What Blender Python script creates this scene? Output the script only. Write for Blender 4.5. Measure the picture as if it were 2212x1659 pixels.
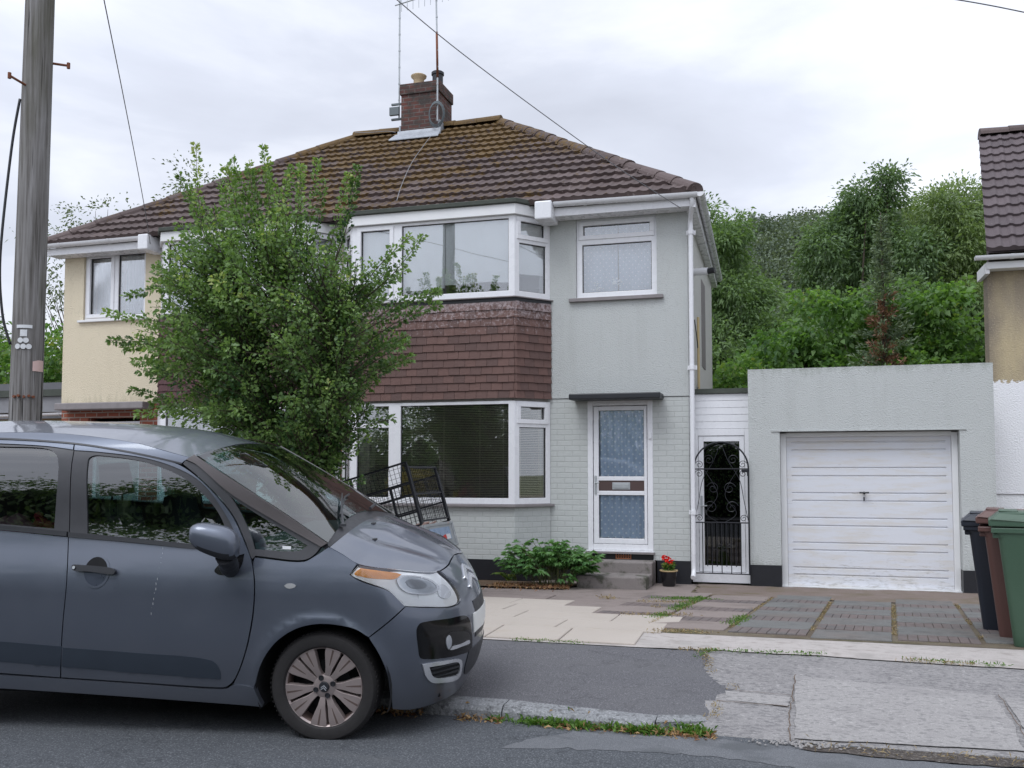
import bpy, bmesh, math, random
import numpy as np
from math import radians as R, sin, cos, pi, hypot
from mathutils import Vector, Matrix, geometry
from mathutils.noise import noise as pnoise

SC = bpy.context.scene
COL = SC.collection
for _o in list(bpy.data.objects):
    bpy.data.objects.remove(_o, do_unlink=True)
rng = random.Random(7)

# ------------------------------------------------------------------ camera
cam = bpy.data.cameras.new("camera")
cam.sensor_width = 36.0
cam.lens = 36.0 * 2060.0 / 2212.0
cam.shift_y = 72.33 / 2212.0
cam.clip_end = 2000.0
camo = bpy.data.objects.new("camera", cam)
COL.objects.link(camo)
camo.location = (0, 0, 1.57)
camo.rotation_euler = (R(90 + 3.2), 0, R(16.5))
SC.camera = camo

# ------------------------------------------------------------------ light
SUN_EL, SUN_AZ = R(58), R(200)          # azimuth clockwise from +Y (behind the camera)
world = bpy.data.worlds.new("World")
SC.world = world
world.use_nodes = True
wt = world.node_tree
wt.nodes.clear()
wo = wt.nodes.new("ShaderNodeOutputWorld")
wb = wt.nodes.new("ShaderNodeBackground")
wb.inputs[1].default_value = 0.1
sky = wt.nodes.new("ShaderNodeTexSky")
sky.sky_type = 'NISHITA'
sky.sun_disc = False
sky.sun_elevation = SUN_EL
sky.sun_rotation = SUN_AZ
sky.air_density = 1.0
sky.dust_density = 2.0
tc = wt.nodes.new("ShaderNodeTexCoord")
mp = wt.nodes.new("ShaderNodeMapping")
mp.inputs["Scale"].default_value = (1.0, 1.0, 3.2)
mp.inputs["Location"].default_value = (3.1, 0.4, 0.2)
n1 = wt.nodes.new("ShaderNodeTexNoise")
n1.inputs["Scale"].default_value = 2.9
n1.inputs["Detail"].default_value = 7.0
n1.inputs["Roughness"].default_value = 0.52
n1.inputs["Distortion"].default_value = 0.25
cr = wt.nodes.new("ShaderNodeValToRGB")
cr.color_ramp.elements[0].position = 0.30
cr.color_ramp.elements[0].color = (6.2, 6.55, 7.55, 1)
cr.color_ramp.elements[1].position = 0.66
cr.color_ramp.elements[1].color = (8.9, 9.25, 10.2, 1)
e_ = cr.color_ramp.elements.new(0.48)
e_.color = (7.0, 7.4, 8.5, 1)
# overcast dome: brighter round the veiled sun
vn = wt.nodes.new("ShaderNodeVectorMath"); vn.operation = 'DOT_PRODUCT'
vn.inputs[1].default_value = (sin(SUN_AZ) * cos(SUN_EL), cos(SUN_AZ) * cos(SUN_EL), sin(SUN_EL))
mr = wt.nodes.new("ShaderNodeMapRange")
mr.inputs["From Min"].default_value = -0.2
mr.inputs["From Max"].default_value = 1.0
mr.inputs["To Min"].default_value = 0.93
mr.inputs["To Max"].default_value = 1.75
mul = wt.nodes.new("ShaderNodeVectorMath"); mul.operation = 'SCALE'
mx = wt.nodes.new("ShaderNodeMixRGB")
mx.inputs[0].default_value = 0.93
wt.links.new(tc.outputs["Generated"], mp.inputs[0])
wt.links.new(mp.outputs[0], n1.inputs["Vector"])
wt.links.new(n1.outputs["Fac"], cr.inputs[0])
wt.links.new(tc.outputs["Generated"], vn.inputs[0])
wt.links.new(vn.outputs["Value"], mr.inputs["Value"])
wt.links.new(cr.outputs[0], mul.inputs[0])
# and a thin bright patch of cloud low on the right
vn2 = wt.nodes.new("ShaderNodeVectorMath"); vn2.operation = 'DOT_PRODUCT'
vn2.inputs[1].default_value = Vector((0.35, 0.9, 0.32)).normalized()
mr2 = wt.nodes.new("ShaderNodeMapRange")
mr2.inputs["From Min"].default_value = 0.82; mr2.inputs["From Max"].default_value = 1.0
mr2.inputs["To Min"].default_value = 0.0; mr2.inputs["To Max"].default_value = 0.26
ad2 = wt.nodes.new("ShaderNodeMath"); ad2.operation = 'ADD'
wt.links.new(tc.outputs["Generated"], vn2.inputs[0])
wt.links.new(vn2.outputs["Value"], mr2.inputs["Value"])
wt.links.new(mr.outputs[0], ad2.inputs[0]); wt.links.new(mr2.outputs[0], ad2.inputs[1])
wt.links.new(ad2.outputs[0], mul.inputs["Scale"])
wt.links.new(sky.outputs[0], mx.inputs[1])
wt.links.new(mul.outputs[0], mx.inputs[2])
wt.links.new(mx.outputs[0], wb.inputs[0])
wt.links.new(wb.outputs[0], wo.inputs[0])

sun = bpy.data.lights.new("sun", 'SUN')
sun.energy = 1.4
sun.angle = R(28)
sun.color = (0.93, 0.965, 1.0)
suno = bpy.data.objects.new("sun", sun)
COL.objects.link(suno)
sd = Vector((sin(SUN_AZ) * cos(SUN_EL), cos(SUN_AZ) * cos(SUN_EL), sin(SUN_EL)))
suno.rotation_euler = sd.to_track_quat('Z', 'Y').to_euler()
suno.location = (0, -5, 30)

SC.view_settings.view_transform = 'Standard'
SC.view_settings.look = 'None'
SC.view_settings.exposure = 0.12
SC.view_settings.gamma = 1.0
SC.view_settings.use_curve_mapping = False
SC.cycles.max_bounces = 8
SC.cycles.transparent_max_bounces = 24

# ------------------------------------------------------------------ helpers
ROOT_INV = set()

def lab(o, label=None, cat=None, group=None, kind=None):
    if label: o["label"] = label
    if cat: o["category"] = cat
    if group: o["group"] = group
    if kind: o["kind"] = kind
    return o

def thing(name, label, cat, loc=(0, 0, 0), group=None):
    o = bpy.data.objects.new(name, None)
    o.empty_display_size = 0.2
    COL.objects.link(o)
    o.location = loc
    ROOT_INV.add(o.name)
    return lab(o, label, cat, group)

def attach(o, parent):
    if parent is not None:
        o.parent = parent
        if parent.name in ROOT_INV:
            o.matrix_parent_inverse = Matrix.Translation(-Vector(parent.location))
    return o

class MB:
    """collects shapes and links them as ONE mesh object"""
    def __init__(s):
        s.v = []; s.f = []; s.r = []
    def add(s, vs, fs, r=0.5):
        b = len(s.v)
        s.v += [tuple(map(float, p)) for p in vs]
        s.f += [tuple(i + b for i in f) for f in fs]
        s.r += [r] * len(fs)
        return s
    def box(s, x0, x1, y0, y1, z0, z1, M=None, r=0.5):
        p = [(x0, y0, z0), (x1, y0, z0), (x1, y1, z0), (x0, y1, z0), (x0, y0, z1), (x1, y0, z1), (x1, y1, z1), (x0, y1, z1)]
        if M is not None: p = [tuple(M @ Vector(q)) for q in p]
        return s.add(p, [(0, 3, 2, 1), (4, 5, 6, 7), (0, 1, 5, 4), (1, 2, 6, 5), (2, 3, 7, 6), (3, 0, 4, 7)], r)
    def hexa(s, p, r=0.5):
        return s.add(p, [(0, 3, 2, 1), (4, 5, 6, 7), (0, 1, 5, 4), (1, 2, 6, 5), (2, 3, 7, 6), (3, 0, 4, 7)], r)
    def prism(s, poly, d0, d1, f, r=0.5):
        """poly 2-D ccw; f(a,b,d)->xyz"""
        n = len(poly)
        vs = [f(a, b, d0) for a, b in poly] + [f(a, b, d1) for a, b in poly]
        fs = [tuple(range(n - 1, -1, -1)), tuple(range(n, 2 * n))]
        fs += [(i, (i + 1) % n, n + (i + 1) % n, n + i) for i in range(n)]
        return s.add(vs, fs, r)
    def tube(s, path, rad, n=8, cap=True, r=0.5):
        P = [Vector(p) for p in path]
        rads = rad if isinstance(rad, (list, tuple)) else [rad] * len(P)
        vs = []; fs = []
        up = None
        for i, p in enumerate(P):
            t = (P[min(i + 1, len(P) - 1)] - P[max(i - 1, 0)])
            t = t.normalized() if t.length > 1e-9 else Vector((0, 0, 1))
            if up is None:
                up = t.orthogonal().normalized()
            else:
                up = (up - t * up.dot(t))
                up = up.normalized() if up.length > 1e-6 else t.orthogonal().normalized()
            w = t.cross(up)
            for k in range(n):
                a = 2 * pi * k / n
                vs.append(p + (up * cos(a) + w * sin(a)) * rads[i])
        for i in range(len(P) - 1):
            for k in range(n):
                k2 = (k + 1) % n
                fs.append((i * n + k, i * n + k2, (i + 1) * n + k2, (i + 1) * n + k))
        if cap:
            fs.append(tuple(range(n - 1, -1, -1)))
            fs.append(tuple(range((len(P) - 1) * n, len(P) * n)))
        return s.add(vs, fs, r)
    def lathe(s, prof, c, ax='z', n=24, r=0.5, close=False):
        vs = []; fs = []
        for (rr, h) in prof:
            for k in range(n):
                a = 2 * pi * k / n
                u, w = rr * cos(a), rr * sin(a)
                if ax == 'z': vs.append((c[0] + u, c[1] + w, c[2] + h))
                elif ax == 'y': vs.append((c[0] + u, c[1] + h, c[2] + w))
                else: vs.append((c[0] + h, c[1] + u, c[2] + w))
        for i in range(len(prof) - 1):
            for k in range(n):
                k2 = (k + 1) % n
                fs.append((i * n + k, i * n + k2, (i + 1) * n + k2, (i + 1) * n + k))
        return s.add(vs, fs, r)
    def grid(s, fn, us, vsv, r=0.5):
        vs = [fn(u, v) for u in us for v in vsv]
        m = len(vsv)
        fs = [(i * m + j, (i + 1) * m + j, (i + 1) * m + j + 1, i * m + j + 1) for i in range(len(us) - 1) for j in range(m - 1)]
        return s.add(vs, fs, r)
    def build(s, name, mat, parent=None, smooth=False, bevel=0.0, auto=None, recalc=True):
        me = bpy.data.meshes.new(name)
        me.from_pydata(s.v, [], s.f)
        if s.r:
            at = me.attributes.new("rnd", 'FLOAT', 'FACE')
            at.data.foreach_set("value", s.r)
        if recalc:
            bm = bmesh.new(); bm.from_mesh(me)
            bmesh.ops.recalc_face_normals(bm, faces=bm.faces[:])
            bm.to_mesh(me); bm.free()
        me.materials.append(mat)
        o = bpy.data.objects.new(name, me)
        COL.objects.link(o)
        if smooth:
            me.polygons.foreach_set("use_smooth", [True] * len(me.polygons))
            if auto:
                md = o.modifiers.new("edge_split", 'EDGE_SPLIT'); md.split_angle = R(auto)
        if bevel > 0:
            md = o.modifiers.new("bevel", 'BEVEL'); md.width = bevel; md.segments = 2
            md.limit_method = 'ANGLE'; md.angle_limit = R(40)
        attach(o, parent)
        return o

def recentre(o):
    """top-level single mesh: origin to the middle of its base"""
    me = o.data
    n = len(me.vertices); co = np.empty(n * 3); me.vertices.foreach_get("co", co); co = co.reshape(-1, 3)
    c = (co.min(0) + co.max(0)) / 2; c[2] = co[:, 2].min()
    co -= c
    me.vertices.foreach_set("co", co.ravel()); me.update()
    o.location = Vector(c)
    return o

def smoothpath(pts, n=8):
    P = [Vector(p) for p in pts]
    out = []
    for i in range(len(P) - 1):
        p0 = P[max(i - 1, 0)]; p1 = P[i]; p2 = P[i + 1]; p3 = P[min(i + 2, len(P) - 1)]
        for k in range(n):
            t = k / n
            out.append(0.5 * ((2 * p1) + (p2 - p0) * t + (2 * p0 - 5 * p1 + 4 * p2 - p3) * t * t + (3 * p1 - p0 - 3 * p2 + p3) * t ** 3))
    out.append(P[-1])
    return out

# ------------------------------------------------------------------ materials
def srgb(r, g, b):
    f = lambda c: (c / 255 / 12.92) if c / 255 <= 0.04045 else ((c / 255 + 0.055) / 1.055) ** 2.4
    return (f(r), f(g), f(b), 1)

class NT:
    def __init__(s, name):
        s.m = bpy.data.materials.new(name); s.m.use_nodes = True
        s.t = s.m.node_tree; s.t.nodes.clear()
        s.out = s.n("ShaderNodeOutputMaterial")
    def n(s, typ, **kw):
        nd = s.t.nodes.new(typ)
        for k, v in kw.items():
            if k.startswith('_'):
                setattr(nd, k[1:], v)
            else:
                nd.inputs[k.replace('__', ' ')].default_value = v
        return nd
    def l(s, a, b): s.t.links.new(a, b)
    def pos(s, scale=(1, 1, 1), obj=False):
        g = s.n("ShaderNodeTexCoord").outputs["Object"] if obj else s.n("ShaderNodeNewGeometry").outputs["Position"]
        m = s.n("ShaderNodeMapping"); m.inputs["Scale"].default_value = scale
        s.l(g, m.inputs[0]); return m.outputs[0]
    def noise(s, vec, scale, detail=4, rough=0.55, dist=0.0):
        nd = s.n("ShaderNodeTexNoise", Scale=scale, Detail=detail, Roughness=rough, Distortion=dist)
        s.l(vec, nd.inputs["Vector"]); return nd.outputs["Fac"]
    def ramp(s, fac, stops):
        nd = s.n("ShaderNodeValToRGB"); e = nd.color_ramp.elements
        while len(e) < len(stops): e.new(0.5)
        for i, (p, c) in enumerate(stops):
            e[i].position = p
            e[i].color = c if len(c) == 4 else (*c, 1)
        s.l(fac, nd.inputs[0]); return nd.outputs[0]
    def mix(s, fac, a, b, mode='MIX'):
        nd = s.n("ShaderNodeMixRGB", _blend_type=mode)
        for i, x in ((0, fac), (1, a), (2, b)):
            if hasattr(x, 'links') or hasattr(x, 'is_linked'): s.l(x, nd.inputs[i])
            else: nd.inputs[i].default_value = x
        return nd.outputs[0]
    def math(s, op, a, b=0.0, clamp=False):
        nd = s.n("ShaderNodeMath", _operation=op); nd.use_clamp = clamp
        for i, x in ((0, a), (1, b)):
            if hasattr(x, 'is_linked'): s.l(x, nd.inputs[i])
            else: nd.inputs[i].default_value = x
        return nd.outputs[0]
    def bump(s, h, strength=0.3, dist=0.01, prev=None):
        nd = s.n("ShaderNodeBump", Strength=strength, Distance=dist)
        s.l(h, nd.inputs["Height"])
        if prev is not None: s.l(prev, nd.inputs["Normal"])
        return nd.outputs[0]
    def pbsdf(s, col, rough=0.6, metal=0.0, nrm=None, spec=0.5, coat=0.0, emit=None):
        b = s.n("ShaderNodeBsdfPrincipled")
        for key, x in (("Base Color", col), ("Roughness", rough), ("Metallic", metal), ("Specular IOR Level", spec), ("Coat Weight", coat)):
            if hasattr(x, 'is_linked'): s.l(x, b.inputs[key])
            else: b.inputs[key].default_value = x
        b.inputs["Coat Roughness"].default_value = 0.04
        if nrm is not None: s.l(nrm, b.inputs["Normal"])
        s.l(b.outputs[0], s.out.inputs[0]); return b

def M_simple(name, col, rough=0.5, metal=0.0, vary=0.12, scale=6.0, bump=0.0, bscale=60.0, coat=0.0, spec=0.5, obj=False):
    k = NT(name); p = k.pos(obj=obj)
    f = k.noise(p, scale, 5)
    c = k.mix(f, tuple(min(1, x * (1 - vary)) for x in col[:3]) + (1,), tuple(min(1, x * (1 + vary)) for x in col[:3]) + (1,))
    nr = k.bump(k.noise(p, bscale, 3), bump, 0.01) if bump else None
    rr = k.math('ADD', k.math('MULTIPLY', k.noise(p, scale * 3, 3), 0.2), rough - 0.1)
    k.pbsdf(c, rr, metal, nr, spec, coat)
    return k.m

def M_render(name, col, dirt=(0.5, 0.5, 0.47), streak=0.10, base=None, top=None):
    k = NT(name); p = k.pos()
    big = k.noise(p, 0.7, 5)
    fine = k.noise(p, 60, 4, 0.65)
    st = k.noise(k.pos((3.0, 3.0, 0.35)), 1.6, 4)
    c = k.mix(big, tuple(x * 0.93 for x in col[:3]) + (1,), tuple(x * 1.05 for x in col[:3]) + (1,))
    c = k.mix(k.math('MULTIPLY', k.ramp(st, [(0.52, (0, 0, 0)), (0.75, (1, 1, 1))]), streak), c, tuple(a * b for a, b in zip(col[:3], dirt)) + (1,))
    c = k.mix(k.ramp(fine, [(0.25, (0.35, 0.35, 0.35)), (0.5, (0, 0, 0))]), c, tuple(x * 0.72 for x in col[:3]) + (1,))
    sp = k.n("ShaderNodeSeparateXYZ"); k.l(p, sp.inputs[0])
    for (zz, sgn, wd, amt, colr) in ((base, 1, .45, .55, (.25, .25, .20)), (top, -1, .30, .6, (.28, .28, .24))):
        if zz is None: continue
        d_ = k.math('MULTIPLY', k.math('SUBTRACT', sp.outputs[2], zz), sgn / wd)          # splash dirt at the foot, weeping from the coping
        f = k.math('SUBTRACT', k.noise(k.pos((6, 6, 1.2)), 1.5, 6, .7), k.math('MULTIPLY', d_, .5))
        c = k.mix(k.math('MULTIPLY', k.ramp(f, [(.36, (0, 0, 0)), (.62, (1, 1, 1))]), amt), c, tuple(a * b for a, b in zip(col[:3], (.52, .54, .48))) + (1,))
    ckv = k.n("ShaderNodeTexVoronoi", Scale=0.55, _feature='DISTANCE_TO_EDGE')
    wv = k.n("ShaderNodeVectorMath", _operation='ADD'); nz = k.n("ShaderNodeTexNoise", Scale=2.2, Detail=6.0); k.l(p, nz.inputs["Vector"])
    k.l(p, wv.inputs[0]); k.l(nz.outputs["Color"], wv.inputs[1]); k.l(wv.outputs[0], ckv.inputs["Vector"])
    c = k.mix(k.math('MULTIPLY', k.ramp(ckv.outputs["Distance"], [(.0015, (1, 1, 1)), (.004, (0, 0, 0))]), .22), c, tuple(x * .45 for x in col[:3]) + (1,))
    v = k.n("ShaderNodeTexVoronoi", Scale=62.0); k.l(p, v.inputs["Vector"])
    nr = k.bump(fine, 0.8, 0.016)
    nr = k.bump(v.outputs["Distance"], 0.4, 0.010, nr)
    k.pbsdf(c, 0.85, 0, nr, 0.25)
    return k.m

def M_brick(name, c1, c2, mortar, bw=0.225, bh=0.0775, mort=0.010, painted=False, soot=0.0):
    k = NT(name); g = k.n("ShaderNodeNewGeometry")
    sp = k.n("ShaderNodeSeparateXYZ"); k.l(g.outputs["Position"], sp.inputs[0])
    cb = k.n("ShaderNodeCombineXYZ")
    xx = k.math('ADD', sp.outputs[0], k.math('MULTIPLY', sp.outputs[1], 1.0))
    k.l(xx, cb.inputs[0]); k.l(sp.outputs[2], cb.inputs[1])
    wob = k.noise(g.outputs["Position"], 6, 2)
    va = k.n("ShaderNodeVectorMath", _operation='ADD')
    sc = k.n("ShaderNodeVectorMath", _operation='SCALE'); sc.inputs["Scale"].default_value = 0.016
    cw = k.n("ShaderNodeCombineXYZ"); k.l(wob, cw.inputs[0]); k.l(wob, cw.inputs[1])
    k.l(cw.outputs[0], sc.inputs[0]); k.l(cb.outputs[0], va.inputs[0]); k.l(sc.outputs[0], va.inputs[1])
    b = k.n("ShaderNodeTexBrick", Scale=1.0, Mortar__Size=mort, Mortar__Smooth=0.5 if painted else 0.15, Bias=0.0, Brick__Width=bw, Row__Height=bh)
    b.inputs["Color1"].default_value = c1; b.inputs["Color2"].default_value = c2; b.inputs["Mortar"].default_value = mortar
    k.l(va.outputs[0], b.inputs["Vector"])
    f = k.noise(g.outputs["Position"], 30, 4)
    c = k.mix(k.math('MULTIPLY', f, 0.25), b.outputs["Color"], (c1[0] * .5, c1[1] * .5, c1[2] * .5, 1))
    if soot:
        so = k.ramp(k.noise(g.outputs["Position"], 4.5, 5), [(0.38, (0, 0, 0)), (0.62, (1, 1, 1))])
        c = k.mix(k.math('MULTIPLY', so, soot), c, (0.05, 0.047, 0.043, 1))
    nr = k.bump(f, 0.25, 0.01)
    iv = k.math('SUBTRACT', 1.0, b.outputs["Fac"])
    nr = k.bump(iv, 0.45 if painted else 0.9, 0.006, nr)
    k.pbsdf(c, 0.8, 0, nr, 0.25)
    return k.m

def M_glass(name, tint=(0.9, 0.94, 0.93), boost=1.0, base=0.04):
    k = NT(name)
    tr = k.n("ShaderNodeBsdfTransparent", Color=(*tint, 1))
    gl = k.n("ShaderNodeBsdfGlossy", Color=(1, 1, 1, 1), Roughness=0.008)
    fr = k.n("ShaderNodeFresnel", IOR=1.5)
    fac = k.math('ADD', k.math('MULTIPLY', fr.outputs[0], boost), base, True)
    ms = k.n("ShaderNodeMixShader")
    k.l(fac, ms.inputs[0]); k.l(tr.outputs[0], ms.inputs[1]); k.l(gl.outputs[0], ms.inputs[2])
    wv = k.bump(k.noise(k.pos(), 1.1, 1), 0.06, 0.05)
    k.l(wv, gl.inputs["Normal"])
    k.l(ms.outputs[0], k.out.inputs[0])
    return k.m

def M_leaf(name, dark, light, trans=0.35, gloss=0.35, hue=None):
    """leaf colour varies leaf by leaf through the face attribute rnd"""
    k = NT(name)
    at = k.n("ShaderNodeAttribute", _attribute_name="rnd")
    stops = [(0.0, dark), (0.75, light)] + ([(0.97, hue)] if hue else [])
    c = k.ramp(at.outputs["Fac"], stops)
    d = k.n("ShaderNodeBsdfPrincipled", Roughness=0.5)
    d.inputs["Specular IOR Level"].default_value = gloss
    k.l(c, d.inputs["Base Color"])
    tl = k.n("ShaderNodeBsdfTranslucent"); k.l(k.mix(1.0, c, (1.25, 1.35, 0.6, 1), 'MULTIPLY'), tl.inputs[0])
    ms = k.n("ShaderNodeMixShader"); ms.inputs[0].default_value = trans
    k.l(d.outputs[0], ms.inputs[1]); k.l(tl.outputs[0], ms.inputs[2]); k.l(ms.outputs[0], k.out.inputs[0])
    return k.m

def M_tile(name, base, alt, moss=0.0, lichen=0.0, efflo=0.0):
    k = NT(name); p = k.pos()
    at = k.n("ShaderNodeAttribute", _attribute_name="rnd")
    c = k.mix(at.outputs["Fac"], base, alt)
    g = k.noise(p, 24, 5, 0.6)
    c = k.mix(k.math('MULTIPLY', g, 0.55), c, tuple(x * 0.45 for x in base[:3]) + (1,))
    h = g
    if moss:
        sp = k.n("ShaderNodeSeparateXYZ"); k.l(p, sp.inputs[0])
        hz = k.n("ShaderNodeMapRange"); k.l(sp.outputs[2], hz.inputs["Value"])
        hz.inputs["From Min"].default_value = 5.3; hz.inputs["From Max"].default_value = 8.3
        hz.inputs["To Min"].default_value = -0.17; hz.inputs["To Max"].default_value = 0.16
        # thickest in the middle of the slope round the chimney, as wet soot feeds it
        dx = k.math('ABSOLUTE', k.math('ADD', sp.outputs[0], 6.7))
        mid = k.math('MULTIPLY', dx, -0.042)
        f = k.math('ADD', k.math('ADD', k.noise(p, 1.3, 3), hz.outputs[0]), k.math('ADD', mid, 0.09))
        f2 = k.math('ADD', f, k.math('MULTIPLY', k.math('SUBTRACT', k.noise(p, 9, 6, 0.75), 0.5), 1.5))
        mm = k.ramp(f2, [(0.46, (0, 0, 0)), (0.60, (1, 1, 1))])
        mc = k.mix(k.noise(p, 15, 4), (0.060, 0.038, 0.013, 1), (0.17, 0.100, 0.032, 1))
        c = k.mix(k.math('MULTIPLY', mm, moss), c, mc)
        h = k.math('ADD', g, k.math('MULTIPLY', mm, 1.5))
    if lichen:
        l1 = k.ramp(k.noise(p, 17, 3, 0.6), [(0.66, (0, 0, 0)), (0.72, (1, 1, 1))])
        c = k.mix(k.math('MULTIPLY', l1, lichen), c, (0.36, 0.31, 0.29, 1))
    if efflo:
        sp2 = k.n("ShaderNodeSeparateXYZ"); k.l(p, sp2.inputs[0])
        hz = k.n("ShaderNodeMapRange"); k.l(sp2.outputs[2], hz.inputs["Value"])
        hz.inputs["From Min"].default_value = 3.2; hz.inputs["From Max"].default_value = 4.0
        hz.inputs["To Min"].default_value = -0.22; hz.inputs["To Max"].default_value = 0.1
        f = k.math('ADD', k.noise(p, 20, 5, 0.75), hz.outputs[0])
        c = k.mix(k.math('MULTIPLY', k.ramp(f, [(0.50, (0, 0, 0)), (0.66, (1, 1, 1))]), efflo), c, (0.42, 0.36, 0.37, 1))
    nr = k.bump(h, 0.45, 0.012)
    k.pbsdf(c, 0.75, 0, nr, 0.35)
    return k.m

def M_ground(name, c1, c2, speck=(0.3, 0.3, 0.3, 1), sp_amt=0.3, patches=None, scale=2.0, bump=0.5, cracks=0.0, fine=170):
    k = NT(name); p = k.pos()
    c = k.mix(k.noise(p, scale, 6, 0.6), c1, c2)
    fz = k.noise(p, fine, 2, 0.6)
    c = k.mix(k.math('MULTIPLY', k.ramp(fz, [(0.56, (0, 0, 0)), (0.68, (1, 1, 1))]), sp_amt), c, speck)
    c = k.mix(k.math('MULTIPLY', k.ramp(fz, [(0.30, (1, 1, 1)), (0.44, (0, 0, 0))]), sp_amt), c, tuple(x * 0.3 for x in c1[:3]) + (1,))
    if patches:
        for (col, sc, lo, hi, amt, ms) in patches:
            f = k.ramp(k.noise(k.pos(ms), sc, 6, 0.6), [(lo, (0, 0, 0)), (hi, (1, 1, 1))])
            c = k.mix(k.math('MULTIPLY', f, amt), c, col)
    if cracks:
        v = k.n("ShaderNodeTexVoronoi", Scale=0.9, _feature='DISTANCE_TO_EDGE'); 
        wv = k.n("ShaderNodeVectorMath", _operation='ADD')
        nz = k.n("ShaderNodeTexNoise", Scale=3.0, Detail=5.0); k.l(p, nz.inputs["Vector"])
        k.l(p, wv.inputs[0]); k.l(nz.outputs["Color"], wv.inputs[1]); k.l(wv.outputs[0], v.inputs["Vector"])
        f = k.ramp(v.outputs["Distance"], [(0.004, (1, 1, 1)), (0.012, (0, 0, 0))])
        c = k.mix(k.math('MULTIPLY', f, cracks), c, tuple(x * 0.25 for x in c1[:3]) + (1,))
    nr = k.bump(fz, bump, 0.006)
    nr = k.bump(k.noise(p, 14, 4), 0.3, 0.01, nr)
    k.pbsdf(c, 0.88, 0, nr, 0.25)
    return k.m

m_upvc = M_simple("white_upvc", (0.74, 0.74, 0.76), 0.28, 0, 0.03, 3)
m_upvc_old = M_simple("weathered_white_board", (0.74, 0.74, 0.74), 0.45, 0, 0.08, 4, 0.1, 30)
m_green = M_render("pale_green_render", (0.512, 0.528, 0.515), streak=0.16)
m_green_g = M_render("pale_green_garage_render", (0.512, 0.528, 0.515), streak=0.16, base=.3, top=2.95)
m_green_side = M_render("pale_side_render", (0.60, 0.60, 0.56), streak=0.08)
m_cream = M_render("cream_render", (0.70, 0.615, 0.46), streak=0.12, base=2.69)
m_gbrick = M_brick("pale_green_painted_brick", (0.53, 0.547, 0.53, 1), (0.505, 0.522, 0.505, 1), (0.455, 0.472, 0.455, 1), mort=0.009, painted=True)
m_rbrick = M_brick("red_brick", (0.30, 0.095, 0.055, 1), (0.21, 0.065, 0.045, 1), (0.34, 0.29, 0.25, 1))
m_cbrick = M_brick("sooty_chimney_brick", (0.17, 0.060, 0.045, 1), (0.10, 0.045, 0.042, 1), (0.17, 0.15, 0.14, 1), soot=0.85)
m_black = M_simple("black_paint", (0.012, 0.013, 0.017), 0.45, 0, 0.3, 8, 0.2, 60)
m_slate = M_simple("grey_stone_sill", (0.22, 0.20, 0.20), 0.6, 0, 0.25, 9, 0.2, 50)
m_felt = M_simple("green_grey_felt", (0.055, 0.063, 0.052), 0.8, 0, 0.3, 6, 0.4, 60)
m_lead = M_simple("grey_lead", (0.36, 0.38, 0.41), 0.55, 0.2, 0.3, 7, 0.3, 20)
m_glass = M_glass("window_glass", (0.95, 0.97, 0.97), 1.6, 0.09)
m_glass_up = M_glass("upper_window_glass", (0.97, 0.985, 0.99), 1.5, 0.10)
m_glass_obs = M_glass("dark_obscured_glass", (0.10, 0.14, 0.14), 1.2, 0.03)
m_inside = M_simple("interior_plaster", (0.30, 0.28, 0.26), 0.9, 0, 0.1)
m_black_iron = M_simple("black_iron", (0.010, 0.011, 0.016), 0.4, 0.2, 0.3, 20)
m_steel = M_simple("galvanised_steel", (0.42, 0.44, 0.45), 0.45, 0.6, 0.2, 14, 0.1, 30)
m_rust = M_simple("rusty_steel", (0.17, 0.06, 0.03), 0.8, 0.1, 0.4, 20, 0.3, 50)
m_roof = M_tile("mossy_roof_tile", (0.092, 0.066, 0.062, 1), (0.150, 0.112, 0.106, 1), moss=0.97, lichen=0.5)
m_roof_n = M_tile("brown_roof_tile", (0.10, 0.078, 0.082, 1), (0.135, 0.105, 0.11, 1), lichen=0.35)
m_hung = M_tile("hung_clay_tile", (0.165, 0.094, 0.080, 1), (0.112, 0.070, 0.063, 1), efflo=0.7)
m_hung_l = M_tile("purple_hung_tile", (0.125, 0.06, 0.062, 1), (0.085, 0.045, 0.048, 1), efflo=0.2)
m_bark = M_simple("bark", (0.07, 0.055, 0.04), 0.9, 0, 0.4, 10, 0.6, 40)
# ================================================================== HOUSES
PX = -6.72                               # party wall
EY, EZ, RY, RZ = 13.05, 5.40, 17.2, 8.25  # eave / ridge of the front slope
XL, XR, RXL, RXR = -12.15, -1.23, -8.36, -5.32
BACK = 18.7

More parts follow.
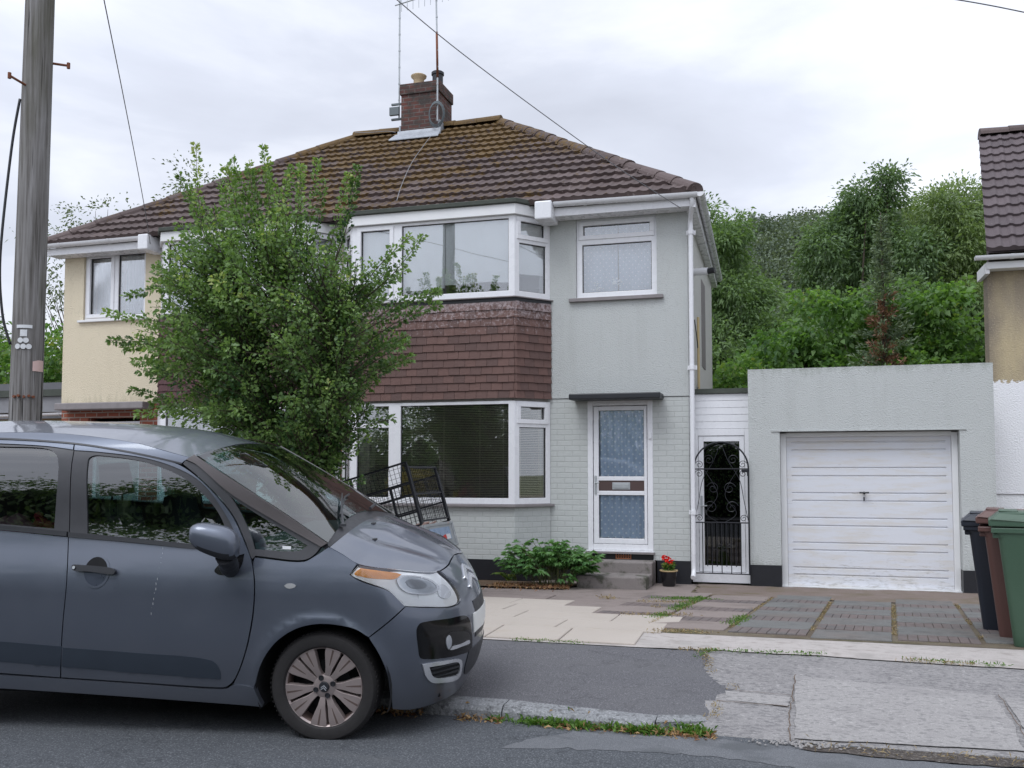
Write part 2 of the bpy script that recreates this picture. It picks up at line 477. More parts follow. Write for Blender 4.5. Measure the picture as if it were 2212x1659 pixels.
def quads_wall(name, mat, parent, x0, x1, z0, z1, y0, y1, holes=()):
    """wall along X between depths y0 (front) and y1, with rectangular openings and their reveals"""
    xs = sorted(set([x0, x1] + [h[i] for h in holes for i in (0, 1)]))
    zs = sorted(set([z0, z1] + [h[i] for h in holes for i in (2, 3)]))
    xs = [x for x in xs if x0 - 1e-6 <= x <= x1 + 1e-6]; zs = [z for z in zs if z0 - 1e-6 <= z <= z1 + 1e-6]
    solid = lambda i, j: 0 <= i < len(xs) - 1 and 0 <= j < len(zs) - 1 and not any(h[0] < (xs[i] + xs[i + 1]) / 2 < h[1] and h[2] < (zs[j] + zs[j + 1]) / 2 < h[3] for h in holes)
    m = MB()
    for i in range(len(xs) - 1):
        for j in range(len(zs) - 1):
            if not solid(i, j): continue
            a, b, c, d = xs[i], xs[i + 1], zs[j], zs[j + 1]
            m.add([(a, y0, c), (b, y0, c), (b, y0, d), (a, y0, d)], [(0, 1, 2, 3)])
            m.add([(a, y1, c), (b, y1, c), (b, y1, d), (a, y1, d)], [(3, 2, 1, 0)])
            if not solid(i - 1, j): m.add([(a, y0, c), (a, y0, d), (a, y1, d), (a, y1, c)], [(0, 1, 2, 3)])
            if not solid(i + 1, j): m.add([(b, y0, c), (b, y0, d), (b, y1, d), (b, y1, c)], [(3, 2, 1, 0)])
            if not solid(i, j - 1): m.add([(a, y0, c), (b, y0, c), (b, y1, c), (a, y1, c)], [(3, 2, 1, 0)])
            if not solid(i, j + 1): m.add([(a, y0, d), (b, y0, d), (b, y1, d), (a, y1, d)], [(0, 1, 2, 3)])
    o = m.build(name, mat, None, recalc=False)
    bm = bmesh.new(); bm.from_mesh(o.data)
    bmesh.ops.remove_doubles(bm, verts=bm.verts[:], dist=1e-5)
    bmesh.ops.recalc_face_normals(bm, faces=bm.faces[:])
    bm.to_mesh(o.data); bm.free()
    attach(o, parent)
    return o

def frame_of(p, q):
    """matrix: local x from p to q on plan, y inwards (away from the viewer side), z up"""
    d = Vector((q[0] - p[0], q[1] - p[1], 0)); L = d.length; d.normalize()
    n = Vector((-d.y, d.x, 0))
    M = Matrix(((d.x, n.x, 0, p[0]), (d.y, n.y, 0, p[1]), (0, 0, 1, 0), (0, 0, 0, 1)))
    return M, L

def window(parent, M, x0, x1, z0, z1, cells, glass, mem=0.055, sill=None, depth=0.07, name="window", back=None):
    """upvc window; cells: (x0,x1,z0,z1,opens) clear openings in local metres"""
    fr = MB()
    # outer frame and the bars between cells as slabs that butt
    xs = sorted(set([x0, x1] + [c[i] for c in cells for i in (0, 1)]))
    zs = sorted(set([z0, z1] + [c[i] for c in cells for i in (2, 3)]))
    for i in range(len(xs) - 1):
        for j in range(len(zs) - 1):
            cx, cz = (xs[i] + xs[i + 1]) / 2, (zs[j] + zs[j + 1]) / 2
            if any(c[0] < cx < c[1] and c[2] < cz < c[3] for c in cells): continue
            fr.box(xs[i], xs[i + 1], 0, depth, zs[j], zs[j + 1], M)
    o = fr.build(name, m_upvc, None, recalc=False)
    bm = bmesh.new(); bm.from_mesh(o.data)
    bmesh.ops.remove_doubles(bm, verts=bm.verts[:], dist=1e-4)
    seen = {}
    for f in bm.faces:
        key = tuple(sorted(v.index for v in f.verts)); seen.setdefault(key, []).append(f)
    bmesh.ops.delete(bm, geom=[f for fs in seen.values() if len(fs) > 1 for f in fs], context='FACES')
    bmesh.ops.recalc_face_normals(bm, faces=bm.faces[:])
    bm.to_mesh(o.data); bm.free()
    md = o.modifiers.new("bevel", 'BEVEL'); md.width = 0.006; md.segments = 2; md.limit_method = 'ANGLE'
    attach(o, parent)
    gk = M_simple_gasket
    for (a, b, c, d, op) in cells:
        if op:
            s = MB(); w = 0.052; pr = -0.016
            s.box(a - .012, b + .012, pr, depth - .01, c - .012, c + w, M); s.box(a - .012, b + .012, pr, depth - .01, d - w, d + .012, M)
            s.box(a - .012, a + w, pr, depth - .01, c + w, d - w, M); s.box(b - w, b + .012, pr, depth - .01, c + w, d - w, M)
            s.build("sash", m_upvc, o, bevel=0.005)
            a, b, c, d = a + w, b - w, c + w, d - w
        g = MB(); t = 0.008
        g.box(a, b, depth * .3, depth * .3 + .03, c, c + t, M); g.box(a, b, depth * .3, depth * .3 + .03, d - t, d, M)
        g.box(a, a + t, depth * .3, depth * .3 + .03, c + t, d - t, M); g.box(b - t, b, depth * .3, depth * .3 + .03, c + t, d - t, M)
        g.build("gasket", gk, o)
        MB().box(a + .002, b - .002, depth * .45, depth * .45 + .008, c + .002, d - .002, M).build("pane", glass, o)
    return o

M_simple_gasket = M_simple("black_gasket", (0.02, 0.02, 0.022), 0.6)
m_net = M_simple("white_blind_fabric", (0.90, 0.91, 0.91), 0.9, 0, 0.05, 3)
m_slat = M_simple("ivory_blind_slat", (0.80, 0.73, 0.60), 0.5, 0, 0.05)

def M_cloth(name, col, dots=None, dotcol=(0.85, 0.88, 0.92, 1), step=0.085, rad=0.0105, trans=0.4):
    k = NT(name); g = k.n("ShaderNodeNewGeometry"); c = col
    if dots:
        u = k.n("ShaderNodeUVMap"); sp = k.n("ShaderNodeSeparateXYZ"); k.l(u.outputs[0], sp.inputs[0])
        row = k.math('FLOOR', k.math('DIVIDE', sp.outputs[1], step * .6))
        off = k.math('MULTIPLY', k.math('MODULO', row, 2.0), 0.5)
        fx = k.math('SUBTRACT', k.math('FRACT', k.math('ADD', k.math('DIVIDE', sp.outputs[0], step), off)), 0.5)
        fz = k.math('SUBTRACT', k.math('FRACT', k.math('DIVIDE', sp.outputs[1], step * .6)), 0.5)
        dd = k.math('SQRT', k.math('ADD', k.math('POWER', k.math('MULTIPLY', fx, step), 2.0), k.math('POWER', k.math('MULTIPLY', fz, step * .6), 2.0)))
        c = k.mix(k.math('LESS_THAN', dd, rad), col, dotcol)
    d = k.n("ShaderNodeBsdfDiffuse"); t = k.n("ShaderNodeBsdfTranslucent"); ms = k.n("ShaderNodeMixShader"); ms.inputs[0].default_value = trans
    for nd in (d, t):
        if hasattr(c, 'is_linked'): k.l(c, nd.inputs[0])
        else: nd.inputs[0].default_value = c
    k.l(d.outputs[0], ms.inputs[1]); k.l(t.outputs[0], ms.inputs[2]); k.l(ms.outputs[0], k.out.inputs[0])
    return k.m

m_dots = M_cloth("blue_dotted_curtain", (0.58, 0.68, 0.82, 1), True, (0.92, 0.95, 0.99, 1), 0.10, 0.0135, .25)
m_glass_door = M_glass("door_glass", (0.95, 0.97, 0.98), .8, .01)
m_netdots = M_cloth("white_dotted_net", (0.55, 0.62, 0.70, 1), True, (0.86, 0.85, 0.9, 1), 0.09, 0.009, .1)
m_drape = M_cloth("blue_grey_drape", (0.30, 0.35, 0.40, 1))
m_drape_l = M_cloth("pale_drape", (0.55, 0.58, 0.62, 1))

def drape(name, mat, parent, M, x0, x1, z0, z1, y, amp=0.015, pitch=0.09, seed=0, bottom=0.0):
    """pleated cloth with uv in cloth metres"""
    nx = max(8, int((x1 - x0) / 0.012)); us = np.linspace(x0, x1, nx + 1); zs = np.linspace(z0, z1, 9)
    vs = []; uv = []
    for u in us:
        ph = pnoise(Vector((u * 4 + seed, seed, 0))) * 2.2
        for z in zs:
            a = amp * sin(2 * pi * u / pitch + ph) + amp * .5 * pnoise(Vector((u * 9, z * 1.3, seed)))
            zz = z + (bottom * pnoise(Vector((u * 2.1, seed, 3))) if z == zs[0] else 0)
            vs.append(tuple(M @ Vector((u, y + a, zz)))); uv.append((u - x0 + .03, z - z0 + .02))
    m = len(zs)
    fs = [(i * m + j, (i + 1) * m + j, (i + 1) * m + j + 1, i * m + j + 1) for i in range(nx) for j in range(m - 1)]
    b = MB(); b.add(vs, fs); o = b.build(name, mat, None, smooth=True, recalc=False)
    l = o.data.uv_layers.new(name="UVMap")
    for lp in o.data.loops: l.data[lp.index].uv = uv[lp.vertex_index]
    attach(o, parent)
    return o

def hung_tiles(parent, facets, z0, z1, rows, mat, seed):
    """rows of real clay tiles, each lapping the row below; facets are plan segments"""
    rr = random.Random(seed); m = MB(); g = (z1 - z0) / rows
    for (p, q) in facets:
        M, L = frame_of(p, q)
        for r in range(rows):
            zb = z0 + r * g; x = -rr.random() * .03 - (0.083 if r % 2 else 0)
            while x < L:
                w = 0.165
                a, b = max(x + .002, -.004), min(x + w - .002, L + .004)
                if b - a > .012:
                    dz = rr.uniform(-.004, .004); pr = rr.uniform(-.003, .003)
                    y0, y1 = -0.034 + pr, -0.004
                    v = [(a, y0, zb + dz), (b, y0, zb + dz + rr.uniform(-.002, .002)), (b, y0 + .014, zb + dz), (a, y0 + .014, zb + dz),
                         (a, y1 - .012, zb + g + .012), (b, y1 - .012, zb + g + .012), (b, y1, zb + g + .012), (a, y1, zb + g + .012)]
                    m.hexa([tuple(M @ Vector(c)) for c in v], r=rr.random() ** 1.4)
                x += w
    # vertical corner: bonnet tiles
    for (p, q), (p2, q2) in zip(facets[:-1], facets[1:]):
        d = (Vector((q[0], q[1], 0)) - Vector((sum(f[0][0] for f in facets) / 3, 13.9, 0))).normalized()
        for r in range(rows):
            zb = z0 + r * g; c = Vector((q[0], q[1], 0))
            e1 = (Vector((p[0], p[1], 0)) - c).normalized(); e2 = (Vector((q2[0], q2[1], 0)) - c).normalized()
            w = .075
            P = [c + e1 * w + d * .038, c + d * .052, c + e2 * w + d * .038]
            Pu = [c + e1 * w + d * .018, c + d * .030, c + e2 * w + d * .018]
            for (i, j) in ((0, 1), (1, 2)):
                lo = [P[i], P[j], P[j] - d * .016, P[i] - d * .016]; hi = [Pu[i], Pu[j], Pu[j] - d * .016, Pu[i] - d * .016]
                m.hexa([(v.x, v.y, zb - .002) for v in lo] + [(v.x, v.y, zb + g + .006) for v in hi], r=rr.random() ** 2 * .5)
    return m.build("tile_hanging", mat, parent)

def roof_half(name, mat, parent, xa, xb, seed):
    """front slope between xa and xb: lapped courses of rolled concrete tiles, trimmed to the hips"""
    rr = random.Random(seed); m = MB(); N = 15
    dy, dz = RY - EY, RZ - EZ; SL = hypot(dy, dz); ty, tz = dy / SL, dz / SL; ny, nz = -tz, ty
    lx = lambda s: XL + (RXL - XL) * s / SL
    rx = lambda s: XR + (RXR - XR) * s / SL
    pitch = 0.155; step = 0.0258
    n = int((xb - xa) / step); cols = [xa + i * (xb - xa) / n for i in range(n + 1)]
    for c in range(N):
        s0, s1 = c * SL / N - .02, (c + 1) * SL / N + .012
        off = rr.uniform(-.02, .02)
        tilt = {}
        vs = []
        for x in cols:
            ti = int((x + off + 40) / .31)
            if ti not in tilt: tilt[ti] = (rr.uniform(-.006, .006), rr.uniform(-.010, .010), rr.random())
            dl, dsl, _ = tilt[ti]
            w = max(0.0, cos(2 * pi * (x + off) / pitch)) ** 0.8 * .018
            for (s, h) in ((s0 + dsl, -.004), (s0 + dsl, .064 + w + dl), (s1, .010 + w)):
                xx = min(max(x, lx(max(s, 0))), rx(max(s, 0)))
                vs.append((xx, EY + ty * s + ny * h, EZ + tz * s + nz * h))
        fs = []; rs = []
        for i in range(n):
            a = i * 3; b = (i + 1) * 3
            if cols[i + 1] < lx(max(s0, 0)) or cols[i] > rx(max(s0, 0)): continue
            ti = int(((cols[i] + cols[i + 1]) / 2 + off + 40) / .31)
            q = tilt.get(ti, (0, 0, .5))[2]
            fs += [(a, b, b + 1, a + 1), (a + 1, b + 1, b + 2, a + 2)]; rs += [q, q]
        bse = len(m.v); m.v += vs; m.f += [tuple(i + bse for i in f) for f in fs]; m.r += rs
    # sarking below, so nothing shows through
    m.add([(max(xa, XL), EY, EZ - .03), (min(xb, XR), EY, EZ - .03), (min(xb, RXR), RY, RZ - .03), (max(xa, RXL), RY, RZ - .03)], [(0, 1, 2, 3)])
    return m.build(name, mat, parent, smooth=False, recalc=False)

def cap_tiles(m, p, q, rad, L, rr, squash=1.0):
    """half-round ridge tiles end to end from p to q, bedded in mortar"""
    p, q = Vector(p), Vector(q); d = (q - p); n = max(1, int(d.length / L)); t = d.normalized()
    side = t.cross(Vector((0, 0, 1))).normalized(); up = side.cross(t)
    for i in range(n):
        a = p + d * (i / n) - t * .02; b = p + d * ((i + 1) / n)
        vs = []; K = 9
        ja = rr.uniform(-.008, .008)
        for (c, rad2) in ((a, rad + .012), (b, rad)):
            for kk in range(K):
                an = pi * (kk / (K - 1)) 
                vs.append(c + side * cos(an) * rad2 * 1.15 + up * (sin(an) * rad2 * squash - .05 + ja))
        fs = [(k, k + 1, K + k + 1, K + k) for k in range(K - 1)] + [tuple(range(K))]
        m.add(vs, fs, rr.random())

m_wire_ = M_simple("grey_roof_cable", (.22, .22, .23), .6)
# --- shared plan of a bay (right-hand house); the left-hand one is its mirror image
BAY = [(-6.70, 13.40), (-6.33, 12.92), (-3.79, 12.92), (-3.39, 13.40)]
def bay_plan(mirror, off=0.0):
    P = [Vector((x, y)) for x, y in BAY]
    out = []
    segs = [(P[i + 1] - P[i]).normalized() for i in range(3)]
    nrm = [Vector((s.y, -s.x)) for s in segs]        # outward (towards the street)
    out.append(P[0] + Vector((nrm[0].x * off / max(.3, abs(nrm[0].x)) , 0)))
    for i in (1, 2):
        b = (nrm[i - 1] + nrm[i]); b = b / (1 + nrm[i - 1].dot(nrm[i]))
        out.append(P[i] + b * off)
    out.append(P[3] + Vector((nrm[2].x * off / max(.3, abs(nrm[2].x)), 0)))
    res = [(v.x, v.y) for v in out]
    if mirror: res = [(2 * PX - x, y) for x, y in res][::-1]
    return res

def bay(parent, mirror, hung, low_mat, seed):
    zp = lambda a, b, d: (a, b, d)
    def slab(name, mat, off, z0, z1, off_back=None, bevel=0.0):
        P = bay_plan(mirror, off)
        return MB().prism(P + [(P[3][0], 13.398), (P[0][0], 13.398)] if False else P, z0, z1, zp).build(name, mat, parent, bevel=bevel)
    slab("bay_plinth", m_black, 0.012, 0.0, 0.32)
    slab("bay_wall", low_mat, 0.0, 0.32, 1.055)
    slab("sill", m_slate, 0.065, 1.057, 1.095, bevel=.006)
    slab("bay_core", low_mat if False else m_inside, -0.035, 2.565, 4.0)
    slab("flashing", m_black, 0.02, 3.985, 4.035)
    slab("sill", m_slate, 0.055, 4.037, 4.055, bevel=.004)
    slab("fascia", m_upvc_old, 0.055, 5.235, 5.385, bevel=.004)
    slab("flat_roof", m_felt, 0.095, 5.387, 5.455, bevel=.01)
    fac = bay_plan(mirror, 0.0); fac = list(zip(fac[:-1], fac[1:]))
    hung_tiles(parent, fac, 2.60, 3.985, 12, hung, seed)
    for lev, (z0, z1, gl) in enumerate(((1.097, 2.563, m_glass), (4.057, 5.233, m_glass_up))):
        for fi, (p, q) in enumerate(fac):
            M, L = frame_of(p, q)
            zt = z1 - (.33 if lev == 0 else .35)
            if fi == 1:
                left, cells = None, None
                xa = 0.61                                          # mullion position from the party-side corner
                bigx = (0.80, L - .09); smx = (.10, .61)
                big = (bigx[0], bigx[1], z0 + .085, z1 - .045, False)
                if lev == 0:
                    cells = [big, (smx[0], smx[1], zt + .03, z1 - .045, False), (smx[0], smx[1], z0 + .085, zt - .03, False)]
                else:
                    cells = [big, (smx[0] - .01, smx[1] + .05, z0 + .05, z1 - .03, True)]
                if mirror: cells = [(L - b, L - a, c, d, o) for a, b, c, d, o in cells]
            else:
                cells = [(.05, L - .05, zt + .02, z1 - .03, True), (.085, L - .075, z0 + .085, zt - .045, False)]
            w = window(parent, M, 0, L, z0, z1, cells, gl)
            if lev == 0 and not mirror:
                bl = MB(); z = z0 + .07
                while z < z1 - .03:
                    bl.hexa([tuple(M @ Vector(q)) for q in ((.05, .078, z), (L - .05, .078, z), (L - .05, .100, z + .006), (.05, .100, z + .006), (.05, .078, z + .003), (L - .05, .078, z + .003), (L - .05, .100, z + .009), (.05, .100, z + .009))])
                    z += .0245
                for cx in ((.25, .95, 1.45, 2.0, 2.35) if fi == 1 else (.15, L - .15)):
                    bl.tube([tuple(M @ Vector((cx, .076, z0 + .07))), tuple(M @ Vector((cx, .076, z1 - .03)))], .0035, 4)
                bl.build("venetian_blind", m_slat, w)
            elif lev == 0:
                drape("curtain", m_drape, w, M, .05, L - .05, z0 + .03, z1 - .02, .16, .02, .11, 5 + fi)
            elif not mirror:
                parts = [(.04, .64, 4.24), (.70, 1.452, 4.24), (1.460, L - .05, 4.29)] if fi == 1 else [(.03, L - .03, 4.42)]
                for a, b, zb in parts:
                    drape("blind", m_net, w, M, a, b, zb, z1 - .02, .085, .004, .33, 3 + fi + a, .02)
                    drape("blind_hem", m_net, w, M, a, b, zb - .01, zb + .16, .072, .012, .52, 13 + fi + a, .03)
            else:
                drape("curtain", m_drape_l, w, M, .05, L - .05, z0 + .03, z1 - .02, .15, .02, .09, 8 + fi)

def gutter(parent, pts, r=.062, end=True):
    """half-round white gutter on its fascia"""
    m = MB()
    for (p, q) in zip(pts[:-1], pts[1:]):
        p, q = Vector(p), Vector(q); t = (q - p).normalized(); s = t.cross(Vector((0, 0, 1))).normalized(); K = 9
        vs = []
        for c in (p, q):
            for k in range(K):
                a = pi + pi * k / (K - 1)
                vs.append(c + s * cos(a) * r + Vector((0, 0, sin(a) * r)))
            vs += [c + s * (r - .006), c - s * (r - .006)]
        n = K + 2
        m.add(vs, [(i, (i + 1) % n, n + (i + 1) % n, n + i) for i in range(n)] + [tuple(range(n))[::-1], tuple(range(n, 2 * n))])
        L = (q - p).length; x = .45
        while x < L:                                                   # joints and brackets
            c = p + t * x
            vs = []
            for cc in (c - t * .022, c + t * .022):
                for k in range(K):
                    a = pi + pi * k / (K - 1)
                    vs.append(cc + s * cos(a) * (r + .007) + Vector((0, 0, sin(a) * (r + .007) + .001)))
            m.add(vs, [(k, k + 1, K + k + 1, K + k) for k in range(K - 1)])
            x += .98
    return m.build("gutter", m_upvc, parent, smooth=True, auto=35, recalc=False)

def xz(a, b, d): return (a, d, b)

# ------------------------------------------------------------------ the right-hand (pale green) house
gh = thing("semi_detached_house", "pale green rendered house with dotted curtains, right half of the pair under the chimney", "house", (-4.0, 13.4, 0), "the semi-detached pair")
quads_wall("rendered_wall", m_green, gh, PX + .003, -1.40, 2.615, 5.33, 13.40, 13.62,
           [(-6.25, -3.55, 4.0, 5.3), (-3.0, -1.83, 4.06, 5.225)])
quads_wall("brick_wall", m_gbrick, gh, PX + .003, -1.405, 0.325, 2.605, 13.412, 13.62,
           [(-6.25, -3.55, 1.1, 2.58), (-2.84, -1.91, 0.325, 2.57)])
MB().box(-3.38, -2.845, 13.402, 13.6, 0, .323).build("plinth", m_black, gh)
MB().box(-1.86, -1.395, 13.402, 13.6, 0, .323).build("plinth", m_black, gh)
MB().box(-2.84, -1.91, 13.43, 13.6, .05, .405).build("plinth", m_black, gh)
# side, back and party walls, floors
MB().prism([(-1.40, 13.622), (-1.50, BACK), (-1.70, BACK), (-1.62, 13.622)], 0, 5.33, lambda a, b, d: (a, b, d)).build("side_wall", m_green_side, gh)
ii = MB(); ii.box(PX + .01, -1.71, BACK - .2, BACK - .01, 0, 5.33); ii.box(PX + .004, PX + .1, 13.63, BACK - .21, 0, 5.32)
ii.box(PX + .11, -1.63, 13.63, BACK - .21, 2.58, 2.72); ii.box(PX + .11, -1.63, 13.63, BACK - .21, 5.24, 5.3); ii.box(PX + .11, -1.63, 13.63, BACK - .21, .3, .35)
ii.build("interior", m_inside, gh)
bay(gh, False, m_hung, m_gbrick, 3)
I4 = Matrix.Identity(4)
Mf = Matrix.Translation((0, 13.44, 0))
w = window(gh, Mf, -3.0, -1.83, 4.06, 5.225, [(-2.95, -1.88, 4.93, 5.175, True), (-2.915, -1.91, 4.145, 4.845, False)], m_glass_up)
MB().box(-3.10, -1.74, 13.345, 13.44, 4.005, 4.058).build("sill", m_slate, w, bevel=.006)
for a, b in ((-2.93, -2.43), (-2.41, -1.88)):
    drape("net_curtain", m_netdots, w, Mf, a, b, 4.12, 5.2, .20, .010, .16, 3 + a)
fl = MB()
for fx, n in ((-2.72, 9), (-2.42, 14)):
    for i in range(n):
        a = rng.uniform(0, 6.3); r = rng.uniform(0, .07 if n < 10 else .12)
        fl.lathe([(0, -.014), (.017, -.006), (.017, .006), (0, .014)], (fx + r * cos(a), 13.54 + .02 * sin(a), 4.24 + rng.uniform(-.05, .06) + (.05 if n > 10 else 0)), 'z', 6)
fl.build("window_flowers", m_net, w)
# front door
fr = MB(); fr.box(-2.84, -2.765, 13.40, 13.49, .452, 2.57); fr.box(-1.985, -1.91, 13.40, 13.49, .452, 2.57); fr.box(-2.765, -1.985, 13.40, 13.49, 2.50, 2.57)
fr.build("door_frame", m_upvc, gh, bevel=.006)
dr = MB()
dr.box(-2.757, -2.685, 13.415, 13.475, .54, 2.49); dr.box(-2.035, -1.993, 13.415, 13.475, .54, 2.49)
dr.box(-2.685, -2.035, 13.415, 13.475, 2.43, 2.49); dr.box(-2.685, -2.035, 13.415, 13.475, 1.43, 1.49); dr.box(-2.685, -2.035, 13.415, 13.475, 1.225, 1.285); dr.box(-2.685, -2.035, 13.415, 13.475, .54, .615)
door = dr.build("front_door", m_upvc, gh, bevel=.006)
MB().box(-2.765, -1.985, 13.41, 13.49, .452, .535).box(-2.85, -1.90, 13.36, 13.49, .43, .450).build("threshold", m_upvc, gh, bevel=.004)
MB().box(-2.86, -1.89, 13.355, 13.43, .405, .428).build("sill", m_slate, gh)
for z0, z1 in ((.615, 1.225), (1.49, 2.43)):
    MB().box(-2.685, -2.035, 13.44, 13.448, z0, z1).build("pane", m_glass_door, door)
    drape("dotted_curtain", m_dots, door, Matrix.Translation((0, 13.475, 0)), -2.675, -2.045, z0 + .005, z1 - .005, 0, .020, .105, z0 * 3)
MB().box(-2.685, -2.035, 13.425, 13.465, 1.287, 1.428).build("panel", M_simple("brown_panel", (0.075, 0.045, 0.04), .5), door)
MB().box(-2.49, -2.235, 13.416, 13.424, 1.305, 1.405).box(-2.47, -2.255, 13.408, 13.415, 1.325, 1.385).build("letterbox", m_steel, door, bevel=.003)
MB().box(-2.742, -2.712, 13.402, 13.414, 1.24, 1.50).tube([(-2.727, 13.404, 1.40), (-2.727, 13.365, 1.40), (-2.665, 13.36, 1.40)], .009).build("handle", m_steel, door, bevel=.002)
MB().box(-1.965, -1.925, 13.375, 13.398, 2.02, 2.11).build("doorbell", m_upvc, gh, bevel=.004)
MB().box(-3.03, -1.75, 13.02, 13.409, 2.565, 2.648).build("door_canopy", m_black, gh, bevel=.015)
ab = MB(); ab.box(-2.445, -2.225, 13.405, 13.429, .33, .343); ab.box(-2.445, -2.225, 13.405, 13.429, .402, .404 + .008)
for i in range(7): ab.box(-2.445 + i * .0345, -2.445 + i * .0345 + .013, 13.405, 13.429, .343, .402)
ab.box(-2.43, -2.24, 13.405, 13.429, .368, .377)
ab.build("air_brick", M_simple("terracotta", (0.36, 0.14, 0.07), .8), gh)
# front steps
m_step = M_ground("worn_step_concrete", (0.17, 0.15, 0.14, 1), (0.27, 0.24, 0.23, 1), (0.4, 0.4, 0.38, 1), .3, [((0.045, 0.05, 0.03, 1), 5, .5, .62, .8, (1, 1, 1))], 5)
st = MB(); st.box(-2.79, -1.88, 13.03, 13.40, 0.0, .325); st.box(-2.81, -1.88, 12.50, 13.029, -.02, .178)
st.build("front_steps", m_step, gh, bevel=.018)
# rainwater goods and boards
MB().box(-3.27, -1.30, 13.12, 13.395, 5.215, 5.335).build("fascia", m_upvc, gh)
MB().box(-3.50, -3.25, 12.93, 13.36, 5.14, 5.405).build("gutter_box", m_upvc, gh, bevel=.02)
gutter(gh, [(-3.24, 13.06, 5.395), (-1.22, 13.06, 5.375)])
gutter(gh, [(-1.185, 13.02, 5.375), (-1.375, 19.1, 5.365)])
MB().prism([(-1.30, 13.1), (-1.25, 13.1), (-1.42, 19.1), (-1.52, 19.1), (-1.40, 13.36)], 5.19, 5.335, lambda a, b, d: (a, b, d)).build("fascia", m_upvc, gh)
dp = MB(); dp.tube(smoothpath([(-1.30, 13.09, 5.33), (-1.30, 13.12, 5.22), (-1.345, 13.31, 5.08), (-1.345, 13.33, 4.95)], 5), .034, 10)
dp.tube([(-1.345, 13.33, 4.95), (-1.35, 13.33, .42)], .034, 10); dp.tube(smoothpath([(-1.35, 13.33, .42), (-1.35, 13.33, .2), (-1.35, 13.22, .12)], 5), .034, 10)
for z in (4.9, 3.0, 1.0): dp.lathe([(.034, -.03), (.044, -.03), (.044, .03), (.034, .03)], (-1.346, 13.33, z), 'z', 12); dp.box(-1.41, -1.28, 13.362, 13.395, z - .03, z + .03)
dp.build("drainpipe", m_upvc, gh, smooth=True, auto=40)
cc = MB(); cc.tube([(-1.43, 14.4, 4.555), (-1.20, 14.36, 4.55)], .055, 14); cc.build("security_camera", m_upvc, gh, smooth=True, auto=40)
MB().tube([(-1.20, 14.36, 4.55), (-1.10, 14.34, 4.555)], .045, 12).build("camera_lens", m_black, gh, smooth=True, auto=40)
MB().tube(smoothpath([(-1.36, 13.9, 3.75), (-1.38, 14.5, 3.5), (-1.39, 14.9, 3.0), (-1.38, 14.3, 2.75)], 6), .008, 5).build("loose_cable", m_black, gh)
MB().tube([(-1.375, 14.6, 2.72), (-1.375, 14.6, 3.9)], .02, 8).build("overflow_pipe", M_simple("yellowed_pipe", (.55, .42, .22), .6), gh)
MB().box(-1.52, -1.44, 15.9, 16.6, 3.3, 4.75).build("side_window", m_slate, gh)
# roof
rf = roof_half("roof", m_roof, gh, PX, XR, 11)
hb = MB(); hb.add([(XR, EY, EZ), (-1.42, 19.1, EZ), (RXR, RY, RZ)], [(0, 1, 2)]); hb.add([(PX, RY, RZ), (RXR, RY, RZ), (-1.42, 19.1, EZ), (PX, 19.1, EZ)], [(0, 1, 2, 3)])
hb.build("side_slope", m_roof, rf)
rr_ = random.Random(5); hp = MB()
cap_tiles(hp, (XR - .02, EY + .02, EZ + .05), (RXR, RY, RZ + .05), .108, .42, rr_)
cap_tiles(hp, (RXR, RY, RZ + .055), (PX, RY, RZ + .055), .125, .44, rr_)
hp.build("ridge_tiles", m_roof, rf)
# chimney on the party line
ch = MB(); ch.box(-7.255, -6.48, 16.88, 17.62, 7.5, 8.885)
chim = ch.build("chimney", m_cbrick, rf)
c2 = MB(); c2.box(-7.285, -6.45, 16.85, 17.65, 8.887, 9.105); c2.build("chimney_cap", m_cbrick, chim, bevel=.02)
MB().lathe([(.10, -.14), (.105, .06), (.15, .10), (.158, .13), (.125, .15), (.10, .16), (0, .16)], (-7.02, 17.2, 9.245), 'z', 20).build("chimney_pot", M_simple("buff_clay", (.62, .48, .30), .7), chim, smooth=True, auto=50)
MB().lathe([(.105, -.14), (.105, .10), (.125, .10), (.125, .15), (.11, .15), (.105, .165), (0, .165)], (-6.62, 17.2, 9.245), 'z', 20).build("chimney_pot", M_simple("black_clay", (.02, .022, .028), .5), chim, smooth=True, auto=50)
ld = MB()
ld.hexa([(-7.32, 16.80, 7.97), (-6.42, 16.80, 7.97), (-6.42, 16.874, 8.0), (-7.32, 16.874, 8.0), (-7.32, 16.855, 8.17), (-6.42, 16.855, 8.17), (-6.42, 16.876, 8.17), (-7.32, 16.876, 8.17)])
sy = lambda y: EZ + (y - EY) * (RZ - EZ) / (RY - EY)
def apr(x, y, h): return (x, y, sy(y) + h)
ld.hexa([apr(-7.38, 16.56, .075), apr(-6.36, 16.56, .075), apr(-6.40, 16.80, .085), apr(-7.34, 16.80, .085), apr(-7.38, 16.56, .105), apr(-6.36, 16.56, .105), apr(-6.40, 16.80, .115), apr(-7.34, 16.80, .115)])
ld.box(-6.478, -6.44, 16.85, 17.1, 7.98, 8.32); ld.box(-7.29, -7.257, 16.85, 17.1, 7.98, 8.28)
ld.build("lead_flashing", m_lead, chim, bevel=.008)
MB().tube(smoothpath([(-8.3, 17.0, 8.30), (-7.9, 16.8, 8.19), (-7.5, 16.7, 8.14), (-7.25, 16.6, 8.06)], 6), .006, 5).build("roof_cable", m_wire_, rf)
MB().tube(smoothpath([(-6.45, 16.4, 7.83), (-6.4, 15.9, 7.47), (-6.25, 15.0, 6.86), (-6.0, 14.0, 6.17), (-5.8, 13.35, 5.72)], 6), .0055, 5).build("roof_cable", m_wire_, rf)

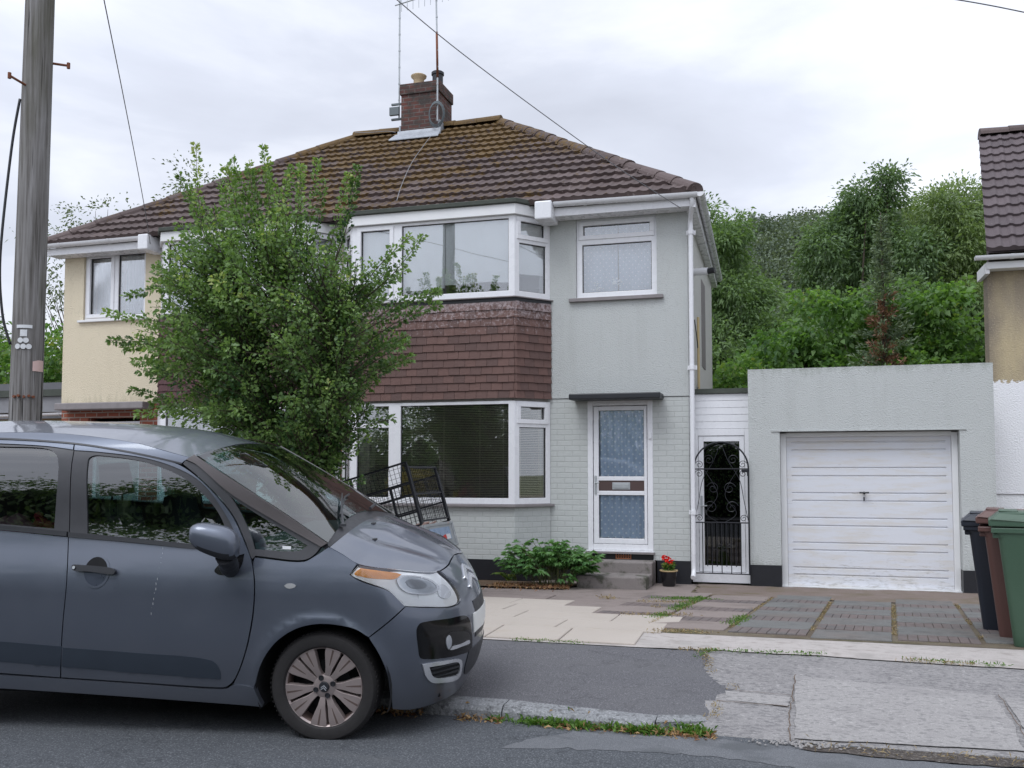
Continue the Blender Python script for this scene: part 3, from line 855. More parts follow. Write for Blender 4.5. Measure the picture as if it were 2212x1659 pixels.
# ------------------------------------------------------------------ the left-hand (cream) house
crh = thing("semi_detached_house", "cream rendered house with red brick ground floor, left half of the pair behind the tree", "house", (-9.4, 13.4, 0), "the semi-detached pair")
quads_wall("rendered_wall", m_cream, crh, -12.0, PX - .003, 2.69, 5.33, 13.40, 13.62, [(-9.9, -7.2, 4.0, 5.3), (-11.6, -10.36, 4.13, 5.285)])
quads_wall("brick_wall", m_rbrick, crh, -12.0, PX - .003, 0, 2.685, 13.412, 13.62, [(-9.9, -7.2, 1.1, 2.58), (-11.45, -10.42, 0.05, 2.46)])
jj = MB(); jj.box(-11.95, PX - .004, BACK - .2, BACK, 0, 5.33); jj.box(-12.0, -11.85, 13.63, BACK - .21, 2.7, 5.33); jj.box(-11.84, PX - .01, 13.63, BACK - .21, 2.58, 2.69); jj.box(-11.84, PX - .01, 13.63, BACK - .21, 5.24, 5.3); jj.box(PX - .1, PX - .004, 13.63, BACK - .21, 0, 2.57)
jj.build("side_wall", m_cream, crh)
MB().box(-12.0, -11.85, 13.63, BACK - .21, 0, 2.695).build("side_wall", m_rbrick, crh)
bay(crh, True, m_hung_l, m_rbrick, 8)
w = window(crh, Mf, -11.6, -10.36, 4.13, 5.285, [(-11.55, -11.02, 4.18, 5.245, True), (-10.93, -10.42, 4.20, 5.225, False)], m_glass_up)
MB().box(-11.68, -10.30, 13.35, 13.44, 4.09, 4.128).build("sill", m_upvc_old, w, bevel=.005)
for a, b in ((-11.5, -11.06), (-10.9, -10.44)):
    drape("curtain", m_drape, w, Mf, a, b, 4.16, 5.24, .19, .022, .10, 20 + a)
MB().box(-11.9, -10.15, 13.12, 13.409, 2.585, 2.70).build("porch_slab", m_slate, crh, bevel=.015)
MB().box(-11.43, -11.36, 13.52, 13.6, .06, 2.40).box(-10.52, -10.44, 13.52, 13.6, .06, 2.40).box(-11.36, -10.52, 13.52, 13.6, 2.31, 2.40).build("door_frame", m_upvc, crh)
MB().box(-11.36, -10.52, 13.55, 13.57, .06, 2.31).build("front_door", M_simple("obscured_door_glass", (.25, .27, .26), .3), crh)
MB().box(-12.12, -10.15, 13.12, 13.395, 5.215, 5.335).build("fascia", m_upvc, crh)
MB().box(-10.17, -9.98, 12.93, 13.36, 5.15, 5.405).build("gutter_box", m_upvc, crh, bevel=.02)
gutter(crh, [(-12.24, 13.06, 5.385), (-10.18, 13.06, 5.395)])
rf2 = roof_half("roof", m_roof, crh, XL, PX, 12)
hb = MB(); hb.add([(XL, EY, EZ), (-12.0, 19.1, EZ), (RXL, RY, RZ)], [(0, 1, 2)]); hb.add([(PX, RY, RZ), (RXL, RY, RZ), (-12.0, 19.1, EZ), (PX, 19.1, EZ)], [(0, 1, 2, 3)])
hb.build("side_slope", m_roof, rf2)
hp = MB()
cap_tiles(hp, (XL + .02, EY + .02, EZ + .05), (RXL, RY, RZ + .05), .108, .42, rr_)
cap_tiles(hp, (RXL, RY, RZ + .055), (PX - .55, RY, RZ + .055), .125, .44, rr_)
hp.build("ridge_tiles", m_roof, rf2)

# ------------------------------------------------------------------ aerials on the chimney
def aerial(x, y, z0, z1, label, rusty, boxy):
    t = thing("television_aerial", label, "aerial", (x, y, z0), "aerial masts on the chimney")
    m = MB(); m.tube([(x, y, z0), (x, y, z0 + 1.0)], .017, 8)
    if rusty:
        MB().tube([(x, y, z0 + .85), (x - .02, y, z0 + 1.75)], .024, 8).build("rusty_sleeve", m_rust, t, smooth=True)
    m.tube([(x, y, z0 + 1.0), (x - (.05 if rusty else 0), y, z1)], .017, 8)
    for k in range(9): m.lathe([(.017, -.015), (.022, -.015), (.022, .015), (.017, .015)], (x - (.05 if rusty else 0) * max(0, (k * .33 - .6)) / 2.2, y, z0 + .4 + k * .33), 'z', 8)
    m.build("mast", m_steel, t, smooth=True, auto=40)
    b = MB()
    if boxy:
        b.box(x - .16, x + .10, y - .02, y + .02, z0 + .30, z0 + .34); b.box(x - .16, x + .10, y - .02, y + .02, z0 + .0, z0 + .04)
        b.box(x - .17, x + .03, y - .09, y - .03, z0 + .08, z0 + .24)
        b.build("bracket", M_simple("grey_green_box", (.12, .14, .15), .5), t, bevel=.004)
    else:
        for i in range(5):
            b.tube([(x + .16 * cos(a) * (1 - .03 * i), y - .03 - .008 * i, z0 + .12 + .26 * sin(a) * (1 - .05 * i)) for a in [2 * pi * k / 20 for k in range(21)]], .008, 4)
        b.build("coiled_cable", M_simple("grey_cable", (.10, .12, .13), .6), t)
    a = MB()
    a.tube([(x - .1, y, z1 - .2), (x + 1.2, y - .2, z1 - .12)], .012, 6)
    for k in range(9): a.tube([(x + .05 + k * .13, y - .03 - k * .02, z1 - .36), (x + .05 + k * .13, y - .03 - k * .02, z1 + .02)], .006, 5)
    a.build("antenna_rods", m_steel, t)
    return t
aerial(-7.33, 16.95, 8.43, 10.95, "thin grey mast with a junction box on the left side of the chimney", False, True)
aerial(-6.47, 16.80, 8.27, 11.3, "mast with a rusty lower sleeve and coiled cable on the chimney's right corner", True, False)

# ------------------------------------------------------------------ garage
ga = thing("garage", "flat roofed pale green garage with a white panelled up-and-over door", "garage", (.92, 13.4, 0))
quads_wall("front_wall", m_green_g, ga, -.60, 2.45, .30, 2.955, 13.40, 13.62, [(-.19, 2.04, .30, 2.10)])
gs = MB(); gs.box(-.60, -.40, 13.625, 18.5, 0, 2.80); gs.box(2.25, 2.45, 13.625, 18.5, 0, 2.80); gs.box(-.39, 2.24, 18.3, 18.5, 0, 2.8)
gs.build("side_wall", m_green_side, ga)
MB().box(-.38, 2.23, 13.63, 18.28, 2.6, 2.7).build("flat_roof", m_felt, ga)
MB().box(-.60, -.19, 13.392, 13.615, 0, .298).build("plinth", m_black, ga)
MB().box(2.04, 2.45, 13.392, 13.615, 0, .298).build("plinth", m_black, ga)
MB().box(-.30, 2.12, 13.385, 13.399, 2.10, 2.114).build("drip_bead", m_green, ga)
MB().box(-.188, -.11, 13.56, 13.63, .0, 2.08).box(1.965, 2.038, 13.56, 13.63, .0, 2.08).box(-.11, 1.965, 13.56, 13.63, 2.03, 2.09).build("door_frame", m_upvc_old, ga, bevel=.004)
def M_gdoor():
    k = NT("dirty_white_garage_door"); p = k.pos()
    sp = k.n("ShaderNodeSeparateXYZ"); k.l(p, sp.inputs[0])
    low = k.n("ShaderNodeMapRange"); k.l(sp.outputs[2], low.inputs["Value"])
    low.inputs["From Min"].default_value = .55; low.inputs["From Max"].default_value = 0.0; low.inputs["To Min"].default_value = 0; low.inputs["To Max"].default_value = .15
    c = k.mix(k.ramp(k.noise(k.pos((.8, 1, 5)), 2.2, 5, .65), [(.46, (0, 0, 0)), (.64, (.6, .6, .6))]), (.655, .665, .70, 1), (.60, .56, .50, 1))
    f = k.math('ADD', k.noise(k.pos((1.5, 1, 7)), 6, 6, .7), low.outputs[0])
    c = k.mix(k.ramp(f, [(.62, (0, 0, 0)), (.80, (.6, .6, .6))]), c, (.26, .24, .20, 1))
    k.pbsdf(c, .5, 0, k.bump(k.noise(p, 60, 2), .08, .003), .4)
    return k.m
gd = MB(); zz_ = .02
ribs = [.17, .265, .50, .60, .83, .935, 1.165, 1.27, 1.50, 1.61, 1.85, 1.955]
prof = [(0.02, 13.60)]
for i, z in enumerate(ribs):
    yb = 13.60
    prof += [(z - .012, yb), (z - .004, yb + .016), (z + .004, yb + .016), (z + .012, yb)]
prof += [(2.03, 13.60)]
vs = []; xs_ = [-.108, -.045, -.035, 1.89, 1.90, 1.963]
for j, x in enumerate(xs_):
    for (z, y) in prof: vs.append((x, y if 2 <= j <= 3 else 13.60, z))
n_ = len(prof)
gd.add(vs, [(j * n_ + i, (j + 1) * n_ + i, (j + 1) * n_ + i + 1, j * n_ + i + 1) for j in range(len(xs_) - 1) for i in range(n_ - 1)])
gdo = gd.build("garage_door", M_gdoor(), ga, recalc=False)
MB().tube([(.88, 13.59, 1.275), (.88, 13.55, 1.275)], .018, 10).tube([(.82, 13.54, 1.28), (.88, 13.535, 1.277), (.94, 13.54, 1.28)], .011, 8).box(.872, .888, 13.59, 13.597, 1.17, 1.22).build("handle", m_black, gdo, smooth=True, auto=40)
MB().box(-.19, 2.04, 13.50, 13.63, -.02, .018).build("threshold", m_upvc_old, ga)

# ------------------------------------------------------------------ side passage between house and garage
sp_ = thing("side_passage", "white boarded passage front with a glazed door between house and garage", "passage", (-.98, 13.6, 0))
cl = MB()
for i in range(5): cl.box(-1.37, -.604, 13.60 + .004, 13.64, 2.16 + i * .098, 2.16 + i * .098 + .092); cl.box(-1.37, -.604, 13.612, 13.64, 2.16 + i * .098 + .092, 2.16 + (i + 1) * .098)
cl.build("cladding", m_upvc, sp_, bevel=.003)
MB().box(-1.37, -.604, 13.57, 15.5, 2.652, 2.72).build("felt_roof", m_felt, sp_)
MB().box(-1.37, -1.30, 13.59, 13.66, .06, 2.155).box(-.665, -.604, 13.59, 13.66, .06, 2.155).box(-1.30, -.665, 13.59, 13.66, 2.06, 2.155).build("door_frame", m_upvc, sp_, bevel=.004)
pd = MB(); pd.box(-1.295, -1.225, 13.60, 13.65, .17, 2.055); pd.box(-.735, -.67, 13.60, 13.65, .17, 2.055); pd.box(-1.225, -.735, 13.60, 13.65, 1.98, 2.055); pd.box(-1.225, -.735, 13.60, 13.65, .17, .255)
pdo = pd.build("passage_door", m_upvc, sp_, bevel=.004)
MB().box(-1.225, -.735, 13.62, 13.63, .255, 1.98).build("pane", m_glass_obs, pdo)
MB().box(-1.275, -1.245, 13.59, 13.598, .95, 1.22).tube([(-1.26, 13.595, 1.08), (-1.26, 13.55, 1.08), (-1.18, 13.55, 1.085)], .009).build("handle", m_steel, pdo)
MB().box(-1.38, -.605, 13.50, 13.66, .03, .165).build("threshold", m_upvc, sp_, bevel=.006)
MB().box(-1.36, -.61, 15.3, 15.5, 0, 2.64).build("end_wall", m_inside, sp_)

# ------------------------------------------------------------------ wrought iron gate
gt = thing("iron_gate", "black wrought iron arched gate with scrolls in front of the white passage door", "gate", (-.97, 13.33, .15))
GX0, GX1, GY = -1.335, -.605, 13.33; gc = (GX0 + GX1) / 2; gr = (GX1 - GX0) / 2
m = MB()
arch = [(GX0, GY, .165), (GX0, GY, 1.60)] + [(gc - gr * cos(a), GY, 1.60 + gr * sin(a)) for a in np.linspace(.05, pi - .05, 22)] + [(GX1, GY, 1.60), (GX1, GY, .165)]
m.tube(arch, .0115, 6)
for z in (.175, .865, 1.595): m.tube([(GX0, GY, z), (GX1, GY, z)], .009, 6)
m.build("frame", m_black_iron, gt, smooth=True, auto=40)
m = MB()
for i in range(9):
    x = GX0 + .11 + i * (GX1 - GX0 - .22) / 8
    m.tube([(x, GY, .18 if i % 2 == 0 else .27), (x, GY, .86)], .0065, 6)
m.build("bars", m_black_iron, gt)
def scroll(cx, cz, r, a0, turns, sgn, n=26):
    return [(cx + r * (1 - .82 * t) * cos(a0 + sgn * turns * 2 * pi * t), GY, cz + r * (1 - .82 * t) * sin(a0 + sgn * turns * 2 * pi * t)) for t in np.linspace(0, 1, n)]
m = MB()
for sx in (-1, 1):
    X = lambda d: gc + sx * d
    f = 0 if sx > 0 else pi
    for (d, z, r) in ((gr - .075, 1.655, .055), (gr - .07, 1.53, .055), (gr - .07, .925, .05), (.14, 1.07, .09), (.11, 1.33, .085), (.16, 1.72, .07)):
        m.tube(scroll(X(d), z, r, f + .3 * sx, 1.5, sx), .0045, 5)
    m.tube(smoothpath([(X(gr - .01), GY, .90), (X(gr - .06), GY, 1.15), (X(gr - .12), GY, 1.45), (X(.10), GY, 1.70), (X(.03), GY, 1.88)], 6), .0045, 5)
    m.tube(smoothpath([(X(.05), GY, .87), (X(.2), GY, 1.0), (X(.05), GY, 1.25), (X(.22), GY, 1.58)], 6), .0045, 5)
for k in range(4): m.tube(scroll(gc + (k - 1.5) * .07, .52 + .03 * (k % 2), .03, 0, 1.2, 1 if k % 2 else -1), .004, 5)
m.build("scrollwork", m_black_iron, gt, smooth=True, auto=60)
MB().box(GX1 - .09, GX1 + .012, GY - .02, GY + .016, 1.55, 1.585).tube([(GX1 - .005, GY - .02, 1.5), (GX1 - .005, GY - .02, 1.56)], .014).build("latch", m_black_iron, gt)

# ------------------------------------------------------------------ right-hand neighbour
nb = thing("neighbouring_house", "house at the right edge with brown tiled roof over yellowed and fresh white walls", "house", (5, 14.2, 0))
def M_nwall():
    k = NT("half_painted_wall"); p = k.pos(); sp = k.n("ShaderNodeSeparateXYZ"); k.l(p, sp.inputs[0])
    fine = k.noise(p, 50, 4); e = k.math('ADD', sp.outputs[2], k.math('MULTIPLY', k.math('SUBTRACT', k.noise(p, 14, 5, .8), .5), .22))
    white = k.math('LESS_THAN', e, 2.77)
    old = k.mix(k.ramp(k.noise(k.pos((1.6, 1, .5)), 1.5, 5), [(.42, (0, 0, 0)), (.62, (1, 1, 1))]), (.45, .37, .235, 1), (.31, .26, .19, 1))
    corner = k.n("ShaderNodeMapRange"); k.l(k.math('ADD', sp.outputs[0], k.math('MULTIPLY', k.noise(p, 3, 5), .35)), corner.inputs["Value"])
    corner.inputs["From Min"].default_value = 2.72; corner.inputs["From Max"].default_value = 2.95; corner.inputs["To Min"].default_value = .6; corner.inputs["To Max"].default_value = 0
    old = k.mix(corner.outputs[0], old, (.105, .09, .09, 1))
    old = k.mix(k.math('MULTIPLY', k.ramp(fine, [(.55, (0, 0, 0)), (.68, (1, 1, 1))]), .35), old, (.6, .52, .38, 1))
    c = k.mix(white, old, (.80, .80, .82, 1))
    k.pbsdf(c, .85, 0, k.bump(fine, .8, .02), .25)
    return k.m
MB().box(2.56, 9.5, 14.2, 14.5, 0, 4.36).prism([(2.57, 14.51), (2.8, 14.51), (3.9, 20), (3.64, 20)], 0, 4.36, lambda a, b, d: (a, b, d)).build("wall", M_nwall(), nb)
MB().box(2.575, 9.5, 14.185, 14.199, 1.255, 1.262).build("paint_line", m_slate, nb)
MB().box(2.52, 9.5, 13.98, 14.19, 4.28, 4.37).box(2.50, 2.555, 14.0, 14.6, 4.22, 4.36).build("fascia", m_upvc_old, nb)
gutter(nb, [(2.36, 13.90, 4.44), (9.5, 13.90, 4.44)], .055)
nm = MB(); rr = random.Random(4); N = 13; ny0, nz0, ny1, nz1 = 13.86, 4.50, 18.0, 7.40
sl = hypot(ny1 - ny0, nz1 - nz0); ty, tz = (ny1 - ny0) / sl, (nz1 - nz0) / sl
for c in range(N):
    s0, s1 = c * sl / N - .02, (c + 1) * sl / N + .012; vs = []; n = 200
    for i in range(n + 1):
        x0 = 2.49 + .67 * max(0, s0) / sl; x1 = 2.49 + .67 * min(s1, sl) / sl; xx = i * 7.0 / n
        w = max(0.0, cos(2 * pi * (xx) / .165)) ** .8 * .024
        for (s, h, xo) in ((s0, 0, x0), (s0, .05 + w, x0), (s1, .012 + w, x1)): vs.append((xo + xx, ny0 + ty * s - tz * h, nz0 + tz * s + ty * h))
    fs = []; rs = []
    tv = [rr.random() for _ in range(40)]
    for i in range(n):
        a = i * 3; b = a + 3; fs += [(a, b, b + 1, a + 1), (a + 1, b + 1, b + 2, a + 2)]; q = tv[int(i * 7.0 / n / .33 + (c % 2) * .5) % 40]; rs += [q, q]
    be = len(nm.v); nm.v += vs; nm.f += [tuple(i + be for i in f) for f in fs]; nm.r += rs
nm.add([(2.52, ny0, nz0 - .03), (9.5, ny0, nz0 - .03), (10, ny1, nz1 - .03), (3.2, ny1, nz1 - .03)], [(0, 1, 2, 3)]); nm.add([(3.2, ny1, nz1 - .03), (10, ny1, nz1 - .03), (9.5, 22, 4.4), (4.0, 22, 4.4)], [(0, 1, 2, 3)])
nm.add([(2.52, ny0, nz0 - .03), (3.2, ny1, nz1 - .03), (4.0, 22, 4.4)], [(0, 1, 2)])
nrf = nm.build("roof", m_roof_n, nb, recalc=False)
hp = MB(); cap_tiles(hp, (3.20, ny1, nz1 + .05), (10, ny1, nz1 + .05), .13, .44, rr); hp.build("ridge_tiles", m_roof, nrf)

# ------------------------------------------------------------------ far left: neighbour's flat roofed garage and rear wall
lg = thing("flat_roofed_garage", "grey flat roofed garage with a sagging gutter behind the utility pole", "garage", (-14.6, 14.5, 0))
MB().box(-17.6, -12.12, 14.2, 14.5, 0, 2.52).build("front_wall", M_simple("brown_timber_wall", (.20, .13, .06), .8, 0, .3), lg)  # brown timber colour, varied by noise
MB().box(-17.8, -12.1, 13.9, 19, 2.90, 3.02).build("roof_edge", m_felt, lg)
MB().box(-17.8, -12.1, 13.95, 14.15, 2.62, 2.895).build("fascia", M_simple("grey_board", (.20, .20, .21), .7, 0, .2), lg)
gutter(lg, [(-17.8, 13.87, 2.52), (-12.05, 13.87, 2.60)], .05)
MB().box(-13.3, -13.15, 14.1, 14.19, 0, 2.4).box(-12.5, -12.35, 14.1, 14.19, 0, 2.4).build("post", M_simple("orange_timber", (.35, .19, .06), .7), lg)
lw = MB(); lw.box(-15.6, -12.05, 19.2, 19.5, 0, 4.28)
lo = lw.build("garden_wall", m_cream, None); lab(recentre(lo), "cream rendered wall rising behind the grey flat roofed garage", "wall")
lw2 = MB(); lw2.box(-26, -16.6, 19.3, 19.6, 0, 3.75)
lo = lw2.build("garden_wall", M_simple("dark_rendered_wall", (.13, .13, .14), .85, 0, .2, 3, .3, 30), None); lab(recentre(lo), "dark grey wall at the left edge below the hedge", "wall")
# ================================================================== GROUND
def gz(x, y):
    if y < 5.62: return 0.07
    if y < 7.4:
        t = (y - 5.62) / 1.78
        a = 0.135 + .065 * t; b = 0.078 + .122 * t
        k = min(1, max(0, (x + 1.3) / .8))
        return a + (b - a) * k
    if y < 8.1: return 0.20
    return max(0.0, 0.20 - (y - 8.1) * 0.20 / 4.7)

def jag(pts, step=.06, amp=.02, seed=0, closed=True):
    """break straight edges into worn, crumbling ones"""
    rr = random.Random(seed); out = []
    n = len(pts)
    for i in range(n if closed else n - 1):
        p = Vector(pts[i]); q = Vector(pts[(i + 1) % n]); d = q - p; L = d.length; k = max(1, int(L / step))
        nn = Vector((-d.y, d.x)).normalized() if L > 0 else Vector((0, 0))
        for j in range(k):
            t = j / k; a = amp * (pnoise(Vector((p.x + d.x * t, p.y + d.y * t, seed)) * 3.1) * 1.6 + rr.uniform(-.5, .5)) if j else 0
            c = p + d * t + nn * a; out.append((c.x, c.y))
    return out

def sheet(name, poly, mat, lift=0.0, cell=.35, zf=gz, kind="structure", parent=None):
    """a surfacing laid over the ground profile, cut to an outline"""
    bm = bmesh.new()
    f = bm.faces.new([bm.verts.new((x, y, 0)) for x, y in poly])
    xs = [p[0] for p in poly]; ys = [p[1] for p in poly]
    for ax, lo, hi in ((0, min(xs), max(xs)), (1, min(ys), max(ys))):
        c = cell if hi - lo < 12 else max(cell, .8)
        v = math.ceil(lo / c) * c
        while v < hi:
            co = (v, 0, 0) if ax == 0 else (0, v, 0); no = (1, 0, 0) if ax == 0 else (0, 1, 0)
            bmesh.ops.bisect_plane(bm, geom=bm.verts[:] + bm.edges[:] + bm.faces[:], plane_co=co, plane_no=no); v += c
    if zf is gz:
        for v in (5.62, 7.4, 8.1):
            if min(ys) < v < max(ys): bmesh.ops.bisect_plane(bm, geom=bm.verts[:] + bm.edges[:] + bm.faces[:], plane_co=(0, v + 1e-4, 0), plane_no=(0, 1, 0))
    for v in bm.verts: v.co.z = zf(v.co.x, v.co.y) + lift
    bmesh.ops.recalc_face_normals(bm, faces=bm.faces[:])
    if bm.faces and sum(f.normal.z for f in bm.faces) < 0: bmesh.ops.reverse_faces(bm, faces=bm.faces[:])
    me = bpy.data.meshes.new(name); bm.to_mesh(me); bm.free(); me.materials.append(mat)
    o = bpy.data.objects.new(name, me); COL.objects.link(o); attach(o, parent)
    if kind: o["kind"] = kind
    return o

m_road = M_ground("asphalt", (0.062, 0.067, 0.074, 1), (0.092, 0.098, 0.107, 1), (0.26, 0.27, 0.28, 1), .6,
                  [((0.125, 0.128, 0.132, 1), .55, .56, .66, .55, (1, 2.2, 1)), ((0.17, 0.165, 0.165, 1), 3.0, .70, .76, .4, (1, 2, 1))], 1.2, .6, .30, fine=110)
m_road_l = M_ground("worn_asphalt", (0.115, 0.12, 0.13, 1), (0.15, 0.155, 0.163, 1), (0.30, 0.30, 0.31, 1), .55, [((0.085, .09, .095, 1), 2.6, .5, .62, .7, (1, 1.6, 1))], 2, .5)
m_pave = M_ground("pavement_tarmac", (0.098, 0.097, 0.105, 1), (0.128, 0.126, 0.132, 1), (0.30, 0.29, 0.30, 1), .6, [((0.13, .128, .13, 1), .9, .5, .64, .35, (.4, 2.0, 1)), ((.062, .061, .066, 1), 2.6, .60, .70, .45, (1, 1.5, 1))], 1.6, .7, .22, fine=110)
m_conc = M_ground("old_concrete", (0.215, 0.205, 0.202, 1), (0.295, 0.283, 0.278, 1), (0.50, 0.48, 0.46, 1), .35,
                  [((0.15, 0.145, 0.147, 1), 5, .50, .72, .45, (1, 1.6, 1)), ((0.11, 0.106, 0.11, 1), 38, .50, .60, .6, (.7, 1.1, 1)), ((.46, .44, .425, 1), 26, .60, .68, .5, (1, 1, 1)), ((.36, .34, .33, 1), 1.1, .55, .7, .4, (1, 1, 1))], 2, .7, fine=120)
m_conc2 = M_ground("patched_concrete", (0.27, 0.256, 0.25, 1), (0.335, 0.322, 0.312, 1), (0.55, 0.53, 0.5, 1), .3,
                   [((0.13, 0.126, 0.128, 1), 34, .52, .62, .55, (.7, 1.1, 1)), ((0.19, 0.18, 0.18, 1), 4, .50, .70, .4, (1, 1.4, 1)), ((.46, .44, .425, 1), 22, .60, .68, .45, (1, 1, 1))], 2, .5, fine=120)
m_white = M_ground("pale_concrete_strip", (0.37, 0.335, 0.315, 1), (0.47, 0.435, 0.41, 1), (0.6, 0.57, 0.52, 1), .3, [((0.24, 0.21, 0.185, 1), 9, .52, .66, .6, (1, 1.4, 1)), ((.30, .28, .26, 1), 2.5, .5, .64, .6, (1, 1, 1))], 3, .4)
m_slab = M_ground("cream_paving_slab", (0.39, 0.345, 0.30, 1), (0.48, 0.43, 0.38, 1), (0.45, 0.38, 0.3, 1), .2, [((0.40, 0.33, 0.25, 1), 4, .58, .74, .4, (1, 1, 1))], 1.3, .3)
m_pinkslab = M_ground("pinkish_paving_slab", (0.20, 0.165, 0.15, 1), (0.28, 0.235, 0.215, 1), (0.4, 0.36, 0.33, 1), .3, [((0.12, 0.10, 0.085, 1), 3, .5, .7, .5, (1, 1, 1))], 2, .4)
m_dslab = M_ground("grey_drive_slab", (0.135, 0.136, 0.132, 1), (0.185, 0.183, 0.174, 1), (0.28, 0.28, 0.27, 1), .5, [((0.165, 0.135, 0.12, 1), 1.6, .48, .66, .6, (1, 1, 1)), ((.085, .088, .085, 1), 8, .5, .66, .5, (1, 1, 1))], 2, .5)
m_dbrick = M_ground("drive_brick", (0.14, 0.113, 0.107, 1), (0.185, 0.15, 0.14, 1), (0.26, 0.22, 0.21, 1), .4, [((0.115, 0.115, 0.113, 1), 2.5, .45, .62, .75, (1, 1, 1)), ((0.08, 0.066, 0.06, 1), 9, .5, .7, .5, (1, 1, 1))], 7, .4)
m_moss = M_ground("mossy_joint", (0.115, 0.095, 0.07, 1), (0.17, 0.145, 0.105, 1), (0.33, 0.26, 0.13, 1), .5, [((0.07, 0.075, 0.02, 1), 3.3, .5, .62, .7, (1, 1, 1)), ((.10, .075, .055, 1), 1.4, .48, .6, .8, (1, 1, 1))], 6, .8, fine=90)
m_earth = M_ground("dry_earth", (0.085, 0.055, 0.035, 1), (0.15, 0.10, 0.065, 1), (0.28, 0.2, 0.13, 1), .4, None, 8, .8, fine=70)
m_land = M_ground("rough_grass_land", (0.05, 0.065, 0.025, 1), (0.09, 0.095, 0.04, 1), (0.12, .12, .06, 1), .3, None, .5, .5)
m_granite = M_ground("granite_kerb", (0.17, 0.175, 0.18, 1), (0.30, 0.305, 0.31, 1), (0.45, 0.45, 0.46, 1), .6, [((0.06, 0.06, 0.062, 1), 24, .52, .66, .7, (1, 1, 1))], 9, 1.0, fine=80)

tb = MB(); g_ = [-400, -120, -40, -12, 0, 12, 40, 120, 400]; tb.grid(lambda x, y: (x, y, -.06), g_, [-400, -100, -30, -3, 30, 100, 700])
lab(tb.build("terrain", m_land, None), None, None, None, "structure")
sheet("road", [(-45, -1.0), (45, -1.0), (45, 5.75), (-45, 5.75)], m_road, 0, .8, lambda x, y: .07 - .004 * min(1, max(0, 3 - y) / 3))
MB().box(-45, 45, -3.6, -1.0, -.05, .17).build("pavement", m_pave)["kind"] = "structure"
sheet("road", jag([(-1.55, 5.02), (-1.2, 5.14), (-.6, 5.2), (0.2, 5.08), (1.2, 5.0), (1.6, 5.5), (.9, 5.42), (.1, 5.50), (-.5, 5.53), (-1.25, 5.47)], .05, .03, 5), m_road_l, .002, .8, lambda x, y: .07)
sheet("road", jag([(-1.9, 4.52), (-1.35, 4.62), (-1.15, 4.58), (-1.3, 4.38), (-1.75, 4.36)], .05, .05, 9), m_road_l, .002, .8, lambda x, y: .07)
pb = [(-45, 5.68), (-.62, 5.68), (-.52, 5.86), (-.47, 5.95), (-.50, 6.15), (-.47, 6.32), (-.40, 6.50), (-.52, 6.68), (-.60, 6.90), (-.62, 7.15), (-.70, 7.42)]
sheet("pavement", pb[:1] + jag(pb[1:], .022, .036, 2, False) + [(-.70, 7.44), (-45, 7.44)], m_pave, .002, .4)
cb_ = [(-.70, 7.56), (-45, 7.56)]
co_ = jag([(-.66, 5.60), (-.45, 5.60), (-.06, 5.52), (.35, 5.56), (1.2, 5.60), (2.4, 5.66), (3.4, 5.70)], .05, .02, 3, False) + [(45, 5.7), (45, 7.56), (-.9, 7.56)]
sheet("pavement", co_, m_conc, -.004, .4)
sheet("pavement", jag([(-.03, 5.63), (1.16, 5.70), (1.19, 6.72), (.6, 6.80), (-.02, 6.90)], .05, .012, 4), m_conc2, .004, .4)
sheet("pavement", jag([(-.44, 6.24), (-.07, 6.20), (-.05, 6.40), (-.46, 6.45)], .04, .016, 6), m_conc2, .004, .4)
sheet("pavement", jag([(1.22, 6.1), (3.2, 6.15), (3.2, 6.66), (1.24, 6.68)], .05, .012, 8), m_conc2, .004, .4)
ck = [([(-.05, 5.56), (-.055, 6.0), (-.04, 6.5), (-.02, 6.92)], .005), ([(-.5, 6.22), (-.06, 6.185)], .006), ([(-.47, 6.47), (-.05, 6.42)], .004), ([(1.2, 5.9), (1.205, 6.72)], .004)]
for i, (pts, wd) in enumerate(ck):
    P = jag(pts, .05, .014, 20 + i, False) + [pts[-1]]
    sheet("pavement", [(x, y) for x, y in P] + [(x + wd, y + wd) for x, y in P[::-1]], m_earth, .0075, 5)
gt_ = jag([(0.02, 5.44), (.5, 5.40), (1.3, 5.44), (2.6, 5.50), (2.6, 5.62), (1.2, 5.60), (.4, 5.57), (.0, 5.53)], .05, .02, 31)
sheet("road", gt_, M_ground("gutter_silt", (0.05, 0.043, 0.04, 1), (0.085, 0.072, 0.062, 1), (0.3, 0.28, 0.25, 1), .5, None, 5, .9, fine=60), .008, .8, lambda x, y: .07)
ws_ = [(-45, 7.42), (-1.2, 7.46), (-.6, 7.50), (.1, 7.50), (.75, 7.44), (1.6, 7.40), (45, 7.4)]
sheet("driveway", [ws_[0]] + jag(ws_[1:], .06, .018, 11, False) + [(45, 7.4), (45, 8.6), (-45, 8.6)], m_white, .004, .4)
sheet("driveway", [(-1.3, 8.2), (45, 8.2), (45, 13.45), (-1.3, 13.45)], m_moss, .006, .4)
sheet("driveway", [(-45, 8.2), (-1.3, 8.2), (-1.3, 13.45), (-45, 13.45)], m_pinkslab, .006, .5)
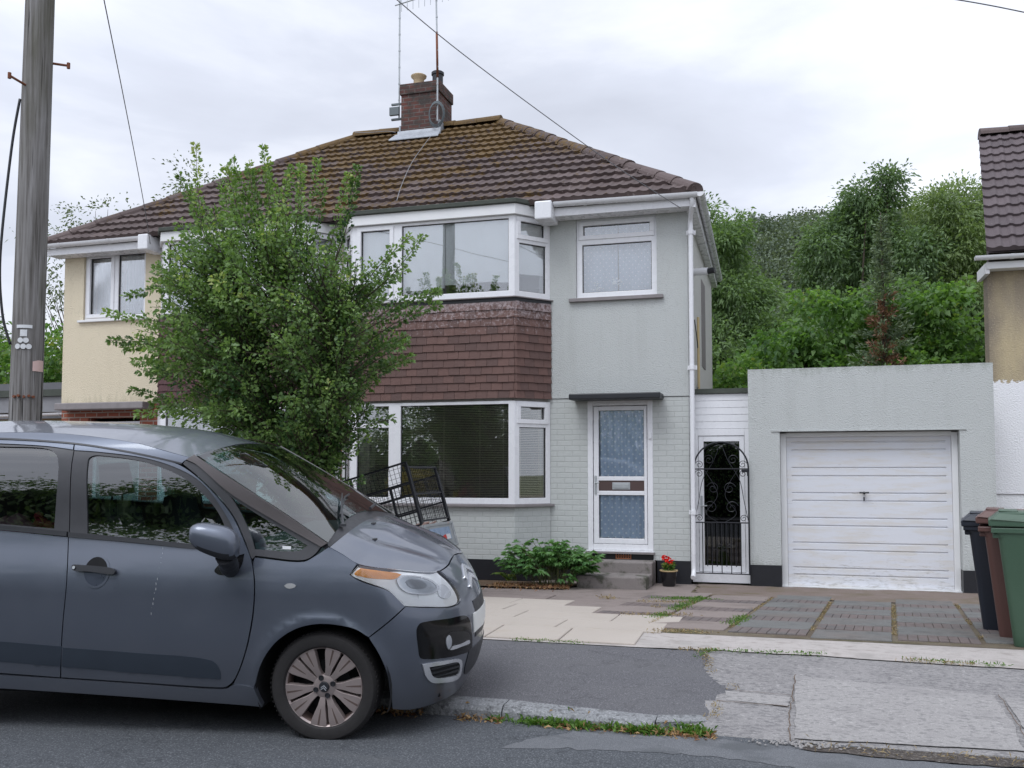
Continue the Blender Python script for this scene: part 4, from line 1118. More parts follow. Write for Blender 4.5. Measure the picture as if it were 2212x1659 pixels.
# cream slabs of the left-hand drive
rr = random.Random(21); dsl = MB(); psl = MB()
def slabbox(m, poly, t=.012, bev=True):
    n = len(poly); cx = sum(p[0] for p in poly) / n; cy = sum(p[1] for p in poly) / n
    tilt = (rr.uniform(-.004, .004), rr.uniform(-.004, .004))
    zt = lambda x, y: gz(x, y) + .006 + t + (x - cx) * tilt[0] + (y - cy) * tilt[1]
    inn = [((x - cx) * .985 + cx, (y - cy) * .985 + cy) for x, y in poly]
    vs = [(x, y, zt(x, y)) for x, y in inn] + [(x, y, zt(x, y) - .006) for x, y in poly] + [(x, y, zt(x, y) - .04) for x, y in poly]
    fs = [tuple(range(n))] + [(n + i, n + (i + 1) % n, (i + 1) % n, i) for i in range(n)] + [(2 * n + i, 2 * n + (i + 1) % n, n + (i + 1) % n, n + i) for i in range(n)]
    m.add(vs, fs, rr.random())
y = 7.52
for row in range(6):
    y1 = y + .62; xm = (-1.22, -1.10, -1.03, -1.95, -2.38, -2.75)[row]; x = xm - row * .0
    while x > -9:
        wd = rr.choice((.62, .93, .93))
        slabbox(dsl if row < 5 else psl, [(x - wd + .006 + .10 * row, y + .006), (x - .006 + .10 * row - .1 * row, y + .006), (x - .006, y1 - .006), (x - wd + .006, y1 - .006)] if False else [(x - wd + .006, y + .006), (x - .006, y + .006), (x - .006 - .02, y1 - .006), (x - wd + .006 - .02, y1 - .006)])
        x -= wd
    y = y1
dsl.build("paving", m_slab)["kind"] = "structure"
# the green house's drive: columns of slabs and brick strips between weedy joints
gslab, gbr = MB(), MB()
jx = lambda i, y: (-2.02, -1.30, -.58, .105, .775, 1.44, 2.15)[i] + .088 * (y - 8.6)
start = (9.3, 8.5, 8.42, 8.28, 8.40, 8.50)
for ci in range(6):
    y = start[ci]; k = (0, 1, 0, 1, 0, 1)[ci]
    while y < 11.9:
        d = .38 if k % 2 == 0 else .60
        a0, a1 = jx(ci, y) + .022, jx(ci + 1, y) - .022; b0, b1 = jx(ci, y + d) + .022, jx(ci + 1, y + d) - .022
        if k % 2 == 0:
            nb_ = 8
            for i in range(nb_):
                s, e = i / nb_, (i + 1) / nb_
                slabbox(gbr, [(a0 + (a1 - a0) * s + .0025, y + .004), (a0 + (a1 - a0) * e - .0025, y + .004), (b0 + (b1 - b0) * e - .0025, y + d - .004), (b0 + (b1 - b0) * s + .0025, y + d - .004)], .010)
        else:
            slabbox(gslab if ci > 1 else psl, [(a0, y + .006), (a1, y + .006), (b1, y + d - .006), (b0, y + d - .006)], .011)
        y += d + (.06 if (ci == 3 and k == 1 and y < 8.6) else .004); k += 1
sheet("driveway", jag([(-1.2, 11.95), (2.4, 11.85), (2.45, 13.42), (-1.3, 13.42)], .08, .05, 71), M_ground("brown_stained_concrete", (0.155, 0.12, 0.10, 1), (0.22, 0.175, 0.15, 1), (0.33, 0.28, 0.25, 1), .3, [((0.12, 0.10, 0.05, 1), 2.2, .5, .66, .6, (1, 1, 1)), ((0.27, 0.22, 0.22, 1), 3, .56, .7, .5, (1, 2, 1))], 2, .5), .016, .4)
gslab.build("driveway_paving", m_dslab)["kind"] = "structure"
gbr.build("driveway_bricks", m_dbrick)["kind"] = "structure"
psl.build("garden_paving", m_pinkslab)["kind"] = "structure"
# granite kerb
kb = MB(); x = -.80
kb.hexa([(-.795, 5.62, .03), (-.52, 5.80, .03), (-.55, 5.92, .03), (-.80, 5.745, .03), (-.795, 5.62, .118), (-.52, 5.80, .098), (-.55, 5.92, .104), (-.80, 5.745, .128)])
while x > -40:
    L = .92; zt = .150 if x < -1.7 else .150 - (x + 1.7) * .034
    z2 = .150 if x - L < -1.7 else .150 - (x - L + 1.7) * .034
    n = 10
    for i in range(n):
        xa, xb = x - L * i / n - (0.004 if i == 0 else 0), x - L * (i + 1) / n + (.004 if i == n - 1 else 0)
        za, zb_ = zt + (z2 - zt) * i / n, zt + (z2 - zt) * (i + 1) / n
        ja, jb = [.012 * pnoise(Vector((q * 9, 0, 2))) for q in (xa, xb)]
        P = [(5.585, .02), (5.60, .55), (5.62, 1.0), (5.745, 1.02)]
        vs = []
        for xx, zz, jj_ in ((xa, za, ja), (xb, zb_, jb)):
            vs += [(xx, 5.585 + jj_, .02), (xx, 5.592 + jj_ * 1.6, .07 + (zz - .07) * .55), (xx, 5.615 + jj_, zz - .008), (xx, 5.64 + jj_, zz), (xx, 5.75, zz + .004), (xx, 5.75, .02)]
        m6 = 6
        kb.add(vs, [(i2, i2 + 1, m6 + i2 + 1, m6 + i2) for i2 in range(5)] + ([tuple(range(6))] if i == 0 else []) + ([tuple(range(6, 12))] if i == n - 1 else []))
    x -= L
kb.build("kerb", m_granite, smooth=False)["kind"] = "structure"
sheet("flower_bed", jag([(-4.6, 11.9), (-2.9, 12.05), (-2.84, 12.5), (-2.82, 12.9), (-4.6, 12.9)], .06, .03, 41), m_earth, .03, .4)

# ================================================================== PLANTS
def quads_mesh(name, V, RND, mat, parent=None, n=4):
    """V: (N,n,3) leaf corners"""
    N = len(V); me = bpy.data.meshes.new(name)
    me.vertices.add(N * n); me.vertices.foreach_set("co", np.asarray(V, np.float32).ravel())
    me.loops.add(N * n); me.loops.foreach_set("vertex_index", np.arange(N * n, dtype=np.int32))
    me.polygons.add(N); me.polygons.foreach_set("loop_start", np.arange(0, N * n, n, dtype=np.int32))
    me.update(calc_edges=True); me.validate()
    at = me.attributes.new("rnd", 'FLOAT', 'FACE'); at.data.foreach_set("value", np.clip(RND, 0, 1).astype(np.float32))
    me.materials.append(mat)
    o = bpy.data.objects.new(name, me); COL.objects.link(o); attach(o, parent)
    return o

def unit(a): return a / (np.linalg.norm(a, axis=-1, keepdims=True) + 1e-9)

def leaf_quads(P, D, L, W, g, droop=.25, fold=.18):
    """kite-shaped leaves with a fold along the midrib and a drooping tip"""
    N = len(P); D = unit(D); L = np.broadcast_to(np.asarray(L, float).reshape(-1, 1), (N, 1)); W = np.broadcast_to(np.asarray(W, float).reshape(-1, 1), (N, 1))
    Rn = unit(g.normal(size=(N, 3)) + np.array([0, 0, .9])); S = unit(np.cross(D, Rn)); U = np.cross(S, D)
    v0 = P; v2 = P + D * L - np.array([0, 0, 1]) * L * droop
    v1 = P + D * L * .48 + S * W * .5 + U * W * fold; v3 = P + D * L * .48 - S * W * .5 + U * W * fold
    return np.stack([v0, v1, v2, v3], 1)

def crown(name, mat, parent, blobs, nclump, nleaf, L, W, seed, rc=.45, droop=.3, out=.7, gap=.0, shell=.55, tone=(0, 1), lobes=0):
    """leaf clumps spread through the volume of several lobes, thinning towards the middle, with gaps"""
    g = np.random.default_rng(seed); Vs = []; Rs = []
    if lobes:                                       # break every mass into smaller boughs
        nb = []
        for (cx, cy, cz, rx, rz, *ry) in blobs:
            nb.append((cx, cy, cz, rx * .72, rz * .72))
            for d in unit(g.normal(size=(lobes, 3))):
                q = g.uniform(.30, .52); nb.append((cx + d[0] * rx * .72, cy + d[1] * rx * .72, cz + d[2] * rz * .72, rx * q, rz * q * .8))
        blobs = nb
    tot = sum(b[3] * b[4] for b in blobs)
    for (cx, cy, cz, rx, rz, *ry) in blobs:
        ry = ry[0] if ry else rx
        n = max(3, int(nclump * rx * rz / tot))
        d = unit(g.normal(size=(n, 3))); rad = shell + (1 - shell) * g.random((n, 1)) ** .6
        c = np.array([cx, cy, cz]) + d * rad * np.array([rx, ry, rz])
        if gap:
            keep = np.array([pnoise(Vector(tuple(q * (.9 / max(.5, rx / 2.2)) + seed))) > -gap for q in c]) if n < 9000 else np.ones(n, bool)
            c = c[keep]; d = d[keep]; n = len(c)
        cr_ = rc * g.uniform(.6, 1.35, (n, 1)); ct = g.random(n)
        off = g.normal(size=(n, nleaf, 3)) * .5
        ct = np.clip(ct * .7 + g.random() * .45 - .1, 0, 1) if lobes else ct
        P = (c[:, None, :] + off * cr_[:, None, :] * np.array([1, 1, .7])).reshape(-1, 3)
        D = (d[:, None, :] * out + off * .9 + g.normal(size=(n, nleaf, 3)) * .45 + np.array([0, 0, -.1])).reshape(-1, 3)
        s = g.uniform(.7, 1.25, len(P))
        Vs.append(leaf_quads(P, D, L * s, W * s, g, droop))
        Rs.append(tone[0] + (tone[1] - tone[0]) * (np.repeat(ct, nleaf) * .6 + g.random(len(P)) * .4))
    return quads_mesh(name, np.concatenate(Vs), np.concatenate(Rs), mat, parent)

def limbs(name, parent, base, tips, r0, mat, seed, n=7, bend=.3):
    rr = random.Random(seed); m = MB()
    top = Vector(base) + Vector((0, 0, .35 * (max(t[2] for t in tips) - base[2])))
    m.tube(smoothpath([base, (Vector(base) + top) / 2 + Vector((rr.uniform(-.1, .1), 0, 0)), top], 4), [r0 * (1.25 - .5 * i / 8) for i in range(9)], 8)
    for t in tips:
        t = Vector(t); st = top - Vector((0, 0, rr.uniform(0, .25) * (top.z - base[2])))
        mid = (st + t) / 2 + Vector((rr.uniform(-bend, bend), rr.uniform(-bend, bend), rr.uniform(0, bend)))
        P = smoothpath([st, mid, t], 5); k = len(P)
        m.tube(P, [r0 * .6 * (1 - .9 * i / (k - 1)) for i in range(k)], 6)
    return m.build(name, mat, parent, smooth=True)

l_ash = M_leaf("ash_leaf", (0.062, 0.112, 0.052, 1), (0.215, 0.32, 0.135, 1), .4, .4)
l_dark = M_leaf("dark_tree_leaf", (0.060, 0.108, 0.056, 1), (0.20, 0.295, 0.14, 1), .4, .4)
l_light = M_leaf("light_tree_leaf", (0.10, 0.155, 0.07, 1), (0.26, 0.345, 0.15, 1), .4, .35)
l_hazel = M_leaf("hazel_leaf", (0.05, 0.12, 0.035, 1), (0.18, 0.31, 0.09, 1), .45, .45, (0.28, 0.27, 0.07, 1))
l_con = M_leaf("conifer_needle", (0.10, 0.145, 0.095, 1), (0.22, 0.28, 0.17, 1), .2, .3)
l_rust = M_leaf("dead_needle", (0.17, 0.085, 0.06, 1), (0.31, 0.175, 0.12, 1), .15, .2)
l_thin = M_leaf("sparse_leaf", (0.07, 0.10, 0.05, 1), (0.15, 0.19, 0.09, 1), .35, .3)
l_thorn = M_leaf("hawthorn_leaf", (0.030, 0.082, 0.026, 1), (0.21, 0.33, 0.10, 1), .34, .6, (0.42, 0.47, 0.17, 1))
l_peony = M_leaf("peony_leaf", (0.045, 0.13, 0.04, 1), (0.15, 0.30, 0.10, 1), .3, .6)
l_grass = M_leaf("weed_blade", (0.045, 0.115, 0.02, 1), (0.14, 0.25, 0.05, 1), .35, .3)
l_straw = M_leaf("dry_blade", (0.13, 0.085, 0.045, 1), (0.40, 0.31, 0.18, 1), .25, .2)
l_hill = M_leaf("hazed_far_wood_leaf", (0.075, 0.105, 0.082, 1), (0.17, 0.21, 0.145, 1), .25, .2)  # distance haze painted into the leaf colour as greyer, bluer green

def tree(name, label, base, blobs, mat, nclump, nleaf, L, W, seed, r0=.16, ntips=7, group="trees behind the houses", **kw):
    t = thing(name, label, "tree", base, group)
    rr = random.Random(seed)
    tips = []
    for i in range(ntips):
        b = rr.choice(blobs); tips.append((b[0] + rr.uniform(-.5, .5) * b[3], b[1] + rr.uniform(-.5, .5) * b[3], b[2] + rr.uniform(-.1, .6) * b[4]))
    limbs("trunk", t, base, tips, r0, m_bark, seed)
    crown("crown", mat, t, blobs, nclump, nleaf, L, W, seed, **kw)
    return t

# --- behind the gap between the houses (positions in metres; x right, y away)
tree("ash_tree", "large dark green tree close behind the house's right side wall", (-1.20, 30, 0),
     [(-3.3, 30, 8.5, 1.4, 1.7), (-2.2, 29.8, 8.4, 1.1, 1.4), (-1.4, 29.6, 6.6, 1.1, 1.5), (-2.6, 28.6, 4.2, 2.2, 2.6), (-.5, 29.2, 4.9, 1.1, 1.5), (-1.2, 28.8, 2.5, 2.2, 2.0), (.3, 29.2, 2.9, 1.2, 1.8)], l_ash, 3600, 26, .17, .062, 31, ntips=12, rc=.34, gap=.24, lobes=9)
tree("ash_tree", "tallest green tree, its crown above the middle of the garage", (2.50, 35, 0),
     [(1.5, 35, 8.3, 1.4, 1.8), (2.7, 35, 10.1, 1.2, 1.6), (4.1, 35.5, 8.7, 1.5, 1.9), (.4, 34.5, 6.0, 1.5, 1.9), (2.5, 34, 5.9, 2.2, 2.2), (2.7, 34.2, 3.2, 3.0, 2.3), (-.1, 34.2, 3.0, 1.8, 2.1), (4.9, 34.8, 6.2, 1.7, 2.2), (2.1, 35.2, 10.9, .6, .8), (3.2, 35, 11.3, .7, .8), (1.3, 35, 9.6, .7, .9)], l_dark, 4600, 26, .18, .066, 32, ntips=12, rc=.34, gap=.24, lobes=9)
tree("ash_tree", "pale green loose crowned tree beside the neighbour's tiled roof", (5.30, 36.5, 0),
     [(4.90, 36, 9.80, 1.9, 1.9), (6.50, 36.5, 10.00, 1.8, 2.0), (5.50, 35.5, 7.00, 2.2, 2.2), (6.70, 36, 5.10, 2.2, 2.6), (5.10, 35.4, 3.80, 1.8, 2.0), (7.80, 36, 8.10, 2.0, 2.2), (8.30, 36, 3.60, 2, 3)], l_light, 3000, 26, .18, .062, 33, ntips=14, rc=.36, gap=.2, lobes=8)
tree("hazel_bush", "bright green broad leaved bush spreading above the garage roof", (1.65, 22, 0),
     [(-0.45, 22, 3.70, 1.0, .9), (0.65, 22, 4.60, 1.0, 1.1), (1.45, 22.3, 3.70, 1.3, 1.2), (2.95, 22, 4.60, .9, 1.0), (3.45, 21.8, 3.60, 1.1, 1.0), (0.25, 21.7, 2.80, 1.6, 1.0), (2.25, 21.8, 3.00, 1.6, 1.1), (-1.25, 21.8, 2.90, 1.0, .8), (4.15, 22.2, 3.50, .8, 1.0), (1.95, 22.3, 5.10, .7, .8)], l_hazel, 2300, 16, .135, .10, 34, r0=.08, ntips=14, rc=.24, gap=.22, lobes=7)
tree("hazel_bush", "small bright green bush between the house wall and the garage", (-.95, 20, 0),
     [(-1.05, 20, 3.0, .75, .75), (-.6, 20, 2.5, .8, .7), (-1.4, 19.8, 2.4, .6, .8)], l_hazel, 600, 14, .12, .085, 35, r0=.05, ntips=7, rc=.26, gap=.3)
# conifer: a spire with a browned middle
cf = thing("conifer", "slender conifer with a rust brown dead middle rising out of the bright bush", "tree", (1.80, 20.8, 0), "trees behind the houses")
cm = MB(); cm.tube([(1.80, 20.8, 0), (1.80, 20.8, 4), (1.78, 20.8, 6.9)], [.09, .05, .008], 8); cm.build("trunk", m_bark, cf, smooth=True)
g = np.random.default_rng(50); Vg = []; Rg = []; Vr = []; Rr = []
for i in range(240):
    z = 1.8 + 5.0 * (i / 240) ** .8; r = max(.06, (6.95 - z) * .22) * g.uniform(.7, 1.1); a = g.uniform(0, 6.28)
    n = 10 + int(60 * r); t = g.random(n)
    P = np.stack([1.80 + cos(a) * r * t, 20.8 + sin(a) * r * t, z - .18 * t * r + .25 * r * t * t], 1) + g.normal(size=(n, 3)) * .03
    D = np.stack([cos(a) * np.ones(n), sin(a) * np.ones(n), .5 * np.ones(n)], 1) + g.normal(size=(n, 3)) * .6
    q = leaf_quads(P, D, .11, .03, g, .1)
    dead = (abs(z - 4.4) < .75 and g.random() < .42 and sin(a) < .35) or (abs(z - 4.2) < 1.1 and g.random() < .12)
    if dead: P = np.array([1.80, 20.8, 0]) * np.array([1, 1, 0]) + (P - np.array([1.80, 20.8, 0])) * np.array([.62, .9, 1]); q = leaf_quads(P, D, .11, .03, g, .1)
    (Vr if dead else Vg).append(q); (Rr if dead else Rg).append(g.random(n))
quads_mesh("foliage", np.concatenate(Vg), np.concatenate(Rg), l_con, cf); quads_mesh("dead_foliage", np.concatenate(Vr), np.concatenate(Rr), l_rust, cf)
# trees to the left
tree("sparse_tree", "thin feathery tree showing above the left end of the cream house's roof", (-22.8, 27, 0),
     [(-24.0, 27, 9.5, 1.4, 1.0), (-22.6, 27, 10.0, 1.5, .9), (-21.2, 27, 9.6, 1.2, .8), (-24.5, 26.6, 7.0, .7, 1.4), (-24.3, 27, 8.2, .8, .8)], l_thin, 220, 11, .15, .06, 36, r0=.09, ntips=26, rc=.42, gap=.12, shell=.3)
tree("sparse_tree", "wispy green tree whose top shows over the left hip of the roof", (-19.10, 27, 0),
     [(-20.10, 27, 9.70, 1.0, 1.3), (-19.00, 27, 10.60, 1.2, 1.3), (-17.70, 27, 9.90, 1.1, 1.0), (-19.30, 27, 8.40, 1.6, 1.0)], l_thin, 260, 11, .15, .06, 37, r0=.10, ntips=26, rc=.40, gap=.14, shell=.3)
tree("hedge_tree", "dense green hedge plant rising over the dark wall at the left edge", (-22.5, 21.5, 0),
     [(-23.4, 21.5, 4.4, 1.8, 1.6), (-21.4, 21.5, 3.8, 1.4, 1.4), (-25.2, 21.5, 4.5, 1.5, 1.8), (-20.0, 22, 4.0, 1.2, 1.5), (-19.6, 22, 4.6, 1.2, .9)], l_hazel, 900, 16, .2, .10, 38, ntips=6, rc=.4, gap=.4)
tree("pine_tree", "dark distant pine above the cream garden wall left of the house", (-37, 50, 0), [(-37.5, 50, 8.9, 2.2, 1.7), (-36, 50, 8.4, 1.6, 1.4)], l_dark, 350, 20, .4, .12, 39, rc=.6)
tree("dark_tree", "dark distant tree top at the left edge above the hedge", (-36.5, 36, 0), [(-37.2, 36, 7.8, 1.1, 1.3), (-38.2, 36, 6.8, 1.8, 1.6)], l_dark, 260, 20, .3, .1, 40, rc=.5)
# wooded hill
hl = MB()
def hillz(x, y):
    k = max(0, min(1, (y - 60) / 70)); k = k * k * (3 - 2 * k)
    ridge = 28.6 + 2.0 * (1 / (1 + math.exp(-(x - 0) / 4))) + 3 * pnoise(Vector((x * .03, y * .03, 1)))
    return -.5 + k * ridge
hl.grid(lambda x, y: (x, y, hillz(x, y)), np.linspace(-90, 150, 61), np.linspace(56, 200, 37))
lab(hl.build("hill", m_land, None, smooth=True), None, None, None, "structure")
g = np.random.default_rng(77); Vs = []; Rs = []
for i in range(900):
    x = g.uniform(-20, 45); y = g.uniform(70, 150)
    if not (-.16 < x / y < .42): continue
    r = g.uniform(2.0, 3.6); h = g.uniform(.9, 1.4) * r; n = 520
    d = unit(g.normal(size=(n, 3))); d[:, 2] = np.abs(d[:, 2]) * 1.0 - .2
    P = np.array([x, y, hillz(x, y) + h * .7]) + d * np.array([r, r, h]) * g.uniform(.8, 1.08, (n, 1)); s = g.uniform(.6, 1.2, n)
    Vs.append(leaf_quads(P, d + g.normal(size=(n, 3)) * .8, .42 * s, .30 * s, g, .3)); Rs.append(np.clip(g.random() * .6 + g.random(n) * .4, 0, 1))
lab(quads_mesh("woodland", np.concatenate(Vs), np.concatenate(Rs), l_hill), "far wooded hillside behind the garden trees", "woodland", None, "stuff")

# --- the hawthorn in the front garden: arching shoots from several stems
TX, TY = -5.55, 9.5
ft = thing("hawthorn_tree", "bushy green small leaved tree in front of the pair of houses, behind the car", "tree", (TX, TY, .1))
env = [(1.45, -5.5, -4.95), (1.65, -5.95, -4.80), (2.15, -6.60, -4.45), (2.7, -7.10, -4.20), (3.25, -7.20, -4.15), (3.75, -6.98, -4.25), (4.3, -6.75, -4.85), (4.7, -6.65, -5.0), (5.0, -6.4, -5.3), (5.2, -6.2, -5.8)]
ez = [e[0] for e in env]; el = [e[1] for e in env]; er = [e[2] for e in env]
g = np.random.default_rng(5); rr = random.Random(5)
Vs = []; Rs = []; tw = MB(); st = MB()
stems = [Vector((TX + .25 + .07 * i, TY + .12 * (i % 2) - .06, .1)) for i in range(4)]
heads = []
for i, s in enumerate(stems):
    tp = Vector((TX - .5 + .42 * i, TY + rr.uniform(-.3, .3), 3.3 + rr.uniform(-.2, .4)))
    P = smoothpath([s, s + Vector((rr.uniform(-.1, .1), rr.uniform(-.1, .1), 1.1)), (s + tp) / 2 + Vector((0, 0, .4)), tp], 6)
    st.tube(P, [.075 * (1 - .8 * k / (len(P) - 1)) for k in range(len(P))], 8); heads.append(P)
st.build("trunk", m_bark, ft, smooth=True)
def shoot(tip, long=False, dens=1.0):
    tip = Vector(tip); hp_ = min(heads, key=lambda P: min((q - tip).length + .8 * max(0, q.z + .35 - tip.z) for q in P))
    cand = [q for q in hp_ if q.z < tip.z - .25 and q.z > .9] or [hp_[6]]
    s = min(cand, key=lambda q: (q - tip).length + rr.uniform(0, .6))
    dv = tip - s; hor = Vector((dv.x, dv.y, 0))
    mid = s + hor * .55 + Vector((0, 0, dv.z * .42 + .10 * hor.length)) + Vector((rr.uniform(-.12, .12), rr.uniform(-.12, .12), rr.uniform(-.05, .1)))
    P = smoothpath([s, mid, tip], 7); k = len(P)
    tw.tube(P, [max(.0028, .013 * (1 - i / (k - 1)) ** 1.2) for i in range(k)], 4, cap=False)
    L = sum((P[i + 1] - P[i]).length for i in range(k - 1)); n = int((95 if not long else 110) * min(L, 1.5) * dens)
    t = 1 - g.random(n) * min(1.0, (1.15 if not long else .95) / max(L, .3))
    A = np.array([tuple(q) for q in P]); ti = np.clip(t * (k - 1), 0, k - 1.001); i0 = ti.astype(int); fr_ = (ti - i0)[:, None]
    pos = A[i0] * (1 - fr_) + A[i0 + 1] * fr_; tg = unit(A[i0 + 1] - A[i0])
    spread = (.045 if long else .10) * (1.15 - t[:, None] * .5)
    off = g.normal(size=(n, 3)); off -= tg * (off * tg).sum(1, keepdims=True); off = unit(off)
    pp = pos + off * spread * g.random((n, 1)) ** .5
    D = off * .9 + tg * .7 + np.array([0, 0, .12]) + g.normal(size=(n, 3)) * .25; sz = g.uniform(.6, 1.25, n)
    Vs.append(leaf_quads(pp, D, .050 * sz, .034 * sz, g, .15, .22))
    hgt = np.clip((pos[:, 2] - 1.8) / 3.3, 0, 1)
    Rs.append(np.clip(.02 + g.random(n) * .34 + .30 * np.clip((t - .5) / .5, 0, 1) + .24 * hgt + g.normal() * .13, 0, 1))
N = 0
while N < 900:
    z = 1.35 + 3.15 * rr.random() ** 1.12
    if z > 3.9 and rr.random() < .45: continue
    l, r_ = np.interp(z, ez, el), np.interp(z, ez, er); c, h = (l + r_) / 2, (r_ - l) / 2
    a = rr.uniform(0, 2 * pi); q = rr.random() ** .42
    x = c + h * q * cos(a); yy = TY + min(h, 1.45) * q * sin(a)
    if pnoise(Vector((x * 1.5, yy * 1.5, z * 1.5))) < -.28: continue
    shoot((x + rr.gauss(0, .05), yy, z + rr.gauss(0, .06))); N += 1
for (x, z, n, sp) in ((-7.85, 3.02, 3, .14), (-7.65, 3.62, 2, .10), (-7.4, 2.55, 2, .12), (-3.75, 4.02, 2, .06), (-3.62, 3.52, 3, .08), (-3.95, 2.82, 5, .12), (-6.35, 5.20, 2, .06), (-5.55, 5.10, 2, .07), (-5.15, 5.02, 3, .08), (-4.75, 4.92, 3, .08), (-6.85, 4.95, 3, .1), (-5.9, 5.15, 3, .12), (-4.2, 3.85, 5, .15), (-7.35, 2.2, 3, .12), (-4.35, 2.35, 4, .14), (-4.75, 1.62, 5, .16), (-5.15, 1.50, 4, .14)):
    for _ in range(n): shoot((x + rr.gauss(0, sp), TY + rr.uniform(-.4, .4), z + rr.gauss(0, sp)), True, 1.25)
for _ in range(20):
    x = rr.uniform(-6.85, -5.0); shoot((x, TY + rr.uniform(-.5, .5), min(5.2, 5.16 - .28 * abs(x + 6.0) + rr.uniform(-.65, .10))), True, 1.0)
tw.build("branches", m_bark, ft)
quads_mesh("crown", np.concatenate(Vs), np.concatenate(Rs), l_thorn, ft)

# --- peony clump by the steps
pe = thing("peony_bush", "low dark green leafy peony clump beside the front steps", "bush", (-3.15, 12.45, .06))
g = np.random.default_rng(8); rr = random.Random(8); pm = MB(); Vs = []; Rs = []
for i in range(95):
    a = rr.uniform(0, 6.28); q = rr.random() ** .5; cx = -3.12 + .30 * q * cos(a); cy = 12.45 + .16 * q * sin(a)
    tx = -3.18 + .68 * q * cos(a) + rr.gauss(0, .04); ty = 12.42 + .34 * q * sin(a); tz = .14 + .50 * (1 - .62 * q ** 2) + rr.uniform(-.15, .07)
    P = smoothpath([(cx, cy, .06), ((cx * 2 + tx) / 3, (cy * 2 + ty) / 3, tz * .7), (tx, ty, tz)], 4); pm.tube(P, .004, 4, False)
    for j in range(5):
        b = P[-1 - min(j, 6)]; aa = rr.uniform(0, 6.28); d0 = Vector((cos(aa) * .7 + .5 * cos(a), sin(aa) * .7 + .5 * sin(a), rr.uniform(-.25, .35))).normalized()
        nl = 7; ofs = np.linspace(-1.0, 1.0, nl); s0 = np.array(d0.cross(Vector((0, 0, 1))).normalized())
        Pl = np.array(b)[None, :] + np.array(d0)[None, :] * (.05 + .03 * (1 - np.abs(ofs)))[:, None]
        D = np.array(d0)[None, :] + s0[None, :] * ofs[:, None] * .95 + g.normal(size=(nl, 3)) * .08
        Vs.append(leaf_quads(Pl, D, .105 * g.uniform(.8, 1.15, nl), .034, g, .22, .12)); Rs.append(np.clip(rr.random() * .65 + g.random(nl) * .35, 0, 1))
pm.build("stems", M_simple("plant_stem", (.10, .11, .04), .6), pe); quads_mesh("foliage", np.concatenate(Vs), np.concatenate(Rs), l_peony, pe)
fe = thing("fern", "small light green fern at the left foot of the peony clump", "fern", (-3.62, 12.3, .06))
Vs = []; Rs = []
for i in range(11):
    a = rr.uniform(2.2, 5.6); L = rr.uniform(.22, .36)
    for t in np.linspace(.15, 1, 18):
        p = np.array([-3.62 + cos(a) * L * t, 12.28 + sin(a) * L * t * .6, .07 + .36 * t - .24 * t * t])
        s = np.array([-sin(a), cos(a) * .6, 0])
        for sg in (-1, 1):
            Vs.append(leaf_quads(p[None, :], (s * sg + np.array([cos(a), sin(a), .1]) * .5)[None, :], .075 * (1.1 - t), .016, g, .1)); Rs.append([.5 + .5 * rr.random()])
quads_mesh("fronds", np.concatenate(Vs), np.concatenate(Rs), l_hazel, fe)

# --- flower pot
po = thing("flower_pot", "small black glazed pot with red flowers beside the front steps", "flower pot", (-1.665, 13.12, 0))
MB().lathe([(0, .0), (.078, 0), (.09, .03), (.112, .16), (.116, .205), (.10, .205), (.095, .18), (0, .18)], (-1.665, 13.12, .002), 'z', 28).build("pot", M_simple("black_glaze", (.012, .012, .014), .15, 0, .2), po, smooth=True, auto=45)
MB().lathe([(.116, .203), (.124, .212), (.122, .224), (.102, .222), (.100, .207)], (-1.665, 13.12, .002), 'z', 28).build("rim", M_simple("buff_rim", (.45, .33, .17), .5), po, smooth=True, auto=45)
n = 130; a = g.uniform(0, 6.28, n); q = g.random(n) ** .5
P = np.stack([-1.665 + .04 * q * np.cos(a), 13.12 + .04 * q * np.sin(a), .20 + .10 * g.random(n)], 1); D = np.stack([np.cos(a), np.sin(a), .35 + .6 * g.random(n)], 1)
quads_mesh("leaves", leaf_quads(P, D, .075 * g.uniform(.6, 1.2, n), .030, g, .25), g.random(n), l_hazel, po)
n = 90; P = np.array([-1.70, 13.10, .385]) + unit(g.normal(size=(n, 3))) * np.array([.045, .045, .032]); P[60:] += np.array([.06, 0, -.04])
quads_mesh("flowers", leaf_quads(P, g.normal(size=(n, 3)), .03, .028, g, .1), g.random(n), M_leaf("red_petal", (.55, .01, .008, 1), (.85, .03, .02, 1), .2, .2), po)
MB().tube([(-1.68, 13.12, .2), (-1.70, 13.10, .38)], .004, 5).build("stems", M_simple("green_stem", (.08, .14, .04), .6), po)

# --- weeds and litter
def blades(name, pts, mat, seed, h=.06, w=.006, label=None, lean=.5, lift=.012):
    g = np.random.default_rng(seed); pts = np.asarray(pts, float); n = len(pts)
    z = np.array([gz(x, y) for x, y in pts]) + lift
    P = np.column_stack([pts, z]); D = g.normal(size=(n, 3)) * lean + np.array([0, 0, 1.0]); s = g.uniform(.4, 1.3, n)
    o = quads_mesh(name, leaf_quads(P, D, h * s, w * g.uniform(.7, 1.3, n), g, .3, .05), g.random(n), mat)
    return lab(o, label, "weeds" if label else None, None, "stuff")
def scatter(lines, per_m, width, seed, power=1.6):
    g = np.random.default_rng(seed); out = []
    for (p, q) in lines:
        p = np.array(p); q = np.array(q); L = np.linalg.norm(q - p); n = int(L * per_m)
        t = g.random(n); pos = p + (q - p) * t[:, None]
        keep = np.array([pnoise(Vector((a * power, b * power, seed))) > -.05 for a, b in pos]) if n else []
        pos = pos[keep] if n else pos
        out.append(pos + g.normal(size=pos.shape) * width)
    return np.concatenate(out)
jl = [((jx(i, 8.7), 8.7), (jx(i, 12.0), 12.0)) for i in range(1, 6)]
